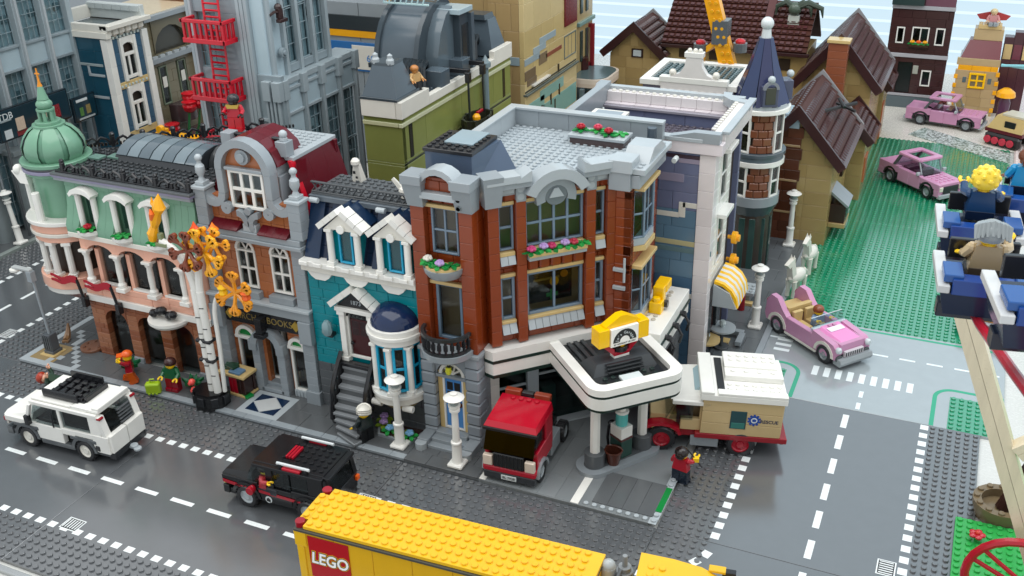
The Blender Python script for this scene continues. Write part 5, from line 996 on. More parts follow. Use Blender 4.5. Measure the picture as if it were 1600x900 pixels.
for z in (7.1, 10.0): G().box(-.4, -.8, z, 2.4, 1.5, .5, .2).make('black_ring', BLACK, BT); G().prism([(-.3, 0), (0, .3), (.3, 0), (0, -.3)], -.05, .05, 'xz').make('white_diamond', WHITE, BT, (.6, -.83, z+.2))
for i in range(9): 
    z = (3.6, 5.2, 6.4, 8.6, 9.2, 12.2, 13.6, 15.2, 11.2)[i]; G().box(-.3, -.56, 0, .6, .1, .12, .02).make('bark_mark', INK, BT, (.4+1.05*(i % 2), -.2*(i % 2), z), .3)
crv = lambda P0, P1, P2, n=9: [tuple(Vector(P0)*(1-s)**2+Vector(P1)*2*s*(1-s)+Vector(P2)*s*s) for s in [i/(n-1) for i in range(n)]]
tr(crv((.5, 0, 17.4), (.2, 0, 22.4), (-3.6, 0, 23.6)), [.52]*5+[.45]*4); tr(crv((1.45, -.2, 17.4), (1.4, 0, 20), (2.2, 0, 22.6)), .48); tr([(2.2, .3, 2.5), (2.6, .3, 9), (2.7, .3, 13.4)]+crv((2.7, .3, 13.6), (2.9, .3, 17.2), (5.4, 0, 18.2), 7), .3)
def leafy(x, y, z, m, s=1, sd=0, nm='leaf_spray'):
    g = G(); rnd = random.Random(sd)
    for k in range(6):
        a = 2*PI*k/6+sd; e = Vector((math.cos(a), -.35+.3*rnd.random(), math.sin(a)))*1.7*s; g.tube([(0, 0, 0), e*.55, e], .25*s, 6)
        for d in (-.6, 0, .6):
            f = e+Vector((math.cos(a+d), -.2, math.sin(a+d)))*.75*s; g.tube([e*.8, f], .22*s, 6).lathe(f.x, f.y+.15, f.z, [(.36*s, -.2), (.44*s, 0), (.38*s, .28), (.16*s, .28)], 8, 'y')
    return g.make(nm, m, BT, (x, y, z))
leafy(1.3, -.8, 23.4, M('#7a3a22'), 1.0, .3); leafy(3.6, -.5, 23.4, YEL2, 1.15, .8); leafy(4.6, .2, 24.4, M('#f0a32a'), .9, .1); leafy(7.2, -.2, 18.4, M('#e0921c'), 1.05, .5)
def flame(x, y, z, m, h, a, nm='flame_leaf'): G().lathe(0, 0, 0, [(.25, 0), (.6, .5), (.5, 1.1), (.75, 1.6), (.3, 2.4), (.02, 3.2)], 7).make(nm, m, BT, (x, y, z), a).scale = (1, 1, h)
G().tube([(-4.9, 0, 23.4), (-4.7, 0, 24.4), (-4.3, .1, 25.4), (-3.8, 0, 26.4), (-3.3, 0, 27.3), (-2.9, 0, 28.1), (-2.9, 0, 28.9), (-2.6, 0, 30)], [.5, .75, .5, .72, .5, .85, .6, .05], 8).tube([(-3.3, 0, 28), (-3.9, 0, 28.6), (-3.8, 0, 29.4)], [.3, .25, .05], 6).make('flame_leaf', YEL2, BT); G().tube([(-3.9, -.5, 26.6), (-3.7, -.6, 27.4), (-3.9, -.5, 28)], [.3, .35, .1], 6).make('flame_leaf', M('#e8702a'), BT); flame(2.0, .2, 24.6, M('#e8541c'), .75, 2); flame(5.4, -.4, 17.6, YEL, .8, 0); flame(8.9, -.4, 17.6, ORNG, .7, 1); flame(4.9, .2, 25.4, M('#ee7a18'), .6, .4)
G().box(-4.2, -.5, 22.9, 1.8, 1, .5).box(-3.8, -.3, 23.4, .6, .6, 1.2).make('leaf_holder', M('#7f8862'), BT)
for i, (x, y, hh, lb) in enumerate(((-13.9, 3.2, 2.6, 'dark green rose bush with one pink bloom left of the orange capped figure'), (-2.6, 3.0, 2.2, 'dark green rose bush with two pink blooms right of the green jacketed figure'))):
    o = thing('rose_bush', lb, 'plant', (x, y, .5))
    for k in range(7):
        a = k*2.4; G().hull([(0, 0, .1), (.9*math.cos(a-.4), .9*math.sin(a-.4), hh*.4), (1.6*math.cos(a), 1.6*math.sin(a), hh*.5+.2*(k % 3)), (.9*math.cos(a+.4), .9*math.sin(a+.4), hh*.4)], [(0, 0, .5), (.9*math.cos(a-.4), .9*math.sin(a-.4), hh*.6), (1.6*math.cos(a), 1.6*math.sin(a), hh*.7+.2*(k % 3)), (.9*math.cos(a+.4), .9*math.sin(a+.4), hh*.6)]).make('leaf', M('#15633a'), o)
    G().cyl(0, 0, 0, .25, hh, 6).make('stem', M('#15633a'), o)
    for k in range(1+i): G().ball(.7+.2*k, -.8, hh-.4-1.1*k, .48, 9, 6).cyl(.7+.2*k, -1.1, hh-.4-1.1*k, .25, .3, 8, 'y').make('bloom', CORAL, o)
BKS = thing('book_table', 'tan book stand with red and blue books and an open green book on top', 'bookstall', (3.0, 4.9, .5), -.05)
bxm(BKS, 'shelf', -1.6, -1.1, 0, 4.4, 2.6, .35, TAN); bxm(BKS, 'shelf', -1.7, -1.2, 3, 4.6, 2.8, .4, TAN); bxm(BKS, 'stand_back', -1.5, .9, .35, 4.2, .5, 2.65, DBRN)
for k, m in enumerate((M('#56708a'), M('#7a8790'), RED, RED, DBRN, DBRN)): bxm(BKS, 'book', -1.4+.68*k, -.9, .35, .6, 1.7, 2.3, m)
bxm(BKS, 'book', .2, -1, 3.4, 1.9, 1.4, .35, M('#5f7f9c')); bxm(BKS, 'book', -1.2, -.6, 3.4, 1.8, 1.6, .3, M('#33503f'), .3); bxm(BKS, 'book', -.9, -.3, 3.7, 1.7, 1.2, .3, M('#22402f'), -.2)
o = thing('open_book', 'green book lying on the pavement beside the mosaic at the bookshop door', 'book', (5.2, 4.4, .52), -.3); bxm(o, 'cover', -1, -.6, 0, 2, 1.2, .35, GRN); bxm(o, 'pages', -.95, -.55, .08, 1.85, 1.2, .2, OFFW)
# flower bed under the bay window
FB = thing('flower_bed', 'low grey kerbed flower bed with lilac and blue blooms below the bay window', 'flower bed', (25.6, 2.4, .5)); G().prism([(-.3, 3), (1, .6), (5.8, .3), (6.3, 3.4)], 0, .35).make('kerb', LGREY, FB); G().prism([(.1, 3), (1.2, .9), (5.6, .6), (6.1, 3.4)], .2, .42).make('soil', DBRN, FB)
LB = M('#7fb6dc'); flowers(FB, [(.9, 2.4, .45, LAV), (2.3, 1.5, .45, LB), (3.8, 1.5, .45, LAV), (5.2, 1.4, .45, LB), (.4, 3.4, .6, LAV)], (M('#7f9c2a'), BGRN))
o = thing('lizard', 'brown lizard sculpture on the pavement beside the hotel corner', 'animal', (-29.3, 6.4, .5), .4); G().tube([(0, 0, .3), (0, .6, .5), (.1, 1.2, 1.4), (.2, 1.3, 2.4)], [.45, .5, .35, .15], 7).box(-.5, -.4, 0, 1, .8, .4).make('body', M('#8c6a4a'), o)
o = thing('manhole_cover', 'round reddish brown manhole cover at the hotel corner wall', 'manhole cover', (-24.2, 6.6, .5)); G().cyl(0, 0, 0, 1.8, .4, 20).make('cover', M('#7d5540'), o)
for k in range(6): G().cyl(1.2*math.cos(k), 1.2*math.sin(k), .4, .25, .12, 8).make('knob', M('#6d4835'), o)

# ------------------------------------------------------------------ yellow articulated lorry
TR = thing('delivery_trailer', 'yellow box trailer with studded roof and red logo panel', 'trailer', (35.9, -26.5, 0), math.radians(2.6))
def trailer():
    Lx = 29; D_ = 6.2; TY = M('#e0b022', .26)
    G().box(1, .1, 12-.38, Lx-1, D_-.2, .4, .04).make('roof', TY, TR); bxm(TR, 'roof', 0, 1.15, 11.62, 1, D_-2.3, .4, TY)
    g = G(); g.studs(1, .1, 12.02, 27, 6, r=.31); g.studs(0, 1.1, 12.02, 1, 4, r=.31); stuff(g.make('studs', TY, TR))
    for y in (.6, D_-.6): G().cyl(.45, y, 11.55, .5, .65, 12).make('marker_light', TRRED, TR)
    bxm(TR, 'roof_trim', .02, -.12, 11.3, Lx, D_+.24, .32, M('#4b4a43'))
    for i in range(7): bxm(TR, 'side_panel', .1+4.1*i, .1, 2.6, 4.08, .9, 8.7, M('#d9a81f', .26)); bxm(TR, 'side_panel', .1+4.1*i, D_-1, 2.6, 4.08, .9, 8.7, M('#d9a81f', .26))
    bxm(TR, 'rear_door', .0, .9, 2.6, .5, D_-1.8, 8.7, TY); bxm(TR, 'corner_post', -.05, -.06, 9.6, 1.3, 1, 1.7, TY); bxm(TR, 'corner_post', .1, -.04, 2.6, .8, .9, 7, TY); bxm(TR, 'front_wall', Lx-.5, .2, 2.6, .5, D_-.4, 8.7, TY); bxm(TR, 'floor', .2, .3, 2, Lx-.4, D_-.6, .6, DGREY)
    lp = O('logo_panel', G().box(1.4, 0, 6.1, 4.4, .1, 4.9, .02).mesh('logo_panel', M('#b0141f', .3)), TR)
    for k, (dx, m, off) in enumerate(((0, M('#e8b820', .4), .17), (0, INK, .115), (0, M('#f1f1ef', .4), .045))):
        o = text(lp, 'LEGO', (3.6, -.015-.02*k, 8.5), 1.85, m, ext=.008, bold=off, sx=.86, shear=.15); o.rotation_euler = (PI/2, 0, 0)
    for x in (4, 6.5, 23): 
        for s in (0.6, D_-.6): wheel(TR, x, s, 1.3, 1.3, 1.1, -1 if s < 2 else 1, LG2)
    bxm(TR, 'front_block', Lx, 1.4, 9.4, 1.4, 3.4, 1.2, TY); G().cyl(Lx+.5, D_-.9, 9.6, .7, 1.9, 14).ball(Lx+.5, D_-.9, 11.5, .68, 12, 6).make('refrigeration_unit', M('#9fa4a4', .2), TR); bxm(TR, 'front_rail', Lx+1.4, .6, 9.2, .3, 5, 2, DGREY)
trailer()
CB = thing('lorry_cab', 'yellow lorry cab with curved roof and grey exhaust ahead of the trailer', 'lorry', (66.6, -24.6, 0), math.radians(9))
def cab():
    TY = M('#e0b022', .26); Y0, Y1 = 0, 6.4
    G().prism([(2, 2), (10.4, 2), (10.4, 9), (9.4, 10.8), (7.4, 11.8), (5, 12.2), (2, 12.4)], .1, 6.3, 'xz').make('cab_body', TY, CB); G().prism([(5.2, 12.2), (7.4, 11.84), (9.4, 10.84), (9.6, 11), (7.5, 12.04), (5.2, 12.4)], 2.9, 3.5, 'xz').make('white_stripe', OFFW, CB)
    g = G(); g.studs(2.6, 1.2, 12.25, 2, 4); stuff(g.make('studs', TY, CB)); bxm(CB, 'visor', 2.1, 0, 10.6, 1.6, 6.4, .5, M('#7d2418'))
    for s in (-.3, 6.6): bxm(CB, 'mirror', 9.2, s-.3, 10.6, 1.2, .6, 1, BLACK); bxm(CB, 'mirror_arm', 8, s-.4, 11.4, 1.5, .8, .3, TY); wheel(CB, 7, 6.1 if s > 1 else .3, 1.3, 1.3, 1.1, 1 if s > 1 else -1, LG2)
    G().cyl(.6, 5.9, 2, .8, 8.4, 12).cyl(.6, 5.9, 10.4, .6, .5, 12).cyl(.6, 5.9, 10.9, .25, 1.2, 8).make('exhaust', M('#868a8c'), CB); bxm(CB, 'chassis', -4, 1, 1.4, 13, 4.4, .9, DGREY); bxm(CB, 'fuel_tank', -.2, 4.6, 1.6, 2.2, 1.6, 1.6, DGREY)
cab()
# ------------------------------------------------------------------ red tractor truck
RT = thing('tractor_truck', 'red tractor truck with dark windscreen parked facing the road at the fuel station', 'truck', (46.0, .5, .4), math.radians(3))
def redtruck():
    R_ = M('#b01128', .2); bx = lambda n, x, y, z, w_, d, h, m=R_, b=.08: bxm(RT, n, x, y, z, w_, d, h, m, 0, b)
    bx('bumper', -3.2, -.2, .5, 6.4, 1.1, 1, M('#33363a')); bx('bumper', -3.3, -.3, 1.5, 6.6, 1.2, .9, R_, .2); bx('grille', -1.9, -.35, 2.4, 3.8, .6, 1.9, M('#191a1c'))
    for k in range(8): bx('grille_bar', -1.8+.47*k, -.42, 2.5, .16, .2, 1.7, INK, .02)
    for s in (-1, 1):
        bx('headlight', s*2.6-.6, -.35, 2.4, 1.2, .6, 1.4, M('#d8c8b8', .1)); bx('side_panel', s*3-.3, .6, 2.2, .6, 5.4, 2.4); bx('side_panel', s*3-.3, 3.6, 4.6, .6, 2.4, 2.9); quad(RT, 'side_window', [(s*3-.05, .5, 4.5), (s*3-.05, 3.6, 4.5), (s*3-.05, 3.6, 7.2), (s*3-.05, 1.2, 7.2)], .1, SMOKE)
        fender(RT, 0, 0, 0, .01, .01, R_) if 0 else None
        G().prism([(2.0+1.75*math.cos(PI*i/8)*-1, 1.3+1.75*math.sin(PI*i/8)) for i in range(9)]+[(2.0+1.4*math.cos(PI*i/8), 1.3+1.4*math.sin(PI*i/8)) for i in range(9)], s*3.15-.45, s*3.15+.45, 'yz').make('wheel_arch', LGREY, RT)
        for y in (2.0, 10.6):
            w1 = wheel(RT, s*2.9, y, 1.3, 1.3, 1.1, 1, LG2); w1.rotation_euler = (0, 0, PI/2 if s < 0 else -PI/2); w1.children[0].rotation_euler = (0, 0, 0)
        bx('side_tank', s*2.7-.6, 5.6, .9, 1.2, 3.2, 2.2, LGREY)
    bx('cab_back', -3.2, 5.6, 1.6, 6.4, .7, 5.6); bx('interior', -2.6, 1.2, 1.6, 5.2, 4.2, 3, M('#1a1514'))
    quad(RT, 'windscreen', [(-3.1, -.1, 4.4), (3.1, -.1, 4.4), (3, .9, 7.2), (-3, .9, 7.2)], .12, glass('#3a302c')); bx('sun_visor', -3.4, .3, 6.8, 6.8, .9, .5, M('#1a1413'))
    G().hull([(-3.3, .4, 7.2), (3.3, .4, 7.2), (3.3, 6.2, 7.2), (-3.3, 6.2, 7.2)], [(-3, .9, 7.9), (3, .9, 7.9), (3.1, 6.2, 8.3), (-3.1, 6.2, 8.3)]).make('cab_roof', R_, RT)
    g = G()
    for k in range(4): g.stud(-1.5+k, 5.6, 8.25)
    stuff(g.make('studs', R_, RT)); bx('roof_light', -2.8, 6.2, 8.1, 2, .8, .8, M('#8a3a24')); bx('roof_light', .9, 6.2, 8.1, 2, .8, .8, M('#8a3a24')); bx('roof_horn', -.7, 6.3, 8.2, 1.5, .7, .6, BLACK)
    bx('chassis', -1.6, 1, 1, 3.2, 11.6, .9, M('#2c2e30')); bx('fifth_wheel', -1.3, 9.4, 2, 2.6, 2.4, .6, BLACK); G().tube([(-.8, 11.4, 2.2), (0, 12.6, 2.6), (.8, 11.4, 2.2)], .2, 6).make('coupling', BLACK, RT)
    pl = O('licence_plate', G().box(-.95, -.34, .75, 1.9, .1, .62, .02).mesh('licence_plate', PRINTW), RT); text(pl, 'BL 7938', (0, -.36, 1.06), .47, INK, ext=.008); bxm(RT, 'dash_light', .3, -.0, 4.75, .8, .1, .12, GOLD)
redtruck()
# ------------------------------------------------------------------ rescue camper
AM = thing('rescue_camper', 'tan rescue camper with white studded roof and red mudguards beside the fuel canopy', 'camper', (69.1, 17.3, 0), math.radians(18)); AM.rotation_euler = (0, .045, math.radians(18))
def camper():
    T_ = M('#c2aa7c', .3); bx = lambda n, x, y, z, w_, d, h, m=T_, b=.06: bxm(AM, n, x, y, z, w_, d, h, m, 0, b)
    for k in range(3): bx('side_panel', -5.0, -.7, 2.9+1.6*k, 9.5, .9, 1.58); bx('side_panel', -5.0, 7.1, 2.9+1.6*k, 9.5, .9, 1.58)
    bx('rear_wall', 3.9, -.5, 2.9, .7, 8.2, 4.8); bx('front_wall', -5.0, -.5, 2.9, .7, 8.2, 4.8); bx('interior', -3.4, .3, 2.9, 7, 6.6, 4.6, INTER)
    bx('red_skirt', -5.6, -.8, 2.2, 11, 8.9, .7, M('#8c1722')); bx('roof', -5.4, -1, 7.75, 10.2, 9.4, .8, WHITE); 
    bx('roof_rim', -5.4, -1, 8.55, 1.6, 9.4, .4, WHITE); bx('roof_rim', -3.4, -1, 8.55, 8.2, 1.1, .35, WHITE); bx('roof_plate', -2.4, 2.6, 8.55, 7, 3.8, .75, WHITE); bx('roof_plate', -2.4, 4.4, 9.0, 6.4, 3.6, .55, WHITE); bx('roof_slot', -3.4, .2, 8.56, .9, 7.6, .1, INK)
    g = G(); g.studs(-2.4, .2, 8.55, 7, 2); g.studs(-2.0, 5.4, 9.55, 6, 2); g.studs(-2.2, 3.2, 9.3, 4, 1, None, 1.6); stuff(g.make('studs', WHITE, AM))
    wn = O('side_window', G().box(-1.6, -.78, 3.9, 1.9, .12, 2.5).mesh('side_window', M('#20454a', .1)), AM); bxm(wn, 'pane', -1.45, -.84, 4.0, 1.6, .1, .8, M('#2f7068', .1))
    em = O('emblem', G().lathe(0, 0, 0, [(0.01, 0), (.62, 0), (.62, .05), (.01, .05)], 16, 'y').mesh('emblem', M('#24489a')), AM, (1.2, -.72, 5.3))
    for k in range(10): t_ = 2*PI*k/10; G().box(-.13, -.06, .5, .26, .08, .3, .02).make('tooth', M('#24489a'), em).rotation_euler = (0, t_, 0)
    G().lathe(0, -.07, 0, [(0.01, 0), (.38, 0), (.38, .03), (.01, .03)], 14, 'y').make('emblem_disc', PRINTW, em); G().prism([(-.2, -.15), (.2, -.15), (.25, .15), (0, .25), (-.25, .15)], -.13, -.1, 'xz').make('paw', M('#24489a'), em)
    text(AM, 'RESCUE', (3.0, -.73, 5.15), .62, M('#23304f'), ext=.01, bold=.01)
    # cab
    bx('cab_side', -7.4, -.2, 2.9, 3.2, .7, 1.6); bx('cab_side', -7.4, 6.8, 2.9, 3.2, .7, 1.6); bx('cab_pillar', -5.2, -.2, 4.5, 1, .7, 2.2); bx('cab_seat', -6.2, 1, 2.9, 1.6, 5.4, 2.8, M('#6d5a3f')); bx('cab_floor', -11, 0, 1.9, 7, 7.3, .9, M('#8c1722')); bx('bonnet', -11, .8, 2.8, 3.2, 5.8, 1.5); bx('bonnet', -10.8, -.2, 2.6, 3, 1, .5, T_)
    bx('cab_roof', -8.6, -.7, 6.7, 4.6, 8.6, .55, WHITE); G().hull([(-8.8, -.4, 7.25), (-4.4, -.4, 7.25), (-4.4, 7.6, 7.25), (-8.8, 7.6, 7.25)], [(-8.4, 0, 7.5), (-4.4, 0, 7.9), (-4.4, 7.2, 7.9), (-8.4, 7.2, 7.5)]).make('cab_roof_slope', WHITE, AM)
    quad(AM, 'windscreen', [(-9.2, 0, 4.2), (-9.2, 7.2, 4.2), (-8.2, 7.2, 6.8), (-8.2, 0, 6.8)], .12, SMOKE); quad(AM, 'side_window', [(-8.8, -.1, 4.3), (-6, -.1, 4.3), (-6, -.1, 6.7), (-8.0, -.1, 6.7)], .1, SMOKE)
    quad(AM, 'roof_window', [(-5.6, 1.2, 7.4), (-4.5, 1.2, 8.6), (-4.5, 6.2, 8.6), (-5.6, 6.2, 7.4)], .5, M('#a9c4cc', .08))
    for s in (-1, 1):
        y = -.6 if s < 0 else 6.9
        G().band([(-9.6+2.5*math.cos(PI*i/6), 2.3+1.5*math.sin(PI*i/6)) for i in range(7)], [(-9.6+2.1*math.cos(PI*i/6), 2.2+1.2*math.sin(PI*i/6)) for i in range(7)], y, y+1.3).make('mudguard', RED, AM)
        for x, z in ((-9.5, 1.55), (0, 1.55)): wheel(AM, x, y+.5, z, 1.7, 1.3, s, M('#a01226'))
        bx('side_box', -6, y+.3 if s < 0 else y-.4, .7, 3.4, .9, 1.4, LGREY)
        bx('tail_light', 4.6, y, 2, .5, .8, .8, TRRED)
    bx('chassis', -10, 2, 1, 14, 3.4, 1, M('#2a2c2e'))
camper()

# ------------------------------------------------------------------ pink cars
PC = thing('convertible', 'pink open convertible with tan seats and tail fins on the grey plate', 'car', (73.2, 48.2, .02), math.radians(-39))
def convertible():
    P_ = PINK; bx = lambda n, x, y, z, w_, d, h, m=P_, b=.08: bxm(PC, n, x, y, z, w_, d, h, m, 0, b)
    for s in (-1, 1):
        y = -3.1 if s < 0 else 2.2
        bx('door', -3, y, 1.1, 5.4, .9, 2.3); G().prism([(-7.6, 2.2), (-7.4, 4.4), (-6.6, 5.6), (-5.2, 5.5), (-4, 4.2), (-3, 3.4), (-3, 1.2), (-7.2, 1.4)], y, y+.9, 'xz').make('tail_fin', P_, PC); G().prism([(2.4, 1.2), (7.2, 1.4), (7.4, 2.8), (6.6, 3.5), (2.4, 4)], y, y+.9, 'xz').make('front_wing', P_, PC)
        for x in (-4.8, 5.0): fender(PC, x, y-.12 if s < 0 else y+.1, 1.35, 1.5, .95, OFFW, 'white_wheel_arch'); wheel(PC, x, s*2.65, 1.35, 1.4, 1.15, s, LGREY, tread=False)
        bx('white_sill', -3.2, y-.05, .75, 6.6, 1, .4, OFFW); G().lathe(7.1, s*2.65, 2.9, [(.45, 0), (.5, .3), (.3, .6)], 12, 'x').make('headlight', M('#c7cfd2', .12), PC); G().cyl(-7.6, s*2.65, 4.2, .4, .5, 10, 'x').cyl(-7.4, s*2.65, 3.1, .4, .4, 10, 'x').make('tail_light', TRRED, PC)
        G().cyl(7.0, s*2.5, 1.6, .55, .5, 10, 'x').make('fog_lamp', DGREY, PC)
    bx('floor', -7, -2.4, .9, 14, 4.8, .5, PINK); bx('bonnet', 2.4, -2.2, 2, 4.8, 4.4, 1.6); G().hull([(2.4, -2.2, 3.6), (7.2, -2.2, 3.3), (7.2, 2.2, 3.3), (2.4, 2.2, 3.6)], [(2.4, -1.6, 4.1), (6.4, -1.6, 3.7), (6.4, 1.6, 3.7), (2.4, 1.6, 4.1)]).make('bonnet_top', M('#dd8cbf', .15), PC); bx('bonnet_sticker', 4.6, -1.1, 3.93, .01, .01, .01); quad(PC, 'white_panel', [(3.2, -1.3, 4.08), (4.2, -1.3, 3.97), (4.2, 1.3, 3.97), (3.2, 1.3, 4.08)], .04, M('#e8dbe8', .2)); g = G(); g.stud(2.9, -.4, 4.1); g.stud(2.9, .4, 4.1); stuff(g.make('studs', P_, PC))
    G().prism([(6.8, .7), (8.1, .7), (8.3, 1.2), (8.1, 1.7), (6.8, 1.7)], -2.9, 2.9, 'xz').make('bumper', M('#8e9598', .25), PC); bx('grille', 7.2, -1.7, 1.7, .5, 3.4, .9, M('#c9c4c8'))
    for k in range(8): bx('grille_slot', 7.62, -1.6+.4*k, 1.85, .12, .22, .6, INK, .02)
    bx('rear_deck', -7, -2.2, 2.4, 2.8, 4.4, 1.1, TAN); bx('rear_deck', -4.4, -2.2, 3.0, .8, 4.4, 1.4, TAN); bx('boot', -7.4, -2.2, 1.2, 3, 4.4, 1.3)
    for y in (-1.9, .4): bx('seat', -2.8, y, 1.4, 2.4, 1.7, 1.0, TAN); bx('seat_back', -3.3, y, 1.6, .6, 1.7, 2.4, TAN)
    quad(PC, 'windscreen', [(2.2, -2.8, 3.9), (2.2, 2.8, 3.9), (1.6, 2.8, 5.3), (1.6, -2.8, 5.3)], .1, CLEAR); bx('windscreen_bar', 1.9, -3, 3.7, .6, 6, .4, M('#b9c6cb', .15)); G().cyl(1.2, -1, 3.3, .5, .15, 12, 'x').make('steering_wheel', INK, PC)
    G().tube([(1.6, -2.8, 5.3), (1.6, 2.8, 5.3)], .07, 5).make('windscreen_edge', M('#cfd8da', .15), PC)
convertible()
px, py = uv(73.2, 48.2, math.radians(-39), -1.2, 1.3); figure('toy driver with brown hair and blue top in the pink convertible', (px, py, 1.5), math.radians(-39)+PI/2, M('#7b95b5'), M('#44546a'), SKIN, M('#8a4a2c'), 'hair', None, (1.3, 1.3), True)
def sedan(label, x, y, rz, z=.02, stud_hood=True, g0='pink saloon cars'):
    t = thing('saloon_car', label, 'car', (x, y, z), rz, g0); P_ = PINK; bx = lambda n, x, y, z, w_, d, h, m=P_, b=.08: bxm(t, n, x, y, z, w_, d, h, m, 0, b)
    bx('chassis', -8, -2.6, .7, 16, 5.2, .6, DGREY)
    for s in (-1, 1):
        y_ = -3 if s < 0 else 2.1
        bx('door', -2.8, y_, 1.1, 3, .9, 2.6); bx('door', .2, y_, 1.1, 3, .9, 2.6); bx('rear_wing', -8.2, y_, 2.5, 5.4, .9, 1.4); bx('rear_wing', -8.2, y_, 1.1, 1.6, .9, 1.4); bx('front_wing', 3.2, y_, 2.4, 5, .9, 1.2); bx('front_wing', 6.9, y_, 1.1, 1.3, .9, 1.3)
        for xx in (-4.8, 5.2): fender(t, xx, y_, 1.3, 1.5, .9, M('#232427')); wheel(t, xx, s*2.55, 1.3, 1.3, 1.1, s, LGREY, tread=False)
        quad(t, 'pillar', [(-4.4, s*2.4-.2, 3.9), (-3.8, s*2.4-.2, 3.9), (-2.4, s*2.4-.2, 6.2), (-3, s*2.4-.2, 6.2)], .4 if s < 0 else -.4, DGREY); bx('mirror', 2.4, s*3.2-.3, 3.8, .5, .8, .6, LG2); G().tube([(2.9, s*2.4, 3.9), (1.8, s*2.4, 6.3)], .15, 5).make('pillar', M('#9aa2a5'), t); bx('roof_rail', -3.4, s*2.4-.5, 6.2, 5.6, 1, .5)
    bx('boot', -8.2, -2.1, 1.2, 3.6, 4.2, 2.6); bx('bonnet', 3.2, -2.1, 1.6, 4.9, 4.2, 2); bx('roof', -3.6, -2.6, 6.2, 1.2, 5.2, .5); bx('roof', 1.2, -2.6, 6.2, 1.2, 5.2, .5); g = G(); g.studs(3.4, -2, 3.6, 4, 4); stuff(g.make('studs', P_, t))
    quad(t, 'windscreen', [(3.2, -2.3, 3.8), (3.2, 2.3, 3.8), (2, 2.3, 6.2), (2, -2.3, 6.2)], .1, CLEAR); quad(t, 'rear_window', [(-4.2, -2.2, 3.9), (-4.2, 2.2, 3.9), (-3.1, 2.2, 6.2), (-3.1, -2.2, 6.2)], .1, SMOKE); bx('grille', 7.9, -1.8, 1.6, .4, 3.6, 1.5, M('#2c2e31')); bx('bumper', 7.8, -2.9, .8, .8, 5.8, .8, M('#a6acb0', .25)); bx('seat', -2.6, -2, 1.6, 1.4, 4, 2.4, M('#4b2c40')); bx('seat', .2, -2, 1.6, 1.3, 4, 2.4, M('#4b2c40')); bx('rear_bumper', -8.7, -2.8, .9, .7, 5.6, .7, M('#a6acb0', .25))
    for s in (-1, 1): bx('headlight', 8, s*2.4-.4, 2.2, .4, .8, .9, M('#ddd9c9', .12))
    return t
sedan('pink saloon car with open roof parked on the green studded field', 81.7, 116.9, math.radians(-43), .2); sedan('pink saloon car with open roof on the pale terrace in front of the brown house', 83.9, 160.2, math.radians(-11), .06)
GV = thing('grey_truck', 'grey truck with tan bed half hidden behind the tan wooden strut', 'truck', (95.6, 60.8, .2), math.radians(-8)); bxm(GV, 'bed', -3, -2.2, 2.2, 6, 6, .6, M('#a8703f')); bxm(GV, 'body', -3.2, -3, .6, 6.4, 7, 1.6, LGREY)
for k in range(3): bxm(GV, 'grille_bar', -2.8, -3.2, 1.0+.45*k, 5.6, .3, .25, DGREY)
for s in (-1, 1): bxm(GV, 'bumper', s*1.5-1.4, -3.8, .2, 2.8, .8, .9, LG2); wheel(GV, s*2.9, -1, .9, .9, .8, s, DGREY); wheel(GV, s*2.9, 3, .9, .9, .8, s, DGREY)
for i, (x, y, rz, lb) in enumerate(((67.9, 61.4, 1.2, 'white toy horse on the kerb behind the pink convertible'), (68.4, 70.6, 1.4, 'white toy horse farther up the kerb beside the cottage'))):
    if i == 0:
        HO = thing('horse', lb, 'horse', (x, y, .4), rz, 'white toy horses at the kerb'); G().ball(0, 0, 3.4, 1.5, 12, 8, sx=1.5, sy=.75, sz=.8).hull([(-1.9, -.55, 3.2), (-.9, -.7, 3), (-.9, .7, 3), (-1.9, .55, 3.2)], [(-2.6, -.4, 6.4), (-1.6, -.45, 6.2), (-1.6, .45, 6.2), (-2.6, .4, 6.4)]).hull([(-2.9, -.4, 5.6), (-1.8, -.4, 6.0), (-1.8, .4, 6.0), (-2.9, .4, 5.6)], [(-3.6, -.3, 6.3), (-1.6, -.4, 7), (-1.6, .4, 7), (-3.6, .3, 6.3)]).make('body', OFFW, HO)
        for xx in (-1.4, 1.5):
            for s in (-1, 1): G().tube([(xx, s*.5, 3), (xx+.1, s*.55, 1.6), (xx, s*.55, .2)], [.5, .33, .36], 8).make('leg', OFFW, HO)
        G().tube([(2.1, 0, 3.8), (2.8, 0, 3.2), (2.9, 0, 1.6)], [.3, .35, .15], 7).make('tail', OFFW, HO)
        for s in (-1, 1): G().lathe(-1.8, s*.25, 6.9, [(.18, 0), (.02, .6)], 6).make('ear', OFFW, HO)
        G().hull([(-1.5, -.18, 4.4), (-.8, -.18, 4.4), (-.8, .18, 4.4), (-1.5, .18, 4.4)], [(-1.7, -.18, 7.1), (-1.2, -.18, 6.8), (-1.2, .18, 6.8), (-1.7, .18, 7.1)]).make('mane', M('#c4bfb2'), HO)
    else:
        h = copy_tree(HO); h.location = (x, y, .4); h.rotation_euler = (0, 0, rz); h['label'] = lb
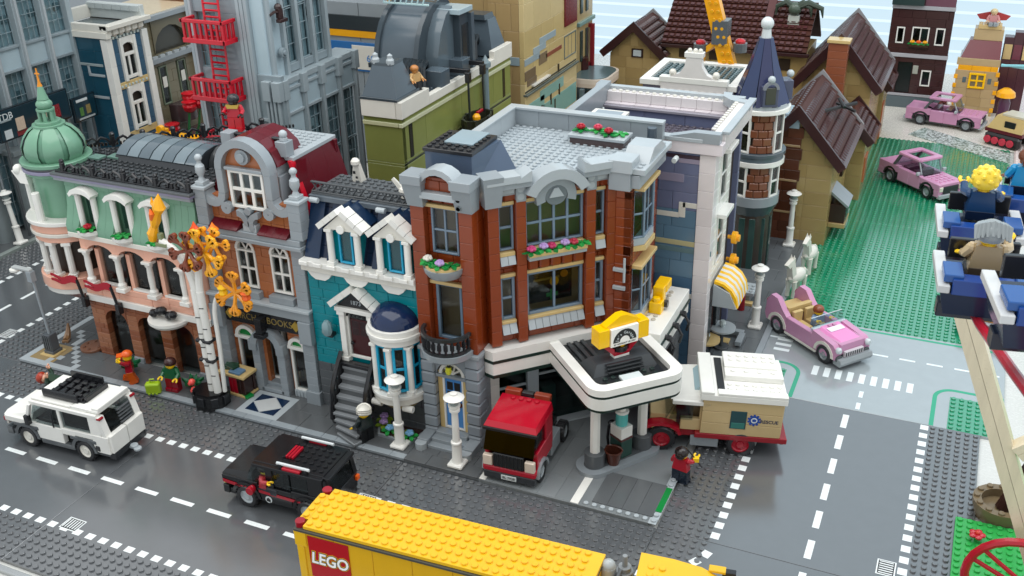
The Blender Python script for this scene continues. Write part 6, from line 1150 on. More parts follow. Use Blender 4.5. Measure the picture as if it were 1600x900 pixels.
# ------------------------------------------------------------------ second row: towers and houses behind
GREY = M('#9aa6ab', .28); GREY2 = M('#8b989e', .28); PANEL = M('#a9bcc4', .3)
def glassbay(par, x, y, z, n, ang, L, H, m=glass('#e4edef')):
    """a bay of clear blocks: a dark wall behind, panes in a fine lattice"""
    cols = max(1, round(L/1.3)); rows = max(1, round(H/2.4))
    px, py = uv(x, y, ang, 0, .6); bxm(par, 'bay_interior', px, py, z, L, .3, H, M('#b4c2c8', .5), ang)
    window(par, x, y, z, L, H, M('#8fa0a6', .25), cols, rows, ang, .12, .4, m, 'glass_bay', .12)
    r = random.Random(int(x*7+z)); 
    for k in range(3):
        px, py = uv(x, y, ang, r.random()*(L-1.2), .3); bxm(par, 'furnishing', px, py, z+r.random()*(H-2), 1.2, .4, 1.4, r.choice((M('#d9dde0'), M('#c9d2d4'), M('#6f8288'), M('#b33a3a'))), ang)
# far left glass tower
GT = thing('glass_tower', 'tall grey office tower of clear glass bays at the far left edge', 'building')
for j in range(7):
    y0 = 57-6.0*(j+1); 
    for z0, z1 in ((1, 15.5), (17, 29), (33, 45), (47, 60)): glassbay(GT, -70.4, y0+.5, z0, 1, PI/2, 5, z1-z0)
    bxm(GT, 'pilaster', -70.8, y0-.5, 0, 1.6, 1, 62, GREY); bxm(GT, 'pilaster', -69.6, y0-.25, 0, .9, .5, 62, LG2)
    for z in (29, 45): bxm(GT, 'spandrel', -71, y0+.5, z, 1, 5, 4 if z == 29 else 2, PANEL)
    bxm(GT, 'ledge', -70.7, y0+.5, 32.8, 1.1, 5, .5, GREY2); bxm(GT, 'ledge', -70.7, y0+.5, 28.7, 1.1, 5, .5, GREY2); bxm(GT, 'spandrel', -71, y0+.5, 15.5, 1, 5, 1.5, GREY2)
bxm(GT, 'pilaster', -71, 56.4, 0, 1.8, 1.2, 62, GREY); bxm(GT, 'core', -94, 15, 0, 20, 42, 62, M('#4f5a5f', .6)); wall(GT, -94, 57, 0, 23.5, 62, GREY, 0, (), 1, 6, (6, 8), name='wall_block')
for y in (31, 37.5): G().cyl(-69, y, 0, 1.6, 15, 16).box(-70.8, y-1.8, 15, 3.6, 3.6, 1).make('entrance_column', M('#7d8688'), GT)
for i in range(4):
    for j in range(4): bxm(GT, 'blue_block', -69.9, 44+1.6*j, 2+2.4*i, .6, 1.5, 2.3, M('#26405f', .15))
def board(y0, y1, z0, z1, lb, cap, blobs):
    o = thing('billboard', lb, 'billboard', (-66, y0, 0)); L = y1-y0
    bxm(o, 'frame', -.6, 0, z0, .6, L, z1-z0, M('#12232c')); bxm(o, 'screen', -.02, .3, z0+.3, .1, L-.6, z1-z0-.6, M('#14303c', .15))
    for y in (1, L-1.4): bxm(o, 'post', -.6, y, 0, .4, .4, z0, DGREY)
    if cap: text(o, cap, (.1, 1.9, z1-1.4), 1.7, PRINTW, (PI/2, 0, PI/2), .01, ax='CENTER')
    for (y, z, w_, h, m) in blobs: bxm(o, 'picture_shape', .08, y, z, .05, w_, h, m, 0, .02)
board(33, 49.4, 18.6, 24.3, 'wide dark billboard with white letters on the glass tower behind the green dome', 'TDB', [(3.8, 19.6, 1.9, 2.5, M('#cfb9a4', .4)), (3.6, 18.9, 2.3, .9, M('#7d2b2f', .4)), (1, 19, 1.6, 1.6, M('#c9d0d2', .4)), (9.4, 19.2, 2, 2.2, M('#b8a08a', .4)), (12, 19.4, 1.9, 2.6, M('#8c2731', .4)), (11.8, 18.95, 2.3, .7, M('#3b474c', .4)), (.6, 22.1, 2.4, .35, M('#9aa7ab', .4))])
board(50, 55.8, 17.2, 21.9, 'small dark billboard with a pale caption bar right of the green dome', '', [(.9, 20.9, 2.8, .5, PRINTW), (1.4, 18.2, .9, 1.6, M('#4f7a3f', .4)), (3, 18.3, 1.1, 1.7, M('#8a7a4a', .4)), (.9, 17.5, 4, .35, M('#a9b0b2', .4))])
# teal building with ornate white windows
TB = thing('corner_building', 'tall teal building with white corner pillars and ornate white windows', 'building', (-62, 57, 0)); DT = M('#1f4b5e', .3)
for k in range(8):
    wall(TB, -13, 0, 4.2*k, 13, 4.2, DT, 0, (), 1, 4.2, (4, 6), name='wall_block')
for z in (8, 20.2, 26.5): bxm(TB, 'string_course', -13.1, -.15, z, 11.6, .4, .5, LG2 if z < 26 else M('#9aa6a8'))
bxm(TB, 'string_course', -5.5, -.15, 24.8, .5, .4, 2, LG2); bxm(TB, 'string_course', -5.5, -.15, 24.5, 4, .4, .5, LG2)
for y in (-.3, 9.2): 
    for k in range(6): bxm(TB, 'pillar_block', -.8, y, 5.3*k, 1.6, 1.5, 5.3, WHITE)
wall(TB, .3, 1.2, 0, 8, 32, M('#3d5f78'), PI/2, [(1.8, 6, 13.6, 22), (1.8, 6, 23.4, 31.4)], .9, 2.4, (2, 3))
for z, h in ((13.6, 8.4), (23.4, 8)):
    window(TB, .5, 3, z, 4.2, h*.62, WHITE, 2, 1, PI/2, .5, .6, fr=.6); arch(TB, .5, 3, z+h*.62, 4.2, h*.38, WHITE, PI/2, .7, 1.9)
    for q in (3.0, 6.6): bxm(TB, 'window_post', .2, q, z-.3, .6, .7, h+.3, WHITE)
    bxm(TB, 'tan_band', -.3, 1.3, z-1.6, .8, 7.8, 1.3, TAN); 
    for k in range(8): bxm(TB, 'dentil', .2, 1.5+k*.95, z+h+.1, .5, .5, .5, M('#b9c4bf'))
for k in range(6): G().lathe(0, 0, 0, [(.3, 0), (.9, .6), (.9, 1.4), (1, 2)], 8).make('cornice_bracket', OFFW, TB, (.4, .6+1.7*k, 31.9))
bxm(TB, 'cornice', -13.2, -.5, 32, 14.5, 1.2, 1.2, OFFW); bxm(TB, 'cornice', -.3, -.3, 33.6, 2.2, 11.4, .8, OFFW); bxm(TB, 'parapet', -13.2, -.3, 33.2, 14.6, 1, 1.4, OFFW); bxm(TB, 'parapet', -12.6, 9.6, 33.4, 13.6, 1, 3, M('#c9cfcd')); bxm(TB, 'parapet', -13, 0, 33.4, 1, 10.4, 2.4, OFFW); bxm(TB, 'roof', -12.6, .6, 32.6, 12.6, 9.4, .5, M('#5d686b')); bxm(TB, 'core', -12.5, .9, 0, 12, 9, 32.5, INTER)
for i in range(6): bxm(TB, 'parapet_tile', -12.4+2.2*i, 9.2, 35.2, 2.1, 1.6, 1.1, M('#b8c0c0'))
# arched cinema building
CI = thing('cinema', 'olive brown building with a big arched front behind the teal building', 'building', (-63.5, 68.5, 0)); OB = M('#6b6450'); OB2 = M('#7d7660')
wall(CI, 0, 0, 0, 15, 33, OB2, PI/2, [(2.5, 5, 15, 23), (8, 11, 15, 23), (2.6, 12.4, 25.4, 30.6)], 1, 2.4, (3, 4)); arch(CI, .3, 2.4, 25.6, 10.2, 6.6, OB, PI/2, 1.2, 5); bxm(CI, 'arch_panel', -.9, 2.4, 25.4, .2, 10.2, 6, M('#3f3d36'))
for y in (2.6, 8.2): window(CI, .2, y, 15, 2.4, 8, M('#6f7a66'), 1, 2, PI/2, .3, .5); bxm(CI, 'poster', .25, y+.5, 18.6, .1, 1.2, 2.2, OFFW)
for z in (24, 32.4): bxm(CI, 'ledge', -.2, -.2, z, 1.4, 15.4, 1, LGREY)
for k in range(7): bxm(CI, 'frieze_block', .6, .6+2.1*k, 24.9, .6, 1.4, .6, LG2)
G().cyl(.4, 7, 7, 5.5, 1.4, 20).make('marquee', M('#5a3b3a'), CI); bxm(CI, 'roof', -14, 0, 33, 14, 15, .6, M('#cdbfa3')); bxm(CI, 'core', -14, 1, 0, 12.8, 13.5, 33, INTER); G().cyl(.4, 7, 11.2, 3.2, 3.6, 16).make('drum', M('#443536'), CI)
NB = thing('brown_house', 'nougat brown house with white windows left of the red fire escape', 'building', (-60, 84, 0))
wall(NB, 0, 0, 0, 14, 40, M('#8a5a3a'), PI/2, [(1.5, 4, 14, 21), (1.5, 4, 24, 31), (1.5, 4, 33, 38)], 1, 2.4, (2, 4))
for z, h in ((14, 7), (24, 7), (33, 5)): window(NB, .2, 1.5, z, 2.5, h, WHITE, 1, 2, PI/2)
bxm(NB, 'ledge', -.3, -.2, 31.6, 1.6, 14, .8, LGREY); wall(NB, -12, 0, 0, 12, 40, M('#8a5a3a'), 0, (), 1, 4.8, (4, 6), name='wall_block'); bxm(NB, 'roof', -12, .5, 40, 12, 13, .5, DGREY); bxm(NB, 'core', -11.5, 1.2, 0, 11, 12.5, 39.5, INTER)
RO = thing('rose_planter', 'giant red roses with green stems in front of the olive brown cinema', 'plant', (-56, 70.5, 7))
for k, (x, y, z) in enumerate(((0, 0, 10.6), (1.8, .8, 9.6), (.8, -1.2, 9.2), (-3.6, -2.4, 4.4))):
    G().ball(x, y, z, 1.5, 10, 6, sz=.9).lathe(x, y, z+.3, [(1.3, 0), (1.6, .7), (1.1, .9)], 9).make('bloom', M('#b3121f'), RO); G().tube([(-1, -.5, 0), (x-.8, y-.4, z*.5), (x, y, z)], .25, 6).make('stem', M('#2c6e3c'), RO)
G().cyl(-1, -.5, -7, 2.2, 7, 14).make('pot', M('#4a4038'), RO)
YT = thing('taxi_stand', 'yellow and black striped stall behind the hotel roof railing', 'stall', (-52, 59, 0)); bxm(YT, 'stall_roof', -5, -2, 12.5, 13, 5, .8, YEL2); bxm(YT, 'stall_body', -4.5, -1.5, 0, 12, 4, 12.5, DGREY)
for k in range(4): bxm(YT, 'black_stripe', -4+3.2*k, -2.05, 13.2, 1, 5.1, .2, BLACK)
G().box(-.5, -1.9, 13.3, 1.4, 1, 2.2).cyl(.2, -1.9, 15.6, .8, .9, 10, 'y').make('yellow_figurehead', YEL2, YT)
# grey skyscraper with podium
SK = thing('skyscraper', 'blue grey skyscraper with glass bays and stepped podium behind the bookshop', 'building'); FY = 36
bxm(SK, 'core', -20.5, FY+2, 0, 10.4, 13, 66, M('#56636a', .6))
for x in (-22.3, -12.6, -11.9, -11.2): bxm(SK, 'pilaster', x, FY-.7 if x > -20 else FY-.4, 0, .62, 1.2, 66, GREY)
bxm(SK, 'pilaster', -21.6, FY-.5, 0, .5, 1, 66, LG2)
for z0 in (4, 14.5, 25, 35.5, 46): glassbay(SK, -21.1, FY+.3, z0, 1, 0, 4, 8.4); bxm(SK, 'spandrel', -21.1, FY, z0+8.4, 8.5, 1, 2.1, GREY2); bxm(SK, 'wall_panel', -17.1, FY, z0, 4.5, 1, 8.4, GREY2)
bxm(SK, 'wall_panel', -10.6, FY, 35, 2.2, 1, 31, PANEL); bxm(SK, 'wall_panel', -10.6, FY-.3, 20, 4.2, 1, 15.2, GREY2)
for j, y in enumerate((36.5, 39.8, 43.4, 47.3, 51.2)):
    bxm(SK, 'pilaster', -8.6, y, 34, .8, .7, 32, GREY); 
    if j == 0: bxm(SK, 'wall_panel', -9.2, y+.7, 34, .8, 2.6, 32, PANEL)
    elif j < 4:
        for z0 in (35.6, 44, 52.4): glassbay(SK, -8.7, y+.7, z0, 1, PI/2, 3.2, 8.2)
        bxm(SK, 'bay_floor', -9, y+.7, 34.4, .8, 3.2, 1.2, GREY2)
bxm(SK, 'wall_block', -20.5, 51.3, 0, 12.6, .8, 66, GREY2)
# podium on the right flank
bxm(SK, 'podium_core', -11, FY+1.2, 0, 2.4, 20, 33.4, M('#56636a', .6)); bxm(SK, 'podium_top', -10.8, FY+.2, 33.4, 4.1, 21.2, .9, GREY)
for j in range(5):
    y = FY+.4+j*4.95; bxm(SK, 'pilaster', -7.2, y, 0, .9, .6, 33, GREY); G().box(-7.6, y-.35, 31.4, 1.5, 1.3, 3).make('pilaster_cap', GREY, SK)
    if j < 4:
        bxm(SK, 'wall_panel', -8, y+.6, 29, 1, 4.35, 4.4, PANEL); bxm(SK, 'ledge', -7.3, y+.6, 28.6, .6, 4.35, .5, GREY); bxm(SK, 'ledge', -7.3, y+.6, 32.4, .6, 4.35, .5, GREY)
        if j == 0: bxm(SK, 'wall_panel', -8, y+.6, 10, 1, 4.35, 18.6, PANEL)
        else:
            for z0 in (11, 20): glassbay(SK, -7.3, y+.6, z0, 1, PI/2, 4.3, 8.8)
for x in (-9.3, -8.6, -7.9, -7.2): bxm(SK, 'pilaster', x, FY-.8, 0, .42, 1, 33, GREY)
G().box(-9.5, FY-1.1, 31.4, 1.4, 1.4, 3).box(-7.7, FY-1.1, 31.4, 1.4, 1.4, 3).make('pilaster_cap', GREY, SK); bxm(SK, 'ledge', -10.5, FY-.6, 28, 1.5, .6, .5, GREY); bxm(SK, 'wall_panel', -11, FY-.2, 0, 4, 1, 33.5, GREY2)
# fire escape
FE = thing('fire_escape', 'bright red fire escape with caged landings on the blue grey skyscraper', 'fire escape'); RE = M('#c11429', .25)
for k, z in enumerate((22.2, 31.2, 40.0)):
    x0 = -20.9+.4*(k == 0); bxm(FE, 'landing', x0, 32.6, z, 7.8, 3, .5, RE); g = O('cage', G().box(x0, 32.5, z+3, 7.8, .5, .5).box(x0, 32.5, z, 7.8, .5, .7).box(x0+7.4, 32.5, z, .5, 3, .7).box(x0+7.4, 32.5, z+3, .5, 3, .5).box(x0-.1, 32.5, z+3, .5, 3, .5).mesh('cage', RE), FE)
    for i in range(8): bxm(g, 'cage_bar', x0+.2+1.02*i, 32.55, z+.6, .4, .4, 2.5, RE)
    for i in range(3): bxm(g, 'cage_bar', x0+7.4, 33+.9*i, z+.6, .4, .4, 2.5, RE)
    l = O('ladder', G().tube([(x0+3.4, 34, z+.5), (x0+2.7, 35.2, z+9.2)], .2, 6).tube([(x0+6.2, 34, z+.5), (x0+5.5, 35.2, z+9.2)], .2, 6).mesh('ladder', RE), FE)
    for i in range(9): G().tube([(x0+3.4-.07*i, 34+.13*i, z+.8+.95*i), (x0+6.2-.07*i, 34+.13*i, z+.8+.95*i)], .16, 5).make('rung', RE, l)
BL = thing('wall_fitting', 'dark brown figure hanging beside a bracket on the skyscraper panel', 'ornament', (-7.4, 38.6, 43.2)); G().ball(0, 0, 1.6, .6, 8, 5).box(-.2, -.5, 0, .7, 1, 1.4).box(0, -.9, -.5, .9, 1.8, .5).tube([(-.4, -1.6, .7), (0, -.9, 1.1), (.2, 0, .9)], .22, 6).make('figure', M('#33201f'), BL)
RV = thing('wall_boss', 'round grey boss on the pale skyscraper panel below the brown figure', 'fitting', (-8, 38.9, 38.0)); G().cyl(0, 0, 0, .75, .6, 14, 'x').cyl(.5, 0, 0, .4, .4, 12, 'x').make('boss', GREY2, RV)
# olive building with dark mansard roof
OL = thing('olive_building', 'olive green building with white top band and dark grey domed roof', 'building'); X1 = 14; DR = M('#4e5a63', .25); DR2 = M('#3c464d', .25)
def olive():
    Y0, Y1 = 35.6, 73.8
    for z0, z1, m in ((0, 12, OLIV), (12, 16.4, OLIV), (17, 19.6, OLIV), (20.2, 23.6, OLIV), (23.6, 24.0, M('#39402a')), (24.0, 29.6, OLIV), (30.1, 30.9, OLIV)):
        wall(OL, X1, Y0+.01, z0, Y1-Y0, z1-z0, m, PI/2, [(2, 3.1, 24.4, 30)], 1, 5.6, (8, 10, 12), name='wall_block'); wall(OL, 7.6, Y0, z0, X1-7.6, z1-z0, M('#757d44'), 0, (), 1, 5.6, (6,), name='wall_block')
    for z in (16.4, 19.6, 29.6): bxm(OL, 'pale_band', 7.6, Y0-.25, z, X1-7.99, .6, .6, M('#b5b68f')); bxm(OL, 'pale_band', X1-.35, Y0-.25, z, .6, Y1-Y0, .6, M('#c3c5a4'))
    for y in (37.6, 70.4):
        for z, h in ((24.4, 5), (17, 2.4), (9, 5)): bxm(OL, 'slit_window', X1-.25, y, z, .3, 1, h, M('#23251c'))
    bxm(OL, 'white_band', 7.6, Y0-.4, 30.9, X1-8.25, 1, 2.5, OFFW); bxm(OL, 'white_band', X1-.6, Y0-.4, 30.9, 1.0, 8.4, 2.5, OFFW); bxm(OL, 'white_band', X1-.6, Y0+8, 30.9, 1.0, 23, 1.3, OFFW); bxm(OL, 'white_band', X1-.6, 66.6, 30.9, 1.0, 7.2, 2.5, OFFW)
    bxm(OL, 'core', 8, Y0+1, 0, 5, 10, 31, INTER); bxm(OL, 'core', 2, Y0+11, 0, 11, 27, 31, INTER); bxm(OL, 'roof', 7.8, Y0+.6, 31.2, 5.8, 10, .8, DR2); bxm(OL, 'roof', 1.8, 45.6, 31.2, 11.8, 28, .8, DR2); bxm(OL, 'roof', -5, 58, 31.2, 6.8, 15, .8, DR2); bxm(OL, 'core', -4.6, 58, 0, 7, 15, 31.2, INTER)
    def block(x0, x1, y0, y1, z0, z1, ins, m, nm='mansard_block', ins2=None):
        i2 = ins if ins2 is None else ins2
        return G().hull([(x0, y0, z0), (x1, y0, z0), (x1, y1, z0), (x0, y1, z0)], [(x0+ins, y0+i2, z1), (x1-ins, y0+i2, z1), (x1-ins, y1-i2, z1), (x0+ins, y1-i2, z1)]).make(nm, m, OL)
    block(7.7, 13.6, 35.4, 41.6, 33.4, 38, 1.4, DR); bxm(OL, 'mansard_ledge', 7.6, 35.1, 33.4, 6.2, 6.8, .4, DR2); block(9, 12.2, 36.8, 40.4, 38, 38.4, .1, DR2); block(-4, 13.6, 67.6, 73.4, 32.2, 38, 1.4, DR); block(-2, 12, 68.4, 72, 38, 38.8, .2, DR2); block(-4.4, 1.2, 58, 67, 32, 36.6, 2, M('#5c6266'))
    for x in (9.4, 11.8): G().lathe(x, 37.4, 38.2, [(.6, 0), (.6, .6), (.4, .9), (.4, 1.3), (.01, 1.6)], 8).make('roof_urn', LG2, OL)
    before = set(D.objects)
    # domed centre
    prof = [(8.4*math.sin(PI/2*i/8), 8.2*math.cos(PI/2*i/8)) for i in range(9)]
    pts = [(44.8+.0, 32.2)]+[(53-8.2*math.cos(PI*.5*i/6)*1.0, 33.4+9.4*math.sin(PI*.5*i/6)) for i in range(7)]+[(54.6, 42.8), (56, 42), (56, 32.2)]
    G().prism(pts, 1.6, 8.4, 'yz').make('dome_vault', DR, OL); pts2 = [(p[0]-.4 if p[0] < 54 else p[0], p[1]+.5 if p[1] > 33 else p[1]) for p in pts]
    for x in (1.2, 8.2): G().prism(pts2, x, x+.8, 'yz').make('dome_rib', DR2, OL)
    for k in range(2): bxm(OL, 'dome_band', 1.5, 47.3-.2+2.6*k-.4, 38.6+2.6*k-.6*k, 6.8, .5, .4, DR2)
    G().prism([(47, 32.2), (47.2, 36), (48.4, 39.2), (50.4, 41.6), (52.6, 42.6), (52.6, 32.2)], 8.9, 11.2, 'yz').make('dome_flank', M('#56636b', .22), OL)
    bxm(OL, 'door_house', 9, 52.6, 32, 3.4, 3.4, 9.6, DR2); bxm(OL, 'door_cap', 8.8, 51.6, 41.4, 4.2, 4.6, .8, M('#9fb2b9', .2)); bxm(OL, 'door', 12.3, 53.2, 33.2, .2, 2.2, 6.4, M('#2a2f33')); bxm(OL, 'door_pillar', 12, 55.6, 32, 1, 1, 9, DR)
    for y in (43.4, 50.6): bxm(OL, 'plinth', 10.6, y, 32, 3, 2.8, 2.6, DR)
    cg = O('roof_lattice', G().box(1, 49, 43, 8, .3, .3).box(1, 53.4, 43, 8, .3, .3).box(1, 49, 44.8, 8, .3, .3).box(1, 53.4, 44.8, 8, .3, .3).mesh('roof_lattice', M('#b7d4d6', .2)), OL)
    for k in range(1, 9): G().tube([(-.1+k, 49.1, 43.1), (.6+k, 49.1, 44.9)], .13, 4).tube([(-.4+k, 53.5, 44.9), (.6+k, 53.5, 43.1)], .13, 4).make('lattice_bar', M('#b7d4d6', .2), cg)
    for cy, n in ((43, 7), (61, 7)):
        for k in range(n): G().tube([(2+.6*k+6, cy-1.8+.0*k, 32.6), (2.6+.6*k+5, cy-.9, 35.2+.2*(k % 2)), (2.8+.6*k+4, cy+1.6, 35.6), (2+.6*k+4, cy+3.4, 33)], .42, 6).make('roof_coil', M('#23292d', .2), OL)
    for o in set(D.objects)-before:
        if o.parent == OL: o.location.y += 4.6; o.location.x += .6
    g = G(); g.studs(12, 44.2, 32, 1, 8); stuff(g.make('studs', DR, OL)); bxm(OL, 'bench', 10.2, 58.6, 33.0, 2.2, 4.6, .5, M('#5b3a35')); bxm(OL, 'plank', 11.6, 56.4, 32.6, .9, 2.6, .5, M('#d8c9a4')); G().lathe(11.6, 61, 33.4, [(.6, 0), (.5, .4), (.02, 1)], 10).make('white_cone', OFFW, OL)
    G().lathe(0, 0, 0, [(.5, 0), (.5, 20), (.75, 20.2), (.75, 21), (.5, 21.2), (.5, 32)], 10).cyl(0, 0, 32, .9, .8, 12).lathe(0, 0, 32.8, [(.7, 0), (.02, 1.2)], 8).make('drain_pipe', M('#78898f'), OL, (14.9, 62, 0))
olive()
figure('toy figure in tan top and black trousers standing on the olive building roof edge', (13.2, 41.8, 33.2), 1.2, M('#c9a26a'), BLACK, M('#c98a4a'), M('#b5763a'), 'hair', None, (.4, .4), sc_=.8)
HB_ = thing('hanging_basket', 'dark scaffold basket hanging on two black chains over the olive wall', 'basket', (16, 52.6, 23.4))
for y in (0, 5.2): G().box(-4, y-.35, 10, 4.6, .7, .7).box(0, y-.4, 8.6, .8, .8, 1.6).make('davit_arm', BLACK, HB_); G().tube([(.4, y, 9), (.4, y, 6), (.4, y+.1, 2.4)], .2, 6).make('chain', BLACK, HB_)
G().lathe(.4, 2.6, 0, [(1.1, 0), (1.9, .8), (2, 2.6), (1.8, 2.6), (1.6, .8)], 12, sy=1.9).make('basket', M('#2f3024'), HB_)
for k in range(6): G().box(-.2, -.2, 0, .5, .5, 2.8).make('basket_slat', M('#1f2018'), HB_, (.4+1.95*math.cos(k*1.05), 2.6+3.7*math.sin(k*1.05), -.1))
G().ball(.9, 1.4, 2.6, .7, 8, 5).make('yellow_tool', YEL2, HB_); G().box(0, 3, 2.6, .4, 2, .4).make('red_tool', RED, HB_)
# tan patterned tower
TT = thing('tan_tower', 'tall tan tower with grey and brown brick patches beyond the olive building', 'building'); 
def ttmat(z): return M('#cdb988', .32) if (z*7) % 3 > .6 else M('#c4ae79', .32)
wall(TT, 14, 80, 0, 26.5, 62, TAN, PI/2, (), 1, 4.8, (6, 8, 9), mats=ttmat); wall(TT, 7, 80, 0, 6, 62, M('#a98f63'), 0, (), 1, 4.8, (3,), mats=lambda z: M('#a98f63', .35)); bxm(TT, 'core', -12, 81, 0, 25, 25, 62, M('#a28a60', .5)); wall(TT, -14, 80.4, 0, 21, 62, M('#a98f63'), 0, (), 1, 6, (7, 10), name='wall_block')
for (y, z, l, h, m) in ((80, 27.4, 7, 1.2, '#8fa1a8'), (84, 28.6, 6, 1.2, '#9fb0b6'), (87, 29.8, 8, 1.2, '#9fb0b6'), (80, 24.6, 5, 1.8, '#6f5f4c'), (81, 23.4, 4.4, 1.2, '#6f5f4c'), (86.6, 26, 4, 2, '#7a6a55'), (90, 26.6, 8, .8, '#8c5140'), (80, 17, 9, 3, '#83b3aa'), (87, 19, 12, 2, '#83b3aa'), (84, 14, 22, 4, '#7fb0a8'), (83, 40, 6, 1.2, '#8f7f64')): bxm(TT, 'coloured_brick', 13.96, y, z, .12, l, h, M(m, .3), 0, .03)
for z in (20.5, 29.2): bxm(TT, 'black_line', 13.97, 80, z-8.2 if z < 25 else z-6.8, .1, 26, .35, M('#35382f'), 0, .02)
for (z, w_) in ((27.5, 6), (24, 3), (18.6, 3.4), (15.6, 5)): bxm(TT, 'coloured_brick', 7, 79.9, z, w_, .2, 1.5, M('#8fa1a8' if z == 27.5 else '#6b5f52'), 0, .03)
for (y, z, h) in ((83.5, 15.2, 2.2), (87.3, 16, 2.2), (92, 17, 2.2), (96.4, 17.8, 2.2), (94, 15, 2.6), (96, 22.4, 1.6)): bxm(TT, 'slot', 13.95, y, z, .2, .55, h, M('#2c261d'), 0, .02)
for (y, z, l, h) in ((85, 16.6, 1.7, .45), (85, 15.6, 1.7, .45), (85, 13, .5, 3), (84.9, 17.2, .5, 1.6)): bxm(TT, 'brown_mark', 13.97, y, z, .15, l, h, M('#7a4a34'), 0, .02)
bxm(TT, 'ledge', 13.6, 83, 23.0, 1.0, 8, .35, OFFW); bxm(TT, 'ledge', 13.6, 80, 21.8, .9, 26.5, .45, M('#5b635c')); window(TT, 14.1, 99.4, 24, 6.4, 4.6, M('#6b7168'), 3, 1, PI/2); bxm(TT, 'red_panel', 14, 99.4, 30.4, .3, 6.4, 7, M('#6e2329'))
# dark terrace building right of the tan tower
DB = thing('dark_shophouse', 'dark shophouse with curved pale balcony and tan upper floor', 'building', (14, 107, 0)); bxm(DB, 'core', -12, 1, 0, 13, 12, 17, M('#4d5a5e', .5)); wall(DB, 1.2, 0, 0, 12, 16, M('#68777c'), PI/2, (), .9, 1.2, (3, 4, 6)); G().prism(rr(-1, 7, 13, 12, 3.5, 0, 0), 16.2, 17).make('balcony', M('#d7c5b4'), DB); G().prism(rr(-1, 7, 12.4, 11.4, 3.3, 0, 0), 15.6, 16.2).make('balcony_band', M('#2f4148'), DB); G().prism(rr(-1, 7, 13, 12, 3.5, 0, 0), 17, 17.9).make('balcony_rim', M('#e2d3c4'), DB); G().prism(rr(-1, 7, 12, 11, 3.2, 0, 0), 17.9, 18).make('balcony_floor', M('#56696b'), DB)
bxm(DB, 'upper_wall', -9, 5, 18, 7, 9, 22, M('#b39d70')); bxm(DB, 'navy_wall', -9, 2, 18, 5, 3, 22, M('#1e3a58'))
for y in (6.4, 9.6): bxm(DB, 'window', -2, y, 20, .3, 1.2, 6.4, M('#33423f')); bxm(DB, 'window', -2, y, 30, .3, 1.2, 6, M('#33423f'))
bxm(DB, 'ledge', -9.2, 4.8, 27.6, 7.8, 9.4, .8, M('#7f9e98')); bxm(DB, 'dark_strip', 1.2, 1, 13.2, .4, 8, 2.2, M('#1d2b2c'));
for k in range(3): bxm(DB, 'green_urn', 1.4, 2+2.4*k, 13.6, .3, .6, .8, M('#c9b98a'))
RF = thing('red_frame', 'dark red angular frame standing on the pale curved balcony', 'sculpture', (12.4, 118.5, 18)); G().box(0, 0, 0, .8, .8, 9).box(-3, 0, 8.2, 3.2, .8, .8).box(-2.6, 0, 0, 3, .8, .8).make('frame', M('#8c2a33'), RF); G().cyl(-.4, -3, 0, 1.2, 2.6, 10).make('barrel', M('#3d1d1c'), RF)
YB = thing('yellow_boat', 'yellow and red toy boat on the ground beyond the grey corner roof', 'boat', (27, 92, 9)); G().hull([(-4, -.8, 0), (3, -.8, 0), (3, .8, 0), (-4, .8, 0)], [(-5.4, -1.2, 1.2), (5, -1.2, 1.6), (5, 1.2, 1.6), (-5.4, 1.2, 1.2)]).make('hull', YEL2, YB); G().box(-2, -.9, 1.2, 3, 1.8, .8).box(1.5, -.6, 1.3, 1.6, 1.2, 1).make('deck', M('#c2301c'), YB)
o = thing('low_shed', 'low dark shed whose flat top carries the yellow and red boat', 'shed', (27, 94, 0)); bxm(o, 'wall', -8, -5, 0, 18, 11, 8.6, M('#4a5458')); bxm(o, 'roof', -8.3, -5.3, 8.6, 18.6, 11.6, .4, M('#3d474b'))
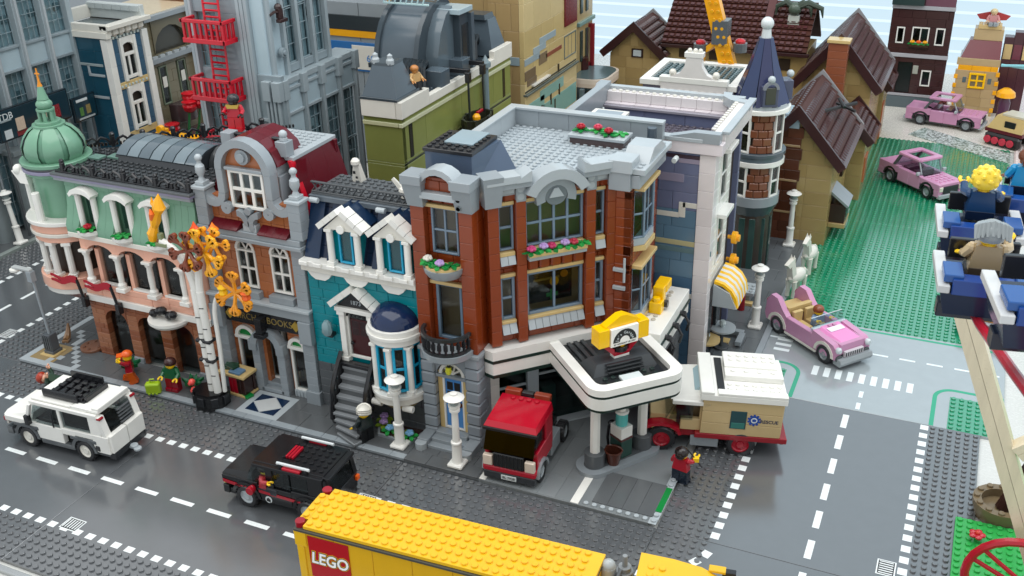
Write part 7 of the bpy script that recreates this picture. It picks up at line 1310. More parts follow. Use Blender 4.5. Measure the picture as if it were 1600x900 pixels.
# lavender and white corner building
LV = thing('lavender_building', 'lavender and sand blue building with white corner pillar and grey parapets', 'building')
def lav():
    X = 60.2; Y = 33.2
    def lm(z): return LAVS if z > 23.5 else (M('#5d7c92', .3) if z > 13 else M('#4e6f8c', .3))
    wall(LV, 40, Y, 0, X-40-1.9, 32, LAVS, 0, (), 1, 2.4, (4, 5, 6), mats=lm)
    for k in range(13): bxm(LV, 'pillar_block', X-1.9, Y-.2, 2.4*k+.6, 2.1, 1.8, 2.38, M('#ddd6d6'))
    for (x, z, l, h, m) in ((56.4, 24.4, 3.4, .7, OFFW), (55.9, 23.0, .9, 2.1, OFFW), (53, 22.9, 3, .7, OFFW), (52, 19, 8, .7, M('#b3ad86')), (52, 18, 8.5, .7, M('#5f7a80')), (50, 11.4, 10, .7, OFFW), (53, 27.8, 3.4, 1.1, M('#8f8aa0')), (52, 31, 8, .5, M('#4a3b46')), (55.6, 30.4, 3, .6, M('#9c93a6'))): bxm(LV, 'inlay_band', x, Y-.06, z, l, .3, h, m, 0, .03)
    bxm(LV, 'cornice', 40, Y-.7, 32, X-39, 1.6, 1.5, M('#d8d0d2')); bxm(LV, 'cornice', 40, Y-.9, 33.5, X-41.5, 1.4, .5, LG2); G().prism([(X-8, 33.5), (X-5, 34.2), (X-2.6, 34.8), (X+.6, 34.8), (X+.6, 33.5)], Y-.8, Y+.5, 'xz').make('cornice_curve', LGREY, LV); G().cyl(55.6, Y-1.2, 31.4, .35, 1.2, 10, 'y').make('spout', M('#cfd6d6'), LV)
    # white street front
    wall(LV, X, Y+1.5, 12, 8.4, 20, WHITE, PI/2, [(2.5, 6, 15, 22), (2.5, 6, 24, 31)], .9, 1.2, (2, 3))
    for u in (2.5,):
        for z in (15, 24): window(LV, X+.1, Y+1.5+u, z, 3.5, 7, WHITE, 1, 2, PI/2, .3, .5); bxm(LV, 'window_hood', X-.2, Y+1+u, z+7, 1.4, 4.5, .6, WHITE)
    wall(LV, X-2.2, Y+9.9, 0, 6, 32, M('#a9a6b0'), PI/2, (), .9, 4.8, (6,), name='wall_block'); wall(LV, X, Y+1.5, 0, 8.4, 12, M('#262d33'), PI/2, [(3, 6, 1, 9)], .9, 2.4, (3, 4)); bxm(LV, 'shop_door', X-.6, Y+4.6, 1, .2, 2.8, 8, M('#3a2220'))
    bxm(LV, 'roof', 41, Y+.5, 29.4, 18.6, 16, .6, M('#5b5660')); g = G(); g.studs(41, 34, 30, 18, 15, lambda a, b: (47 < a < 53 and 38 < b < 43) or (43 < a < 48 and b < 39)); stuff(g.make('studs', M('#5b5660'), LV))
    for k in range(9): bxm(LV, 'parapet', 40+2.2*k, 49.2, 29.8, 2.18, 1.2, 2.4, M('#c4bcc0')); bxm(LV, 'parapet', 40+2.2*k, 50.2, 32.2, 2.18, 1.2, 1.4, M('#d8d3d3'))
    g = G(); g.studs(40.4, 50.2, 33.6, 19, 1); stuff(g.make('studs', OFFW, LV)); bxm(LV, 'parapet_ledge', 40, 48.6, 31.6, 18, 1, .4, M('#8d8a94')); bxm(LV, 'parapet_cap', 38.6, 51.3, 33.6, 21, 1, .5, LG2)
    for k in range(3): bxm(LV, 'parapet', X-.7, Y+1+5.2*k, 32, 1.6, 5.2, 2.4, M('#ddd8d6')); bxm(LV, 'parapet_cap', X+.4, Y+.8+5.2*k, 34.4, 1.0, 5.2, .4, LG2)
    g = G(); g.studs(X-1.4, 35, 34.4, 1, 13); stuff(g.make('studs', OFFW, LV)); ring_arch(LV, X-1.6, 49.4, 34.4, 1.6, 2.6, LG2, .01, 0) if 0 else None
    G().prism([(X-3.6, 51.8), (X-3.2, 49.8), (X-1.8, 48.2), (X+.9, 47.4), (X+.9, 48.6), (X-1, 49.4), (X-2.2, 50.6), (X-2.4, 51.8)], 33.4, 34.6, 'xy').make('parapet_curve', LG2, LV); bxm(LV, 'parapet', 38.8, Y, 31.6, 1.2, 17, 3, LGREY); G().prism([(48, 32), (48.6, 33.4), (50, 34.6), (52, 34.6), (52, 32)], 38.4, 40, 'yz').make('parapet_curve', LGREY, LV)
    sk = O('skylight', G().hull([(42.4, 34.6, 30), (48.6, 34.6, 30), (48.6, 39.4, 30), (42.4, 39.4, 30)], [(42.4, 35.2, 34), (46.8, 35.2, 34), (46.8, 39, 34), (42.4, 39, 34)]).mesh('skylight', LG2), LV); bxm(sk, 'skylight_rim', 42.2, 35, 34, 4.8, 4.2, .4, OFFW); bxm(sk, 'skylight_pane', 42.8, 35.6, 34.35, 3.6, 3, .12, M('#8a949c', .15)); bxm(LV, 'roof_hatch', 48, 38.6, 30.2, 4.6, 3, .5, M('#87939f', .2))
    G().prism([(-.9, 0), (.9, 0), (.9, 1), (0, 1.4), (-.9, 1)], 0, .1, 'xy') if 0 else None
    bxm(LV, 'core', 41, Y+1.2, 0, 18.2, 15.5, 29.3, INTER); wall(LV, 40, 49, 0, 20, 31.5, LAVS, 0, (), .9, 4.8, (6, 8), name='wall_block')
lav()
AW = thing('awning', 'yellow and white striped curved awning over the pavement on the white facade', 'awning', (60.6, 36.0, 9.6))
for k in range(9):
    m = (M('#f1b91a'), OFFW)[k % 2]; A = [PI/2*i/4 for i in range(5)]
    G().band([(3.4*math.sin(t), 3.6*math.cos(t)) for t in A], [(3.0*math.sin(t), 3.2*math.cos(t)) for t in A], .72*k, .72*k+.7).make('awning_stripe', m, AW)
for q in (-.3, 6.6): G().prism([(0, 0), (3.3, 0), (2.2, 2.2), (0, 3.2)], q, q+.3, 'xz').make('awning_end', LG2, AW)
o = thing('wall_lamps', 'pair of orange yellow round lamps on the white facade above the awning', 'lamps', (60.9, 44.0, 13)); 
for z in (0, 3.4): G().cyl(0, 0, z, .9, .7, 12, 'x').cyl(.5, 0, z, .5, .6, 10, 'x').tube([(-.6, 0, z), (0, 0, z)], .3, 6).make('lamp', YEL2, o)
for i, (x, y, h, m, lb) in enumerate(((61.2, 40.8, 2.6, LG2, 'pale grey dish topped bistro table under the awning'), (59.8, 37.4, 2.2, TAN, 'tan topped round bistro table nearer the fuel canopy'))):
    o = thing('bistro_table', lb, 'table', (x, y, .5)); G().cyl(0, 0, 0, 1.1, .3, 14).cyl(0, 0, .3, .25, h, 8).make('table_foot', DGREY, o); G().lathe(0, 0, h, [(.4, 0), (1.9, .5), (1.9, .75), (.5, .8)], 18).make('table_top', m, o); G().lathe(0, 0, h+.75, [(.3, 0), (.5, .6), (.35, 1)], 10).make('glass', M('#bcc8c8', .1), o)
o = thing('kerb_rail', 'grey angular bench frame with tan studs on the side pavement', 'bench', (60.6, 44.2, .5)); bxm(o, 'frame', -3, 0, .4, 6, .9, .7, LGREY); bxm(o, 'frame', 2.4, -3, .4, .9, 3, .7, LGREY, .0); bxm(o, 'foot', -2.6, 0, 0, .8, .8, .5, LGREY); bxm(o, 'foot', 2, 0, 0, .8, .8, .5, LGREY); G().cyl(.6, .4, 1.1, .6, .5, 12).make('tan_stud', TAN, o); bxm(o, 'tile', -.6, -2.4, .05, 2, 1.4, .3, TAN)
o = thing('street_stall', 'grey stepped kiosk beside the turret on the side pavement', 'kiosk', (59.6, 57, .5)); bxm(o, 'body', -2.4, -1.4, 0, 4.8, 2.8, 1.4, LGREY); bxm(o, 'shelf', -3, -1.8, 1.4, 6, 3.6, .6, LG2); g = G(); g.studs(-3, -1.8, 2, 6, 3); stuff(g.make('studs', LG2, o)); bxm(o, 'base', -3.4, -2.4, 0, 6.4, 1, .5, TAN)
o = thing('post_box', 'small dark red post box behind the side street lamp', 'post box', (61.2, 53.2, .5)); G().cyl(0, 0, 0, .6, 2.4, 12).ball(0, 0, 2.4, .6, 10, 5, lo=0).make('box', M('#8c1420'), o); bxm(o, 'slot', -.3, -.65, 1.7, .6, .15, .2, INK)
# turret building
TU = thing('turret_building', 'brown corner turret with white windows and a dark blue pointed roof', 'building', (58.2, 71, 0)); BRK = M('#7a4a34')
def turret():
    R = 3.9; G().cyl(0, 0, 0, 3.4, 28, 20).make('core', M('#3d352f'), TU)
    for z0, z1 in ((13.2, 18.4), (20.6, 27)):
        n = round((z1-z0)/1.25); h = (z1-z0)/n
        for j in range(n):
            for k in range(16):
                t = 2*PI*(k+.5*(j % 2))/16; an = (t-(-1.2)) % (2*PI)
                if min((t-q) % (2*PI) if (t-q) % (2*PI) < PI else 2*PI-(t-q) % (2*PI) for q in (-1.95, -.45, 1.1, 2.6)) < .33: continue
                bxm(TU, 'brick', R*math.cos(t)+.72*math.sin(t), R*math.sin(t)-.72*math.cos(t), z0+j*h, 1.44, .8, h-.05, BRK, t+PI/2, .12)
        for q in (-1.95, -.45, 1.1): 
            px, py = (R+.15)*math.cos(q), (R+.15)*math.sin(q); window(TU, px+1.05*math.sin(q), py-1.05*math.cos(q), z0, 2.1, z1-z0, WHITE, 1, 2, q+PI/2, .35, .5, fr=.3)
    for z, r, h, m in ((11.6, 4.2, 1.6, LGREY), (18.4, 4.5, .8, WHITE), (19.2, 4.3, .8, M('#5f6c74')), (20, 4.6, .6, M('#4b565d')), (27, 4.7, .7, WHITE), (27.7, 4.3, .6, LG2)): G().cyl(0, 0, z, r, h, 24).make('ring', m, TU)
    G().lathe(0, 0, 8.6, [(2.8, 0), (3.4, 1.2), (4.2, 3)], 16).make('corbel', M('#39484c'), TU); 
    for k in range(6): t = -PI*.75+k*.55; bxm(TU, 'column', 3*math.cos(t)-.5, 3*math.sin(t)-.5, .4, 1, 1, 9, M('#2f4a46'))
    CN = M('#2c3a5e', .18)
    for k in range(8):
        t0, t1 = 2*PI*k/8+.02, 2*PI*(k+1)/8-.02; L = [(4.5, 28.2), (3.6, 30.6), (2.3, 34), (1.1, 38)]
        G().lathe(0, 0, 0, [(r, z) for r, z in L]+[(r-.25, z) for r, z in L[::-1]], 1, 'z', t0, t1).make('roof_panel', CN if k % 2 else M('#313657', .18), TU)
    G().cyl(0, 0, 37.9, .8, 1.4, 12, r2=.65).ball(0, 0, 40.1, 1.0, 12, 8).make('finial', M('#c9cfd0'), TU)
    dm = O('roof_dormer', G().box(-1.2, -4.6, 28.4, 2.4, 2.6, 3).mesh('roof_dormer', M('#4a4f66')), TU, (0, 0, 0), .5); bxm(dm, 'dormer_window', -.8, -4.7, 28.8, 1.6, .2, 2.6, M('#3d3f34')); ring_arch(dm, 0, -4.75, 31.1, .8, 1.25, M('#7c8088'), .5); G().ball(0, -4.4, 32.6, .6, 10, 6).make('dormer_knob', M('#b7c0c2'), dm)
    dm2 = O('roof_dormer', G().box(-1.2, -4.6, 28.4, 2.4, 2.6, 3).mesh('roof_dormer', M('#4a4f66')), TU, (0, 0, 0), 2.1); G().ball(0, -4.4, 32.2, .6, 10, 6).make('dormer_knob', M('#b7c0c2'), dm2)
turret()
# white flat roofed building with curved gable
WR = thing('white_roof_building', 'white flat roofed building with small curved gable behind the grey parapet', 'building', (39.2, 70, 0)); 
wall(WR, 0, 0, 0, 15, 29.4, M('#7e7787'), 0, (), 1, 4.8, (5, 7), name='wall_block'); wall(WR, 15, .2, 0, 13, 29.4, M('#7e7787'), PI/2, (), 1, 4.8, (6,), name='wall_block'); wall(WR, 1, .2, 0, 13, 29.4, M('#6f6a78'), PI/2, (), 1, 4.8, (6,), name='wall_block')
for (x, y, w_, d) in ((-.4, -.4, 15.8, 1.4), (-.4, 12.2, 15.8, 1.4), (-.4, 1, 1.4, 11.2), (14, 1, 1.4, 11.2)): bxm(WR, 'roof_rim', x, y, 29.4, w_, d, .9, WHITE)
bxm(WR, 'roof', 1, 1, 29.2, 13, 11.2, .6, M('#7d9095')); g = G(); g.studs(1, 1, 29.8, 13, 11, None, 1, 1, .33, .3); stuff(g.make('studs', M('#3c5052'), WR))
bxm(WR, 'gable_base', 3.2, -.8, 28, 10.6, 1.2, 2.2, M('#ded9d6')); bxm(WR, 'gable_base', 3, -.9, 30.2, 11, 1.4, .9, WHITE)
for k in range(8): bxm(WR, 'dentil', 3.4+1.28*k, -1, 28.4, .8, .4, .7, WHITE)
G().prism([(4.6, 31.1), (6.2, 31.8), (7.0, 33), (7.2, 34.4), (9.6, 34.4), (9.8, 33), (10.6, 31.8), (12.2, 31.1)], -.8, .4, 'xz').make('gable', M('#e0dcd8'), WR); bxm(WR, 'gable_cap', 6.9, -.9, 34.4, 3, 1.4, .8, WHITE)
for x in (5, 12): G().ball(x, -.2, 31.7, .6, 10, 6).make('gable_ball', OFFW, WR)
for x in (7.6, 8.5, 9.3): G().ball(x, -.2, 35.4, .4, 8, 5).make('gable_ball', OFFW, WR)
# crane
CRN = thing('crane', 'yellow lattice crane arm with grey collar rising behind the white roof', 'crane', (44.6, 84, 24)); 
aq = lambda s: (7.2-5.2*s, 0, 3.4+12*s)
G().hull([(5.6, -1, 0), (8.4, -1, 0), (8.4, 1, 0), (5.6, 1, 0)], [(-.4, -.8, 20), (2, -.8, 20), (2, .8, 20), (-.4, .8, 20)]).make('boom', YEL2, CRN)
for k in range(14): 
    for d in (-.5, .5): G().cyl(7+d-.42*k*1.03, -1.1, 1.2+1.36*k, .32, .3, 8, 'y').make('boom_stud', M('#d89a12'), CRN)
bxm(CRN, 'collar', 2.4, -1.4, 9.4, 2.6, 2.8, 4, DGREY); G().hull([(-1.6, -.7, -6), (-.2, -.7, -6), (-.2, .7, -6), (-1.6, .7, -6)], [(-.6, -.7, 7.4), (1.2, -.7, 7.4), (1.2, .7, 7.4), (-.6, .7, 7.4)]).make('strut', YEL2, CRN); G().hull([(.6, -.5, 7), (2.8, -.5, 9), (3.6, .5, 9), (.6, .5, 7)], [(.4, -.5, 8), (2.8, -.5, 10), (3.6, .5, 10), (.4, .5, 8)]).make('strut', YEL2, CRN)
for x in (.3, 7.0): G().cyl(x, 0, 7.6+.6*(x > 1), 1.2, 1.5, 12).make('motor', DGREY, CRN); G().ball(x, 0, 9.3+.6*(x > 1), .9, 10, 5, sz=.6).make('red_light', M('#b3202a'), CRN)
for k in range(5): bxm(CRN, 'marking', -1.1+.12*k, -.78, 1+1.1*k, .7, .1, .7, INK, 0, .01)
bxm(CRN, 'base', 4.6, -2, -24, 5, 4, 24.5, DGREY); bxm(CRN, 'base', -2.2, -1.4, -24, 2.8, 3, 18.5, DGREY)
# cottages with dark brown tiled roofs
ROOF = M('#4a2d27', .7, 'matte'); WTAN = M('#b09766', .34); WT2 = M('#a58c5c', .34)
def gable_house(label, x, y, w_, L, zr, ze, wallm, over=1.3, glare=True, nm='cottage', sides=True, courses=6, ang=0):
    t = thing(nm, label, 'house', (x, y, 0), ang); hw = w_/2; zw = ze+.5; pitch = (zr-ze)/(hw+over); X0 = -hw
    hy = lambda u: zr-.6-pitch*abs(u)
    z = 0
    while z < zr-1:
        z1 = min(z+2.4, zr-.8); lim = hw if z1 < zw else max(.4, (zr-.8-z1)/pitch); lim = min(lim, hw)
        n = max(1, round(2*lim/4))
        for k in range(n): 
            if wallm: bxm(t, 'brick', -lim+2*lim*k/n, 0, z, 2*lim/n-.02, 1, z1-z-.02, random.choice((WTAN, WT2)), 0, .04)
        z = z1
    G().prism([(-hw, 0), (hw, 0), (hw, zw-.3), (0, hy(0)), (-hw, zw-.3)], .12, .95, 'xz').make('gable_wall', WT2, t)
    for s in (-1, 1):
        for k in range(max(1, round(L/8))): bxm(t, 'side_wall', s*hw-(1 if s > 0 else 0), 1+k*(L-1)/max(1, round(L/8)), 0, 1, (L-1)/max(1, round(L/8))-.03, zw, WT2 if s > 0 else WTAN)
    bxm(t, 'core', -hw+1, 1, 0, w_-2, L-1, zw-.5, M('#8d7850', .5))
    n = courses
    for s in (-1, 1):
        ex = hw+over; sl = math.hypot(ex, zr-ze)
        for k in range(n):
            a, b = k/n, (k+1)/n; P = lambda f, e: (s*ex*(1-f)+s*e*(zr-ze)/sl, ze+(zr-ze)*f+e*ex/sl)
            p = [P(a, 0), P(b, 0), P(b, .45), P(a, .85)] if k < n-1 else [P(a, 0), (0, zr), (0, zr+.5*sl/ex), P(a, .85)]; G().prism(p, -1, L+.6, 'xz').make('roof_course', ROOF, t)
        g = G(); m_ = max(2, int(L/1.25))
        for k in range(n):
            for i in range(m_):
                f0 = (k+.12)/n; f1 = (k+.8)/n; q0 = P(f0, .75); q1 = P(f1, .62); y0 = -.9+1.25*i+(.6 if k % 2 else 0)
                if y0 > L-.4: continue
                e0 = (s*.16*(zr-ze)/sl, .3*ex/sl); g.hull([(q0[0], y0, q0[1]), (q0[0], y0+.8, q0[1]), (q1[0], y0+.8, q1[1]), (q1[0], y0, q1[1])], (lambda m0, m1: [(m0[0], y0+.26, m0[1]), (m0[0], y0+.56, m0[1]), (m1[0], y0+.56, m1[1]), (m1[0], y0+.26, m1[1])])(P(f0+.25/n*.6, 1.12), P(f1-.2/n*.6, 1.0)))
        stuff(g.make('roof_tiles', M('#43292a', .12), t))
        for q in (-1.45, L+.6): P = lambda f, e: (s*ex*(1-f)+s*e*(zr-ze)/sl, ze+(zr-ze)*f+e*ex/sl); G().prism([P(0, -.5), (0, zr-.5*sl/ex), (0, zr+1.1*sl/ex), P(0, 1.1)], q, q+.5, 'xz').make('bargeboard', M('#3a2222', .3) if not glare or q < 0 else M('#8e8f92', .2), t)  # with glare on, the far bargeboard's pale grey paints in the reflected light
        G().prism([P(-.03, -.5), P(.06, -.5), P(.06, 1.0), P(-.03, 1.0)], -1.4, L+1, 'xz').make('eaves_board', M('#4a2f2f', .25), t)
    return t
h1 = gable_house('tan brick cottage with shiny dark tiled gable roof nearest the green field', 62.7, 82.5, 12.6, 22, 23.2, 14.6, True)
h1b = O('bay_window', G().box(6.3, 3.4, 3.2, 2.6, 5, 3.4).mesh('bay_window', M('#3a2421')), h1); bxm(h1b, 'bay_base', 6.3, 3, 2.4, 2.8, 5.8, .8, WTAN); quad(h1b, 'bay_roof', [(6.3, 3, 9), (6.3, 8.8, 9), (9.4, 8.8, 6.6), (9.4, 3, 6.6)], .4, M('#8b9296', .25)); bxm(h1b, 'pane', 8.95, 4, 3.6, .1, 3.8, 2.6, SMOKE)
bxm(h1, 'side_window', 6.2, 12, 8.6, .6, 4, 4, DBRN); bxm(h1, 'garden_box', 6.4, 9, .2, 2.4, 3, 2.6, M('#a9b3b0'))
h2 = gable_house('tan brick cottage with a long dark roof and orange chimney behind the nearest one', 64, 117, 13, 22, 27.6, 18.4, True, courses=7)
for k in range(8): bxm(h2, 'chimney_brick', -1.8, -4.2, 16+1.5*k, 3.6, 2.4, 1.47, M('#8a5038'))
bxm(h2, 'chimney_cap', -2.1, -4.5, 28, 4.2, 3, .6, TAN); bxm(h2, 'chimney_foot', -1.7, -4, 0, 3.4, 2.2, 16, M('#8a5a3c'))
h3 = gable_house('low tan lean-to cottage with dark roof and orange brick patch by the field', 68.6, 106, 6.4, 9, 16, 11.6, True, .8, False, courses=5)
bxm(h3, 'orange_patch', 3.15, 2, 3, .3, 4, 5, M('#b5633c'))
h4 = gable_house('tan brick house end with dark eaves beyond the second cottage', 67.2, 141, 8, 10, 18, 12.4, True, .9, False, courses=5); bxm(h4, 'orange_patch', 3.95, .5, 1, .3, 3, 8, M('#b5633c'))
WB = thing('brown_brick_house', 'reddish brown brick house with tan bands between the turret and the cottage', 'house', (55.4, 82, 0))
for j in range(11):
    for k in range(3): bxm(WB, 'brick', .6+2.6*k-.3*(j % 2), 0, 1.9*j, 2.58, 1, 1.87, random.choice((M('#5f3728', .3), M('#55301f', .3), M('#683d2b', .3))), 0, .04)
for z in (5.4, 11.2, 17.4): bxm(WB, 'tan_band', .2, -.08, z, 7.8, .3, .4, M('#a98d68'))
bxm(WB, 'roof_cap', -.4, -.6, 20.8, 8, 8, 1.6, M('#8ea0aa', .2)); bxm(WB, 'roof_slot', 1.2, .6, 22.4, 4.6, 1, .12, M('#46545c')); bxm(WB, 'core', .4, 1, 0, 7.4, 7, 20.7, INTER)
AN_ = thing('weather_vane', 'black rod with arms lying across the nearest shiny tiled roof', 'weather vane', (66.6, 92, 20.9), .2); G().tube([(-5, -3.5, .2), (4.4, 4.5, .6)], .35, 6).tube([(2.2, 1.4, .6), (1.4, 4, 1.4)], .3, 6).tube([(1, 3.2, .8), (4, .4, .3)], .3, 6).make('rod', INK, AN_)
# long roofed house and small gable at the back
LH = thing('long_house', 'long tan house with wide dark brown tiled roof behind the yellow crane', 'house', (27, 125, 0)); W_ = 29.6
for k in range(6): bxm(LH, 'wall_block', 4.93*k, .8, 0, 4.91, 1, 22.4, (WTAN, WT2)[k % 2])
bxm(LH, 'core', .5, 1.8, 0, W_-1, 14, 22, M('#8d7850', .5)); bxm(LH, 'window', 3, .6, 19.6, 4.6, .5, 2.4, M('#3d3126')); bxm(LH, 'window', 9.5, .6, 19.6, 4.6, .5, 2.4, M('#3d3126')); bxm(LH, 'window', 24, .6, 18.6, 2.4, .5, 2.4, M('#3d3126')); 
for k in range(9):
    a, b = k/9, (k+1)/9; p = lambda f, e: (0-.4+9.2*f-.62*e, 22.4+8.2*f+.76*e)
    G().prism([p(a, 0), p(b, 0), p(b, .4), p(a, .75)], -.6, W_, 'yz').make('roof_course', ROOF, LH); g = G()
    for i in range(23):
        q0, q1 = p(a+.015, .7), p(a+.07, .55); x0 = -.4+1.28*i; g.hull([(x0, *q0), (x0+.9, *q0), (x0+.9, *q1), (x0, *q1)], [(x0+.05, q0[0]-.15, q0[1]+.22), (x0+.85, q0[0]-.15, q0[1]+.22), (x0+.85, q1[0]-.15, q1[1]+.22), (x0+.05, q1[0]-.15, q1[1]+.22)])
    stuff(g.make('roof_tiles', M('#4f2c2e', .25), LH))
bxm(LH, 'roof_rib', 20.4, 0, 0, .01, .01, .01, ROOF) if 0 else None
quad(LH, 'roof_rib', [(19.8, -.6, 23.2), (21.4, -.6, 23.2), (21.4, 8.6, 31.4), (19.8, 8.6, 31.4)], .5, M('#5a3535', .25)); quad(LH, 'back_slope', [(-.6, 8.8, 30.6), (W_, 8.8, 30.6), (W_, 18, 22), (-.6, 18, 22)], .5, ROOF); G().box(-.7, -1, 21.9, W_+1.2, .9, .7).make('gutter', M('#3a2424'), LH); G().prism([(.8, 22.2), (17, 22.2), (8.8, 30.4)], -.2, .4, 'yz').make('gable_wall', WTAN, LH)
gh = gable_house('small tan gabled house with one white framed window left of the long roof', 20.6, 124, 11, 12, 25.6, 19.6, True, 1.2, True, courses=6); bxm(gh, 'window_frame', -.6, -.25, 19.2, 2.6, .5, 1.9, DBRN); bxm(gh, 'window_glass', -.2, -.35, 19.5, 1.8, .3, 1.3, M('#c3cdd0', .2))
DG = thing('dragon_statue', 'dark green dragon claw sculpture on a pale post behind the long roof', 'statue', (52.6, 130, 20)); G().hull([(-1.6, -.8, 0), (1.6, -.8, 0), (1.6, .8, 0), (-1.6, .8, 0)], [(-1.1, -.6, 9), (1.1, -.6, 9), (1.1, .6, 9), (-1.1, .6, 9)]).make('post', M('#b9bfb8'), DG)
for s, l in ((-1, 3.6), (1, 3.2), (1, 5.4)): G().tube([(0, 0, 10.4), (s*l*.5, 0, 11.6), (s*l, 0, 10.6), (s*l*1.05, 0, 8.8)], [.8, .7, .5, .12], 7).make('claw', M('#3f4b40'), DG)
G().ball(0, 0, 10.3, 1.4, 10, 6).make('paw', M('#4e5c50'), DG); bxm(DG, 'plinth', -2, -1.2, -20, 4, 2.4, 20, M('#8d7850'))
# dark brown house
BH = thing('dark_brown_house', 'tall dark brown house with white framed windows behind the terrace', 'house', (68.4, 171, 0)); DBH = M('#3e2626', .3)
wall(BH, 0, 0, 3.4, 13.6, 30, DBH, 0, [(1.6, 3.4, 15.4, 19.2), (5, 8.8, 15.6, 19.4), (10.2, 12.2, 15.4, 19.4), (8.4, 10.6, 5.6, 9.4), (3, 6.2, 3.6, 11)], 1, 1.8, (3, 4, 5))
for (x, z, w_, h, c) in ((1.6, 15.4, 1.8, 3.8, 1), (5, 15.6, 3.8, 3.8, 2), (10.2, 15.4, 2, 4, 1), (8.4, 5.6, 2.2, 3.8, 1)): window(BH, x, -.2, z, w_, h, WHITE, c, 1, 0, .25, .6, glass('#9fb2b6'), fr=.3)
bxm(BH, 'door', 3, .5, 3.6, 3.2, .3, 7.4, M('#10181a')); bxm(BH, 'sign', 6.4, -.2, 8.4, 1.2, .2, 2, M('#a5a79c')); bxm(BH, 'plinth', -.1, -.2, 0, 13.8, 1.4, 2.8, M('#59666b')); 
for z in (2.9, 12.2, 23.4): bxm(BH, 'pale_band', -.1, -.25, z, 13.8, 1.4, .9 if z > 3 else .6, M('#a9a9ae'))
bxm(BH, 'window_box', 4.8, -.9, 14.9, 4.2, .9, .7, M('#4a3527')); flowers(BH, [(5.4, -.6, 15.5, YEL2), (6.8, -.6, 15.5, ORNG), (8.2, -.6, 15.5, YEL2)]); bxm(BH, 'balcony_glass', -.2, -1.2, 24.4, 7, .4, 3, M('#2b3b3a')); bxm(BH, 'mauve_wall', 7, -.2, 24.3, 6.5, 1, 9, M('#6b4654')); bxm(BH, 'core', .8, 1.2, 0, 12, 10, 33, INTER)
o = thing('wheelbarrow', 'red brown and white toy animal standing between the brown house and the tan castle', 'animal', (82.8, 168, 0)); o.name = 'cow'; G().ball(0, 0, 2.2, 1.3, 10, 6, sx=.9).box(-.6, -.5, 0, .4, .4, 1.6).box(.3, -.5, 0, .4, .4, 1.6).ball(.2, -.8, 3.6, .7, 8, 5).make('body', M('#6b2a22'), o); G().ball(1, .3, 2.6, .9, 8, 5).make('white_patch', OFFW, o)
# castle like house
CS = thing('castle_house', 'tan and yellow stepped castle with dark red roof band at the right edge', 'castle', (84.2, 170, 0))
CT = M('#b8a077', .34)
for j in range(5):
    for k in range(3): bxm(CS, 'brick', 3.1*k+.3*(j % 2), 0, 2.1*j, 3.08, 1, 2.07, random.choice((CT, M('#b1986d', .34))), 0, .04)
wall(CS, .4, .1, 10.4, 8.6, 1.2, YEL2, 0, (), 1, 1.2, (3, 4))
for j in range(5): bxm(CS, 'yellow_corner', -.15+.0*j, -.15, 2.1*j, .8, .5, 1, YEL2); bxm(CS, 'yellow_corner', 8.7, -.15, 2.1*j+1, .8, .5, 1, YEL2)
window(CS, 3.1, -.3, 6.4, 3.6, 3.6, YEL, 2, 2, 0, .4, .6, fr=.45); bxm(CS, 'grey_mark', 1.8, -.1, 7.6, .8, .2, 1.3, M('#5b6a6f')); bxm(CS, 'grey_mark', 7.2, -.1, 7.6, .8, .2, 1.3, M('#5b6a6f'))
bxm(CS, 'parapet', 0, .2, 11.6, 9.2, 1, 1.6, CT); G().hull([(.6, .6, 13.2), (9, .6, 13.2), (9, 6, 13.2), (.6, 6, 13.2)], [(2, 2.4, 17), (8.8, 2.4, 17), (8.8, 6, 17), (2, 6, 17)]).make('roof_band', M('#6a2730'), CS); bxm(CS, 'upper_wall', 2.6, 2.6, 17, 6.2, 4, 2.6, CT); bxm(CS, 'upper_wall', 3.2, 2.4, 19.6, 5, 3.6, .9, TAN); g = G(); g.studs(3.2, 2.4, 20.5, 5, 3); stuff(g.make('studs', TAN, CS)); bxm(CS, 'core', .5, 1, 0, 8.4, 8, 13, CT)
for k in range(3): bxm(CS, 'battlement', 9.2+2*k, 3, 0, 1.98, 3, 18+1.2*(k % 2), M('#4a2c34')); bxm(CS, 'battlement', 9.4+2*k, 2.8, 13, 1.7, .6, 3.4, (M('#c2a977'), M('#6b3440'), TAN)[k])
figure('toy figure with red wings and tan hair on top of the tan castle', (90.2, 173.6, 20.5), .1, M('#c98a8a'), LGREY, M('#d9b08a'), M('#cbb98f'), 'hair', None, (.5, .5), True); o = thing('wings', 'dark red wings behind the figure on top of the tan castle', 'wings', (90.2, 174.6, 21.2))
for s in (-1, 1): G().hull([(s*.4, 0, 0), (s*2.8, 0, .2), (s*3.6, 0, 1.2), (s*.6, 0, 2)], [(s*.4, .35, 0), (s*2.8, .35, .2), (s*3.6, .35, 1.2), (s*.6, .35, 2)]).make('wing', M('#a83a3c'), o)
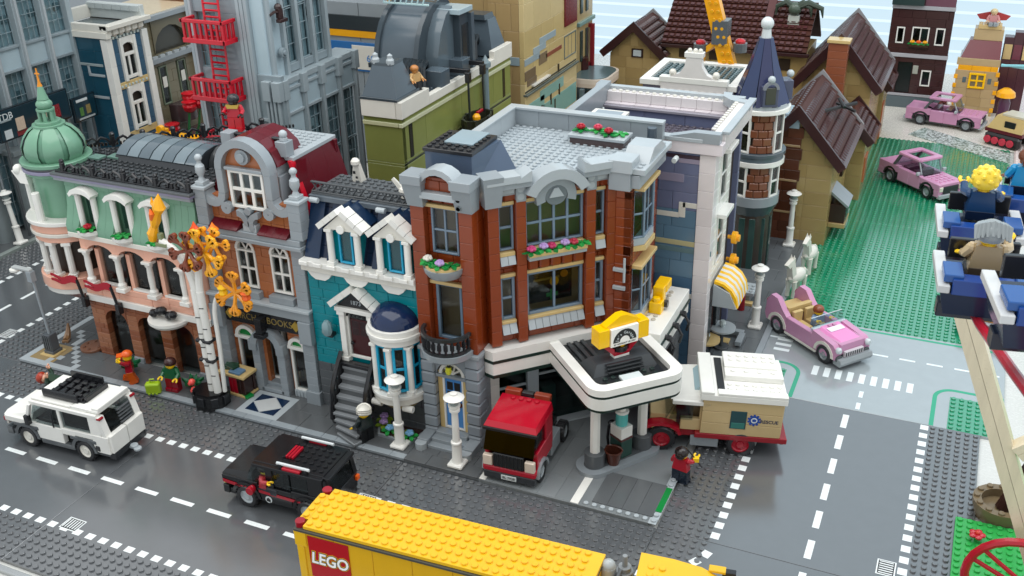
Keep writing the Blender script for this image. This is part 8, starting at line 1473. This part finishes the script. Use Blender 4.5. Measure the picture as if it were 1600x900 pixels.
# tracked vehicle
TV = thing('tracked_vehicle', 'tan and dark red tracked vehicle with pink red wheels at the right edge', 'vehicle', (96.8, 150, 0), -.5); bxm(TV, 'track', -3.6, -2.8, .2, 8, 1.6, 2.6, M('#1f1c1d'), 0, .6); bxm(TV, 'track', -3.6, 2, .2, 8, 1.6, 2.6, M('#1f1c1d'), 0, .6)
for k in range(4): G().cyl(-2.6+1.7*k, -2.75, 1.4, .8, .35, 12, 'y').make('road_wheel', M('#c23347'), TV)
bxm(TV, 'hull', -3.8, -2.4, 2.9, 8.4, 5.4, .8, M('#5c1a26')); G().hull([(-3.4, -2.4, 3.7), (4.4, -2.4, 3.7), (4.4, 3, 3.7), (-3.4, 3, 3.7)], [(-2, -1.6, 6.6), (4.4, -1.6, 6.6), (4.4, 2.4, 6.6), (-2, 2.4, 6.6)]).make('cabin', TAN, TV); bxm(TV, 'side_window', .2, -2.2, 4.4, 2.4, .3, 1.4, INK); bxm(TV, 'cabin_roof', -1, -1.4, 6.6, 5.4, 3.8, .5, M('#c9c2b0'))
o = thing('purple_statue', 'dark purple figure with yellow hat beside the tan castle', 'statue', (95.6, 164, 0)); G().lathe(0, 0, 0, [(1.6, 0), (1.2, 3), (1.3, 5.4), (.6, 7)], 12).make('robe', M('#54344c'), o); G().lathe(0, 0, 6.8, [(2.1, 0), (1.9, 1), (.8, 1.8)], 12).make('hat', YEL2, o)
o = thing('laser_rod', 'pale cyan rods reaching out from the castle tower', 'rod', (93.6, 169, 12.4)); G().tube([(0, 0, 0), (7, -.6, .6)], .3, 6).tube([(0, 0, .2), (7, .2, -.5)], .25, 6).make('rod', M('#8fd2dc', .1), o)
# reddish modern block seen between the skyscraper and the dome
o = thing('far_block', 'pale grey panelled block with yellow and blue strips far behind the skyscraper', 'building', (-22, 92, 0)); 
for k in range(4): bxm(o, 'wall_block', -14+8.2*k, 0, 0, 8.1, 8, 34, M('#8d959a')); 
bxm(o, 'blue_strip', -14, -.3, 20, 12, .4, 6, M('#2f6fae')); bxm(o, 'white_strip', -8, -.4, 20.4, 7, .4, 5, OFFW); bxm(o, 'yellow_strip', -14, -.3, 27, 14, .5, 1.4, YEL2); bxm(o, 'dark_strip', -14, -.35, 28.4, 20, .4, 3, M('#2c3438')); text(o, '60', (-3.6, -.45, 22.8), 2, MBLU)
# ------------------------------------------------------------------ ferris wheel on the right edge, planter, green plate things
FW = thing('ferris_wheel', 'tan strutted ferris wheel with navy gondolas and red rim at the right edge', 'ferris wheel')
WD = M('#d6cab0', .45, 'wood')
def beam(a, b, w_=.95):
    a, b = Vector(a), Vector(b); d = (b-a).normalized(); s = Vector((1, 0, 0)); s = (s-d*s.dot(d)).normalized(); n = d.cross(s)
    for k in (-1, 1): o_ = s*.5*k*w_; g = G(); h = w_*.48; g.hull([a+o_+s*h-s*.0+n*.7, a+o_-s*h+n*.7, a+o_-s*h-n*.7, a+o_+s*h-n*.7], [b+o_+s*h+n*.7, b+o_-s*h+n*.7, b+o_-s*h-n*.7, b+o_+s*h-n*.7]).make('strut', WD, FW)
beam((88.9, 0, 36.2), (103.3, 2, .2)); beam((97.0, .6, 19.0), (103.6, 0, 25.6), .8); beam((97.2, .8, 18.6), (98.6, 12, 2), .01) if 0 else None
rim = [(91+.15*k, -36+60*k/24, 47.2-.019*(k-9)**2-.25*max(0, 6-k)) for k in range(25)]
def gondola(x, y, z, s, rz, lb=None):
    o = O('gondola', G().hull([(-2.2, -2, 0), (2.2, -2, 0), (2.2, 2, 0), (-2.2, 2, 0)], [(-2.6, -2.4, 1.6), (2.6, -2.4, 1.6), (2.6, 2.4, 1.6), (-2.6, 2.4, 1.6)]).mesh('gondola', M('#14233d')), FW, (x, y, z), rz); o.scale = (s,)*3
    bxm(o, 'rim', -2.8, -2.6, 1.6, .7, 5.2, .5, M('#c4c6c6')); bxm(o, 'rim', 2.1, -2.6, 1.6, .7, 5.2, .5, M('#c4c6c6')); bxm(o, 'seat_back', -2, -2.5, 1.5, 4, 1, 1.0, M('#183f86')); bxm(o, 'arm_pad', -2.5, -2.3, 2.2, 1.1, 2, .5, M('#21508f')); bxm(o, 'arm_pad', 1.4, -2.3, 2.2, 1.1, 2, .5, M('#21508f')); bxm(o, 'front_rail', -2, 1.8, 2.0, 4, .4, 1.3, BLACK); bxm(o, 'under_frame', -2.4, -.5, -1, 4.8, 1, 1, M('#10182a')); return o
gondola(90.2, -25.4, 45.6, 1, .12); gondola(89.7, -14.2, 44.4, 1, .1); gondola(93.1, -8, 44.5, 1, 0); gondola(92.9, -35.2, 49.2, 1.0, .2)
g = G(); g.tube([(88.9, -14, 42.4), (89.4, -22, 44.4), (90.4, -28, 45.4), (92.0, -35, 46.6), (94, -42, 47.4)], .3, 8).make('rim_tube', M('#a5182b'), FW); bxm(FW, 'red_link', 91.6, -16, 42.8, 1, 5, .8, M('#a5182b')); bxm(FW, 'axle_block', 88.2, -1.2, 35.4, 2, 2.6, 2, M('#12203a'))
figure('toy rider with spiky yellow hair and dark blue shirt in the farther gondola', (89.6, -13.6, 46.4), PI+.1, M('#1d3f66'), M('#15233a'), SKIN, M('#e8c93a'), 'big', None, (1.0, 1.6), True)
figure('toy rider with swept grey hair and tan jacket in the nearer gondola', (90.1, -25.2, 47.3), PI+.12, M('#a08d6c'), M('#4a4033'), SKIN, M('#8f9698'), 'swept', M('#c2ab84'), (1.5, .6), True)
figure('toy rider in a bright blue top with brown head in the rightmost gondola', (92.4, -8, 46.6), PI, M('#1c8fc4'), M('#15233a'), M('#8a5236'), M('#6b3c26'), 'hair', None, (.5, .5), True)
SW = thing('spoked_wheel', 'red spoked wheel with red hub plate on the green plate at the bottom right', 'wheel', (100.2, -1.2, 5), -.15)
G().tube([(5.4*math.cos(2*PI*i/28), 0, 5.4*math.sin(2*PI*i/28)) for i in range(29)], .42, 8).make('rim', M('#b5162b'), SW)
for k in range(10): G().tube([(1.2*math.cos(.3+2*PI*k/10), 0, 1.2*math.sin(.3+2*PI*k/10)), (5.2*math.cos(.3+2*PI*(k+.5*(k % 2))/10), 0, 5.2*math.sin(.3+2*PI*(k+.5*(k % 2))/10))], .24, 6).make('spoke', M('#b5162b'), SW)
G().cyl(0, .4, 0, 1.3, .8, 14, 'y').make('hub', M('#b5162b'), SW); bxm(SW, 'hub_plate', -4.6, -.8, -3.4, 3.4, .5, 2.2, M('#c21b33')); bxm(SW, 'stand', -1, .6, -5, 2, 1, 5.2, BLACK)
PT = thing('bare_tree', 'dark brown bare trunk in a round brown studded planter on the green plate', 'tree', (98.4, 16.6, 0)); G().lathe(0, 0, 0, [(2.6, 0), (3.0, 1.4), (3.0, 2), (2.1, 2), (2.1, 1), (.01, 1)], 20).make('planter', M('#75654c'), PT); g = G()
for k in range(12): g.stud(2.55*math.cos(2*PI*k/12), 2.55*math.sin(2*PI*k/12), 2, .34, .25)
stuff(g.make('studs', M('#75654c'), PT)); G().lathe(0, 0, 1, [(.9, 0), (.75, 3), (.9, 3.4), (.7, 4), (.65, 9), (.8, 9.4), (.3, 10)], 10).make('trunk', M('#35201c'), PT).rotation_euler = (-.1, .28, 0); G().tube([(2.8, .5, 9.6), (3.6, 1, 13)], .4, 8).make('branch', M('#9aa2a4', .2), PT)
RFL = thing('flower_plant', 'red five petalled flower beside the planter on the green plate', 'flower', (96.2, 10.5, .1))
for k in range(5): G().ball(.5*math.cos(k*1.257), .5*math.sin(k*1.257), 1.2, .4, 8, 5, sz=.6).make('petal', M('#b5162b'), RFL)
G().cyl(0, 0, 0, .2, 1.2, 6).make('stem', BGRN, RFL); G().ball(0, 0, 1.4, .25, 8, 5).make('centre', M('#c9331f'), RFL)
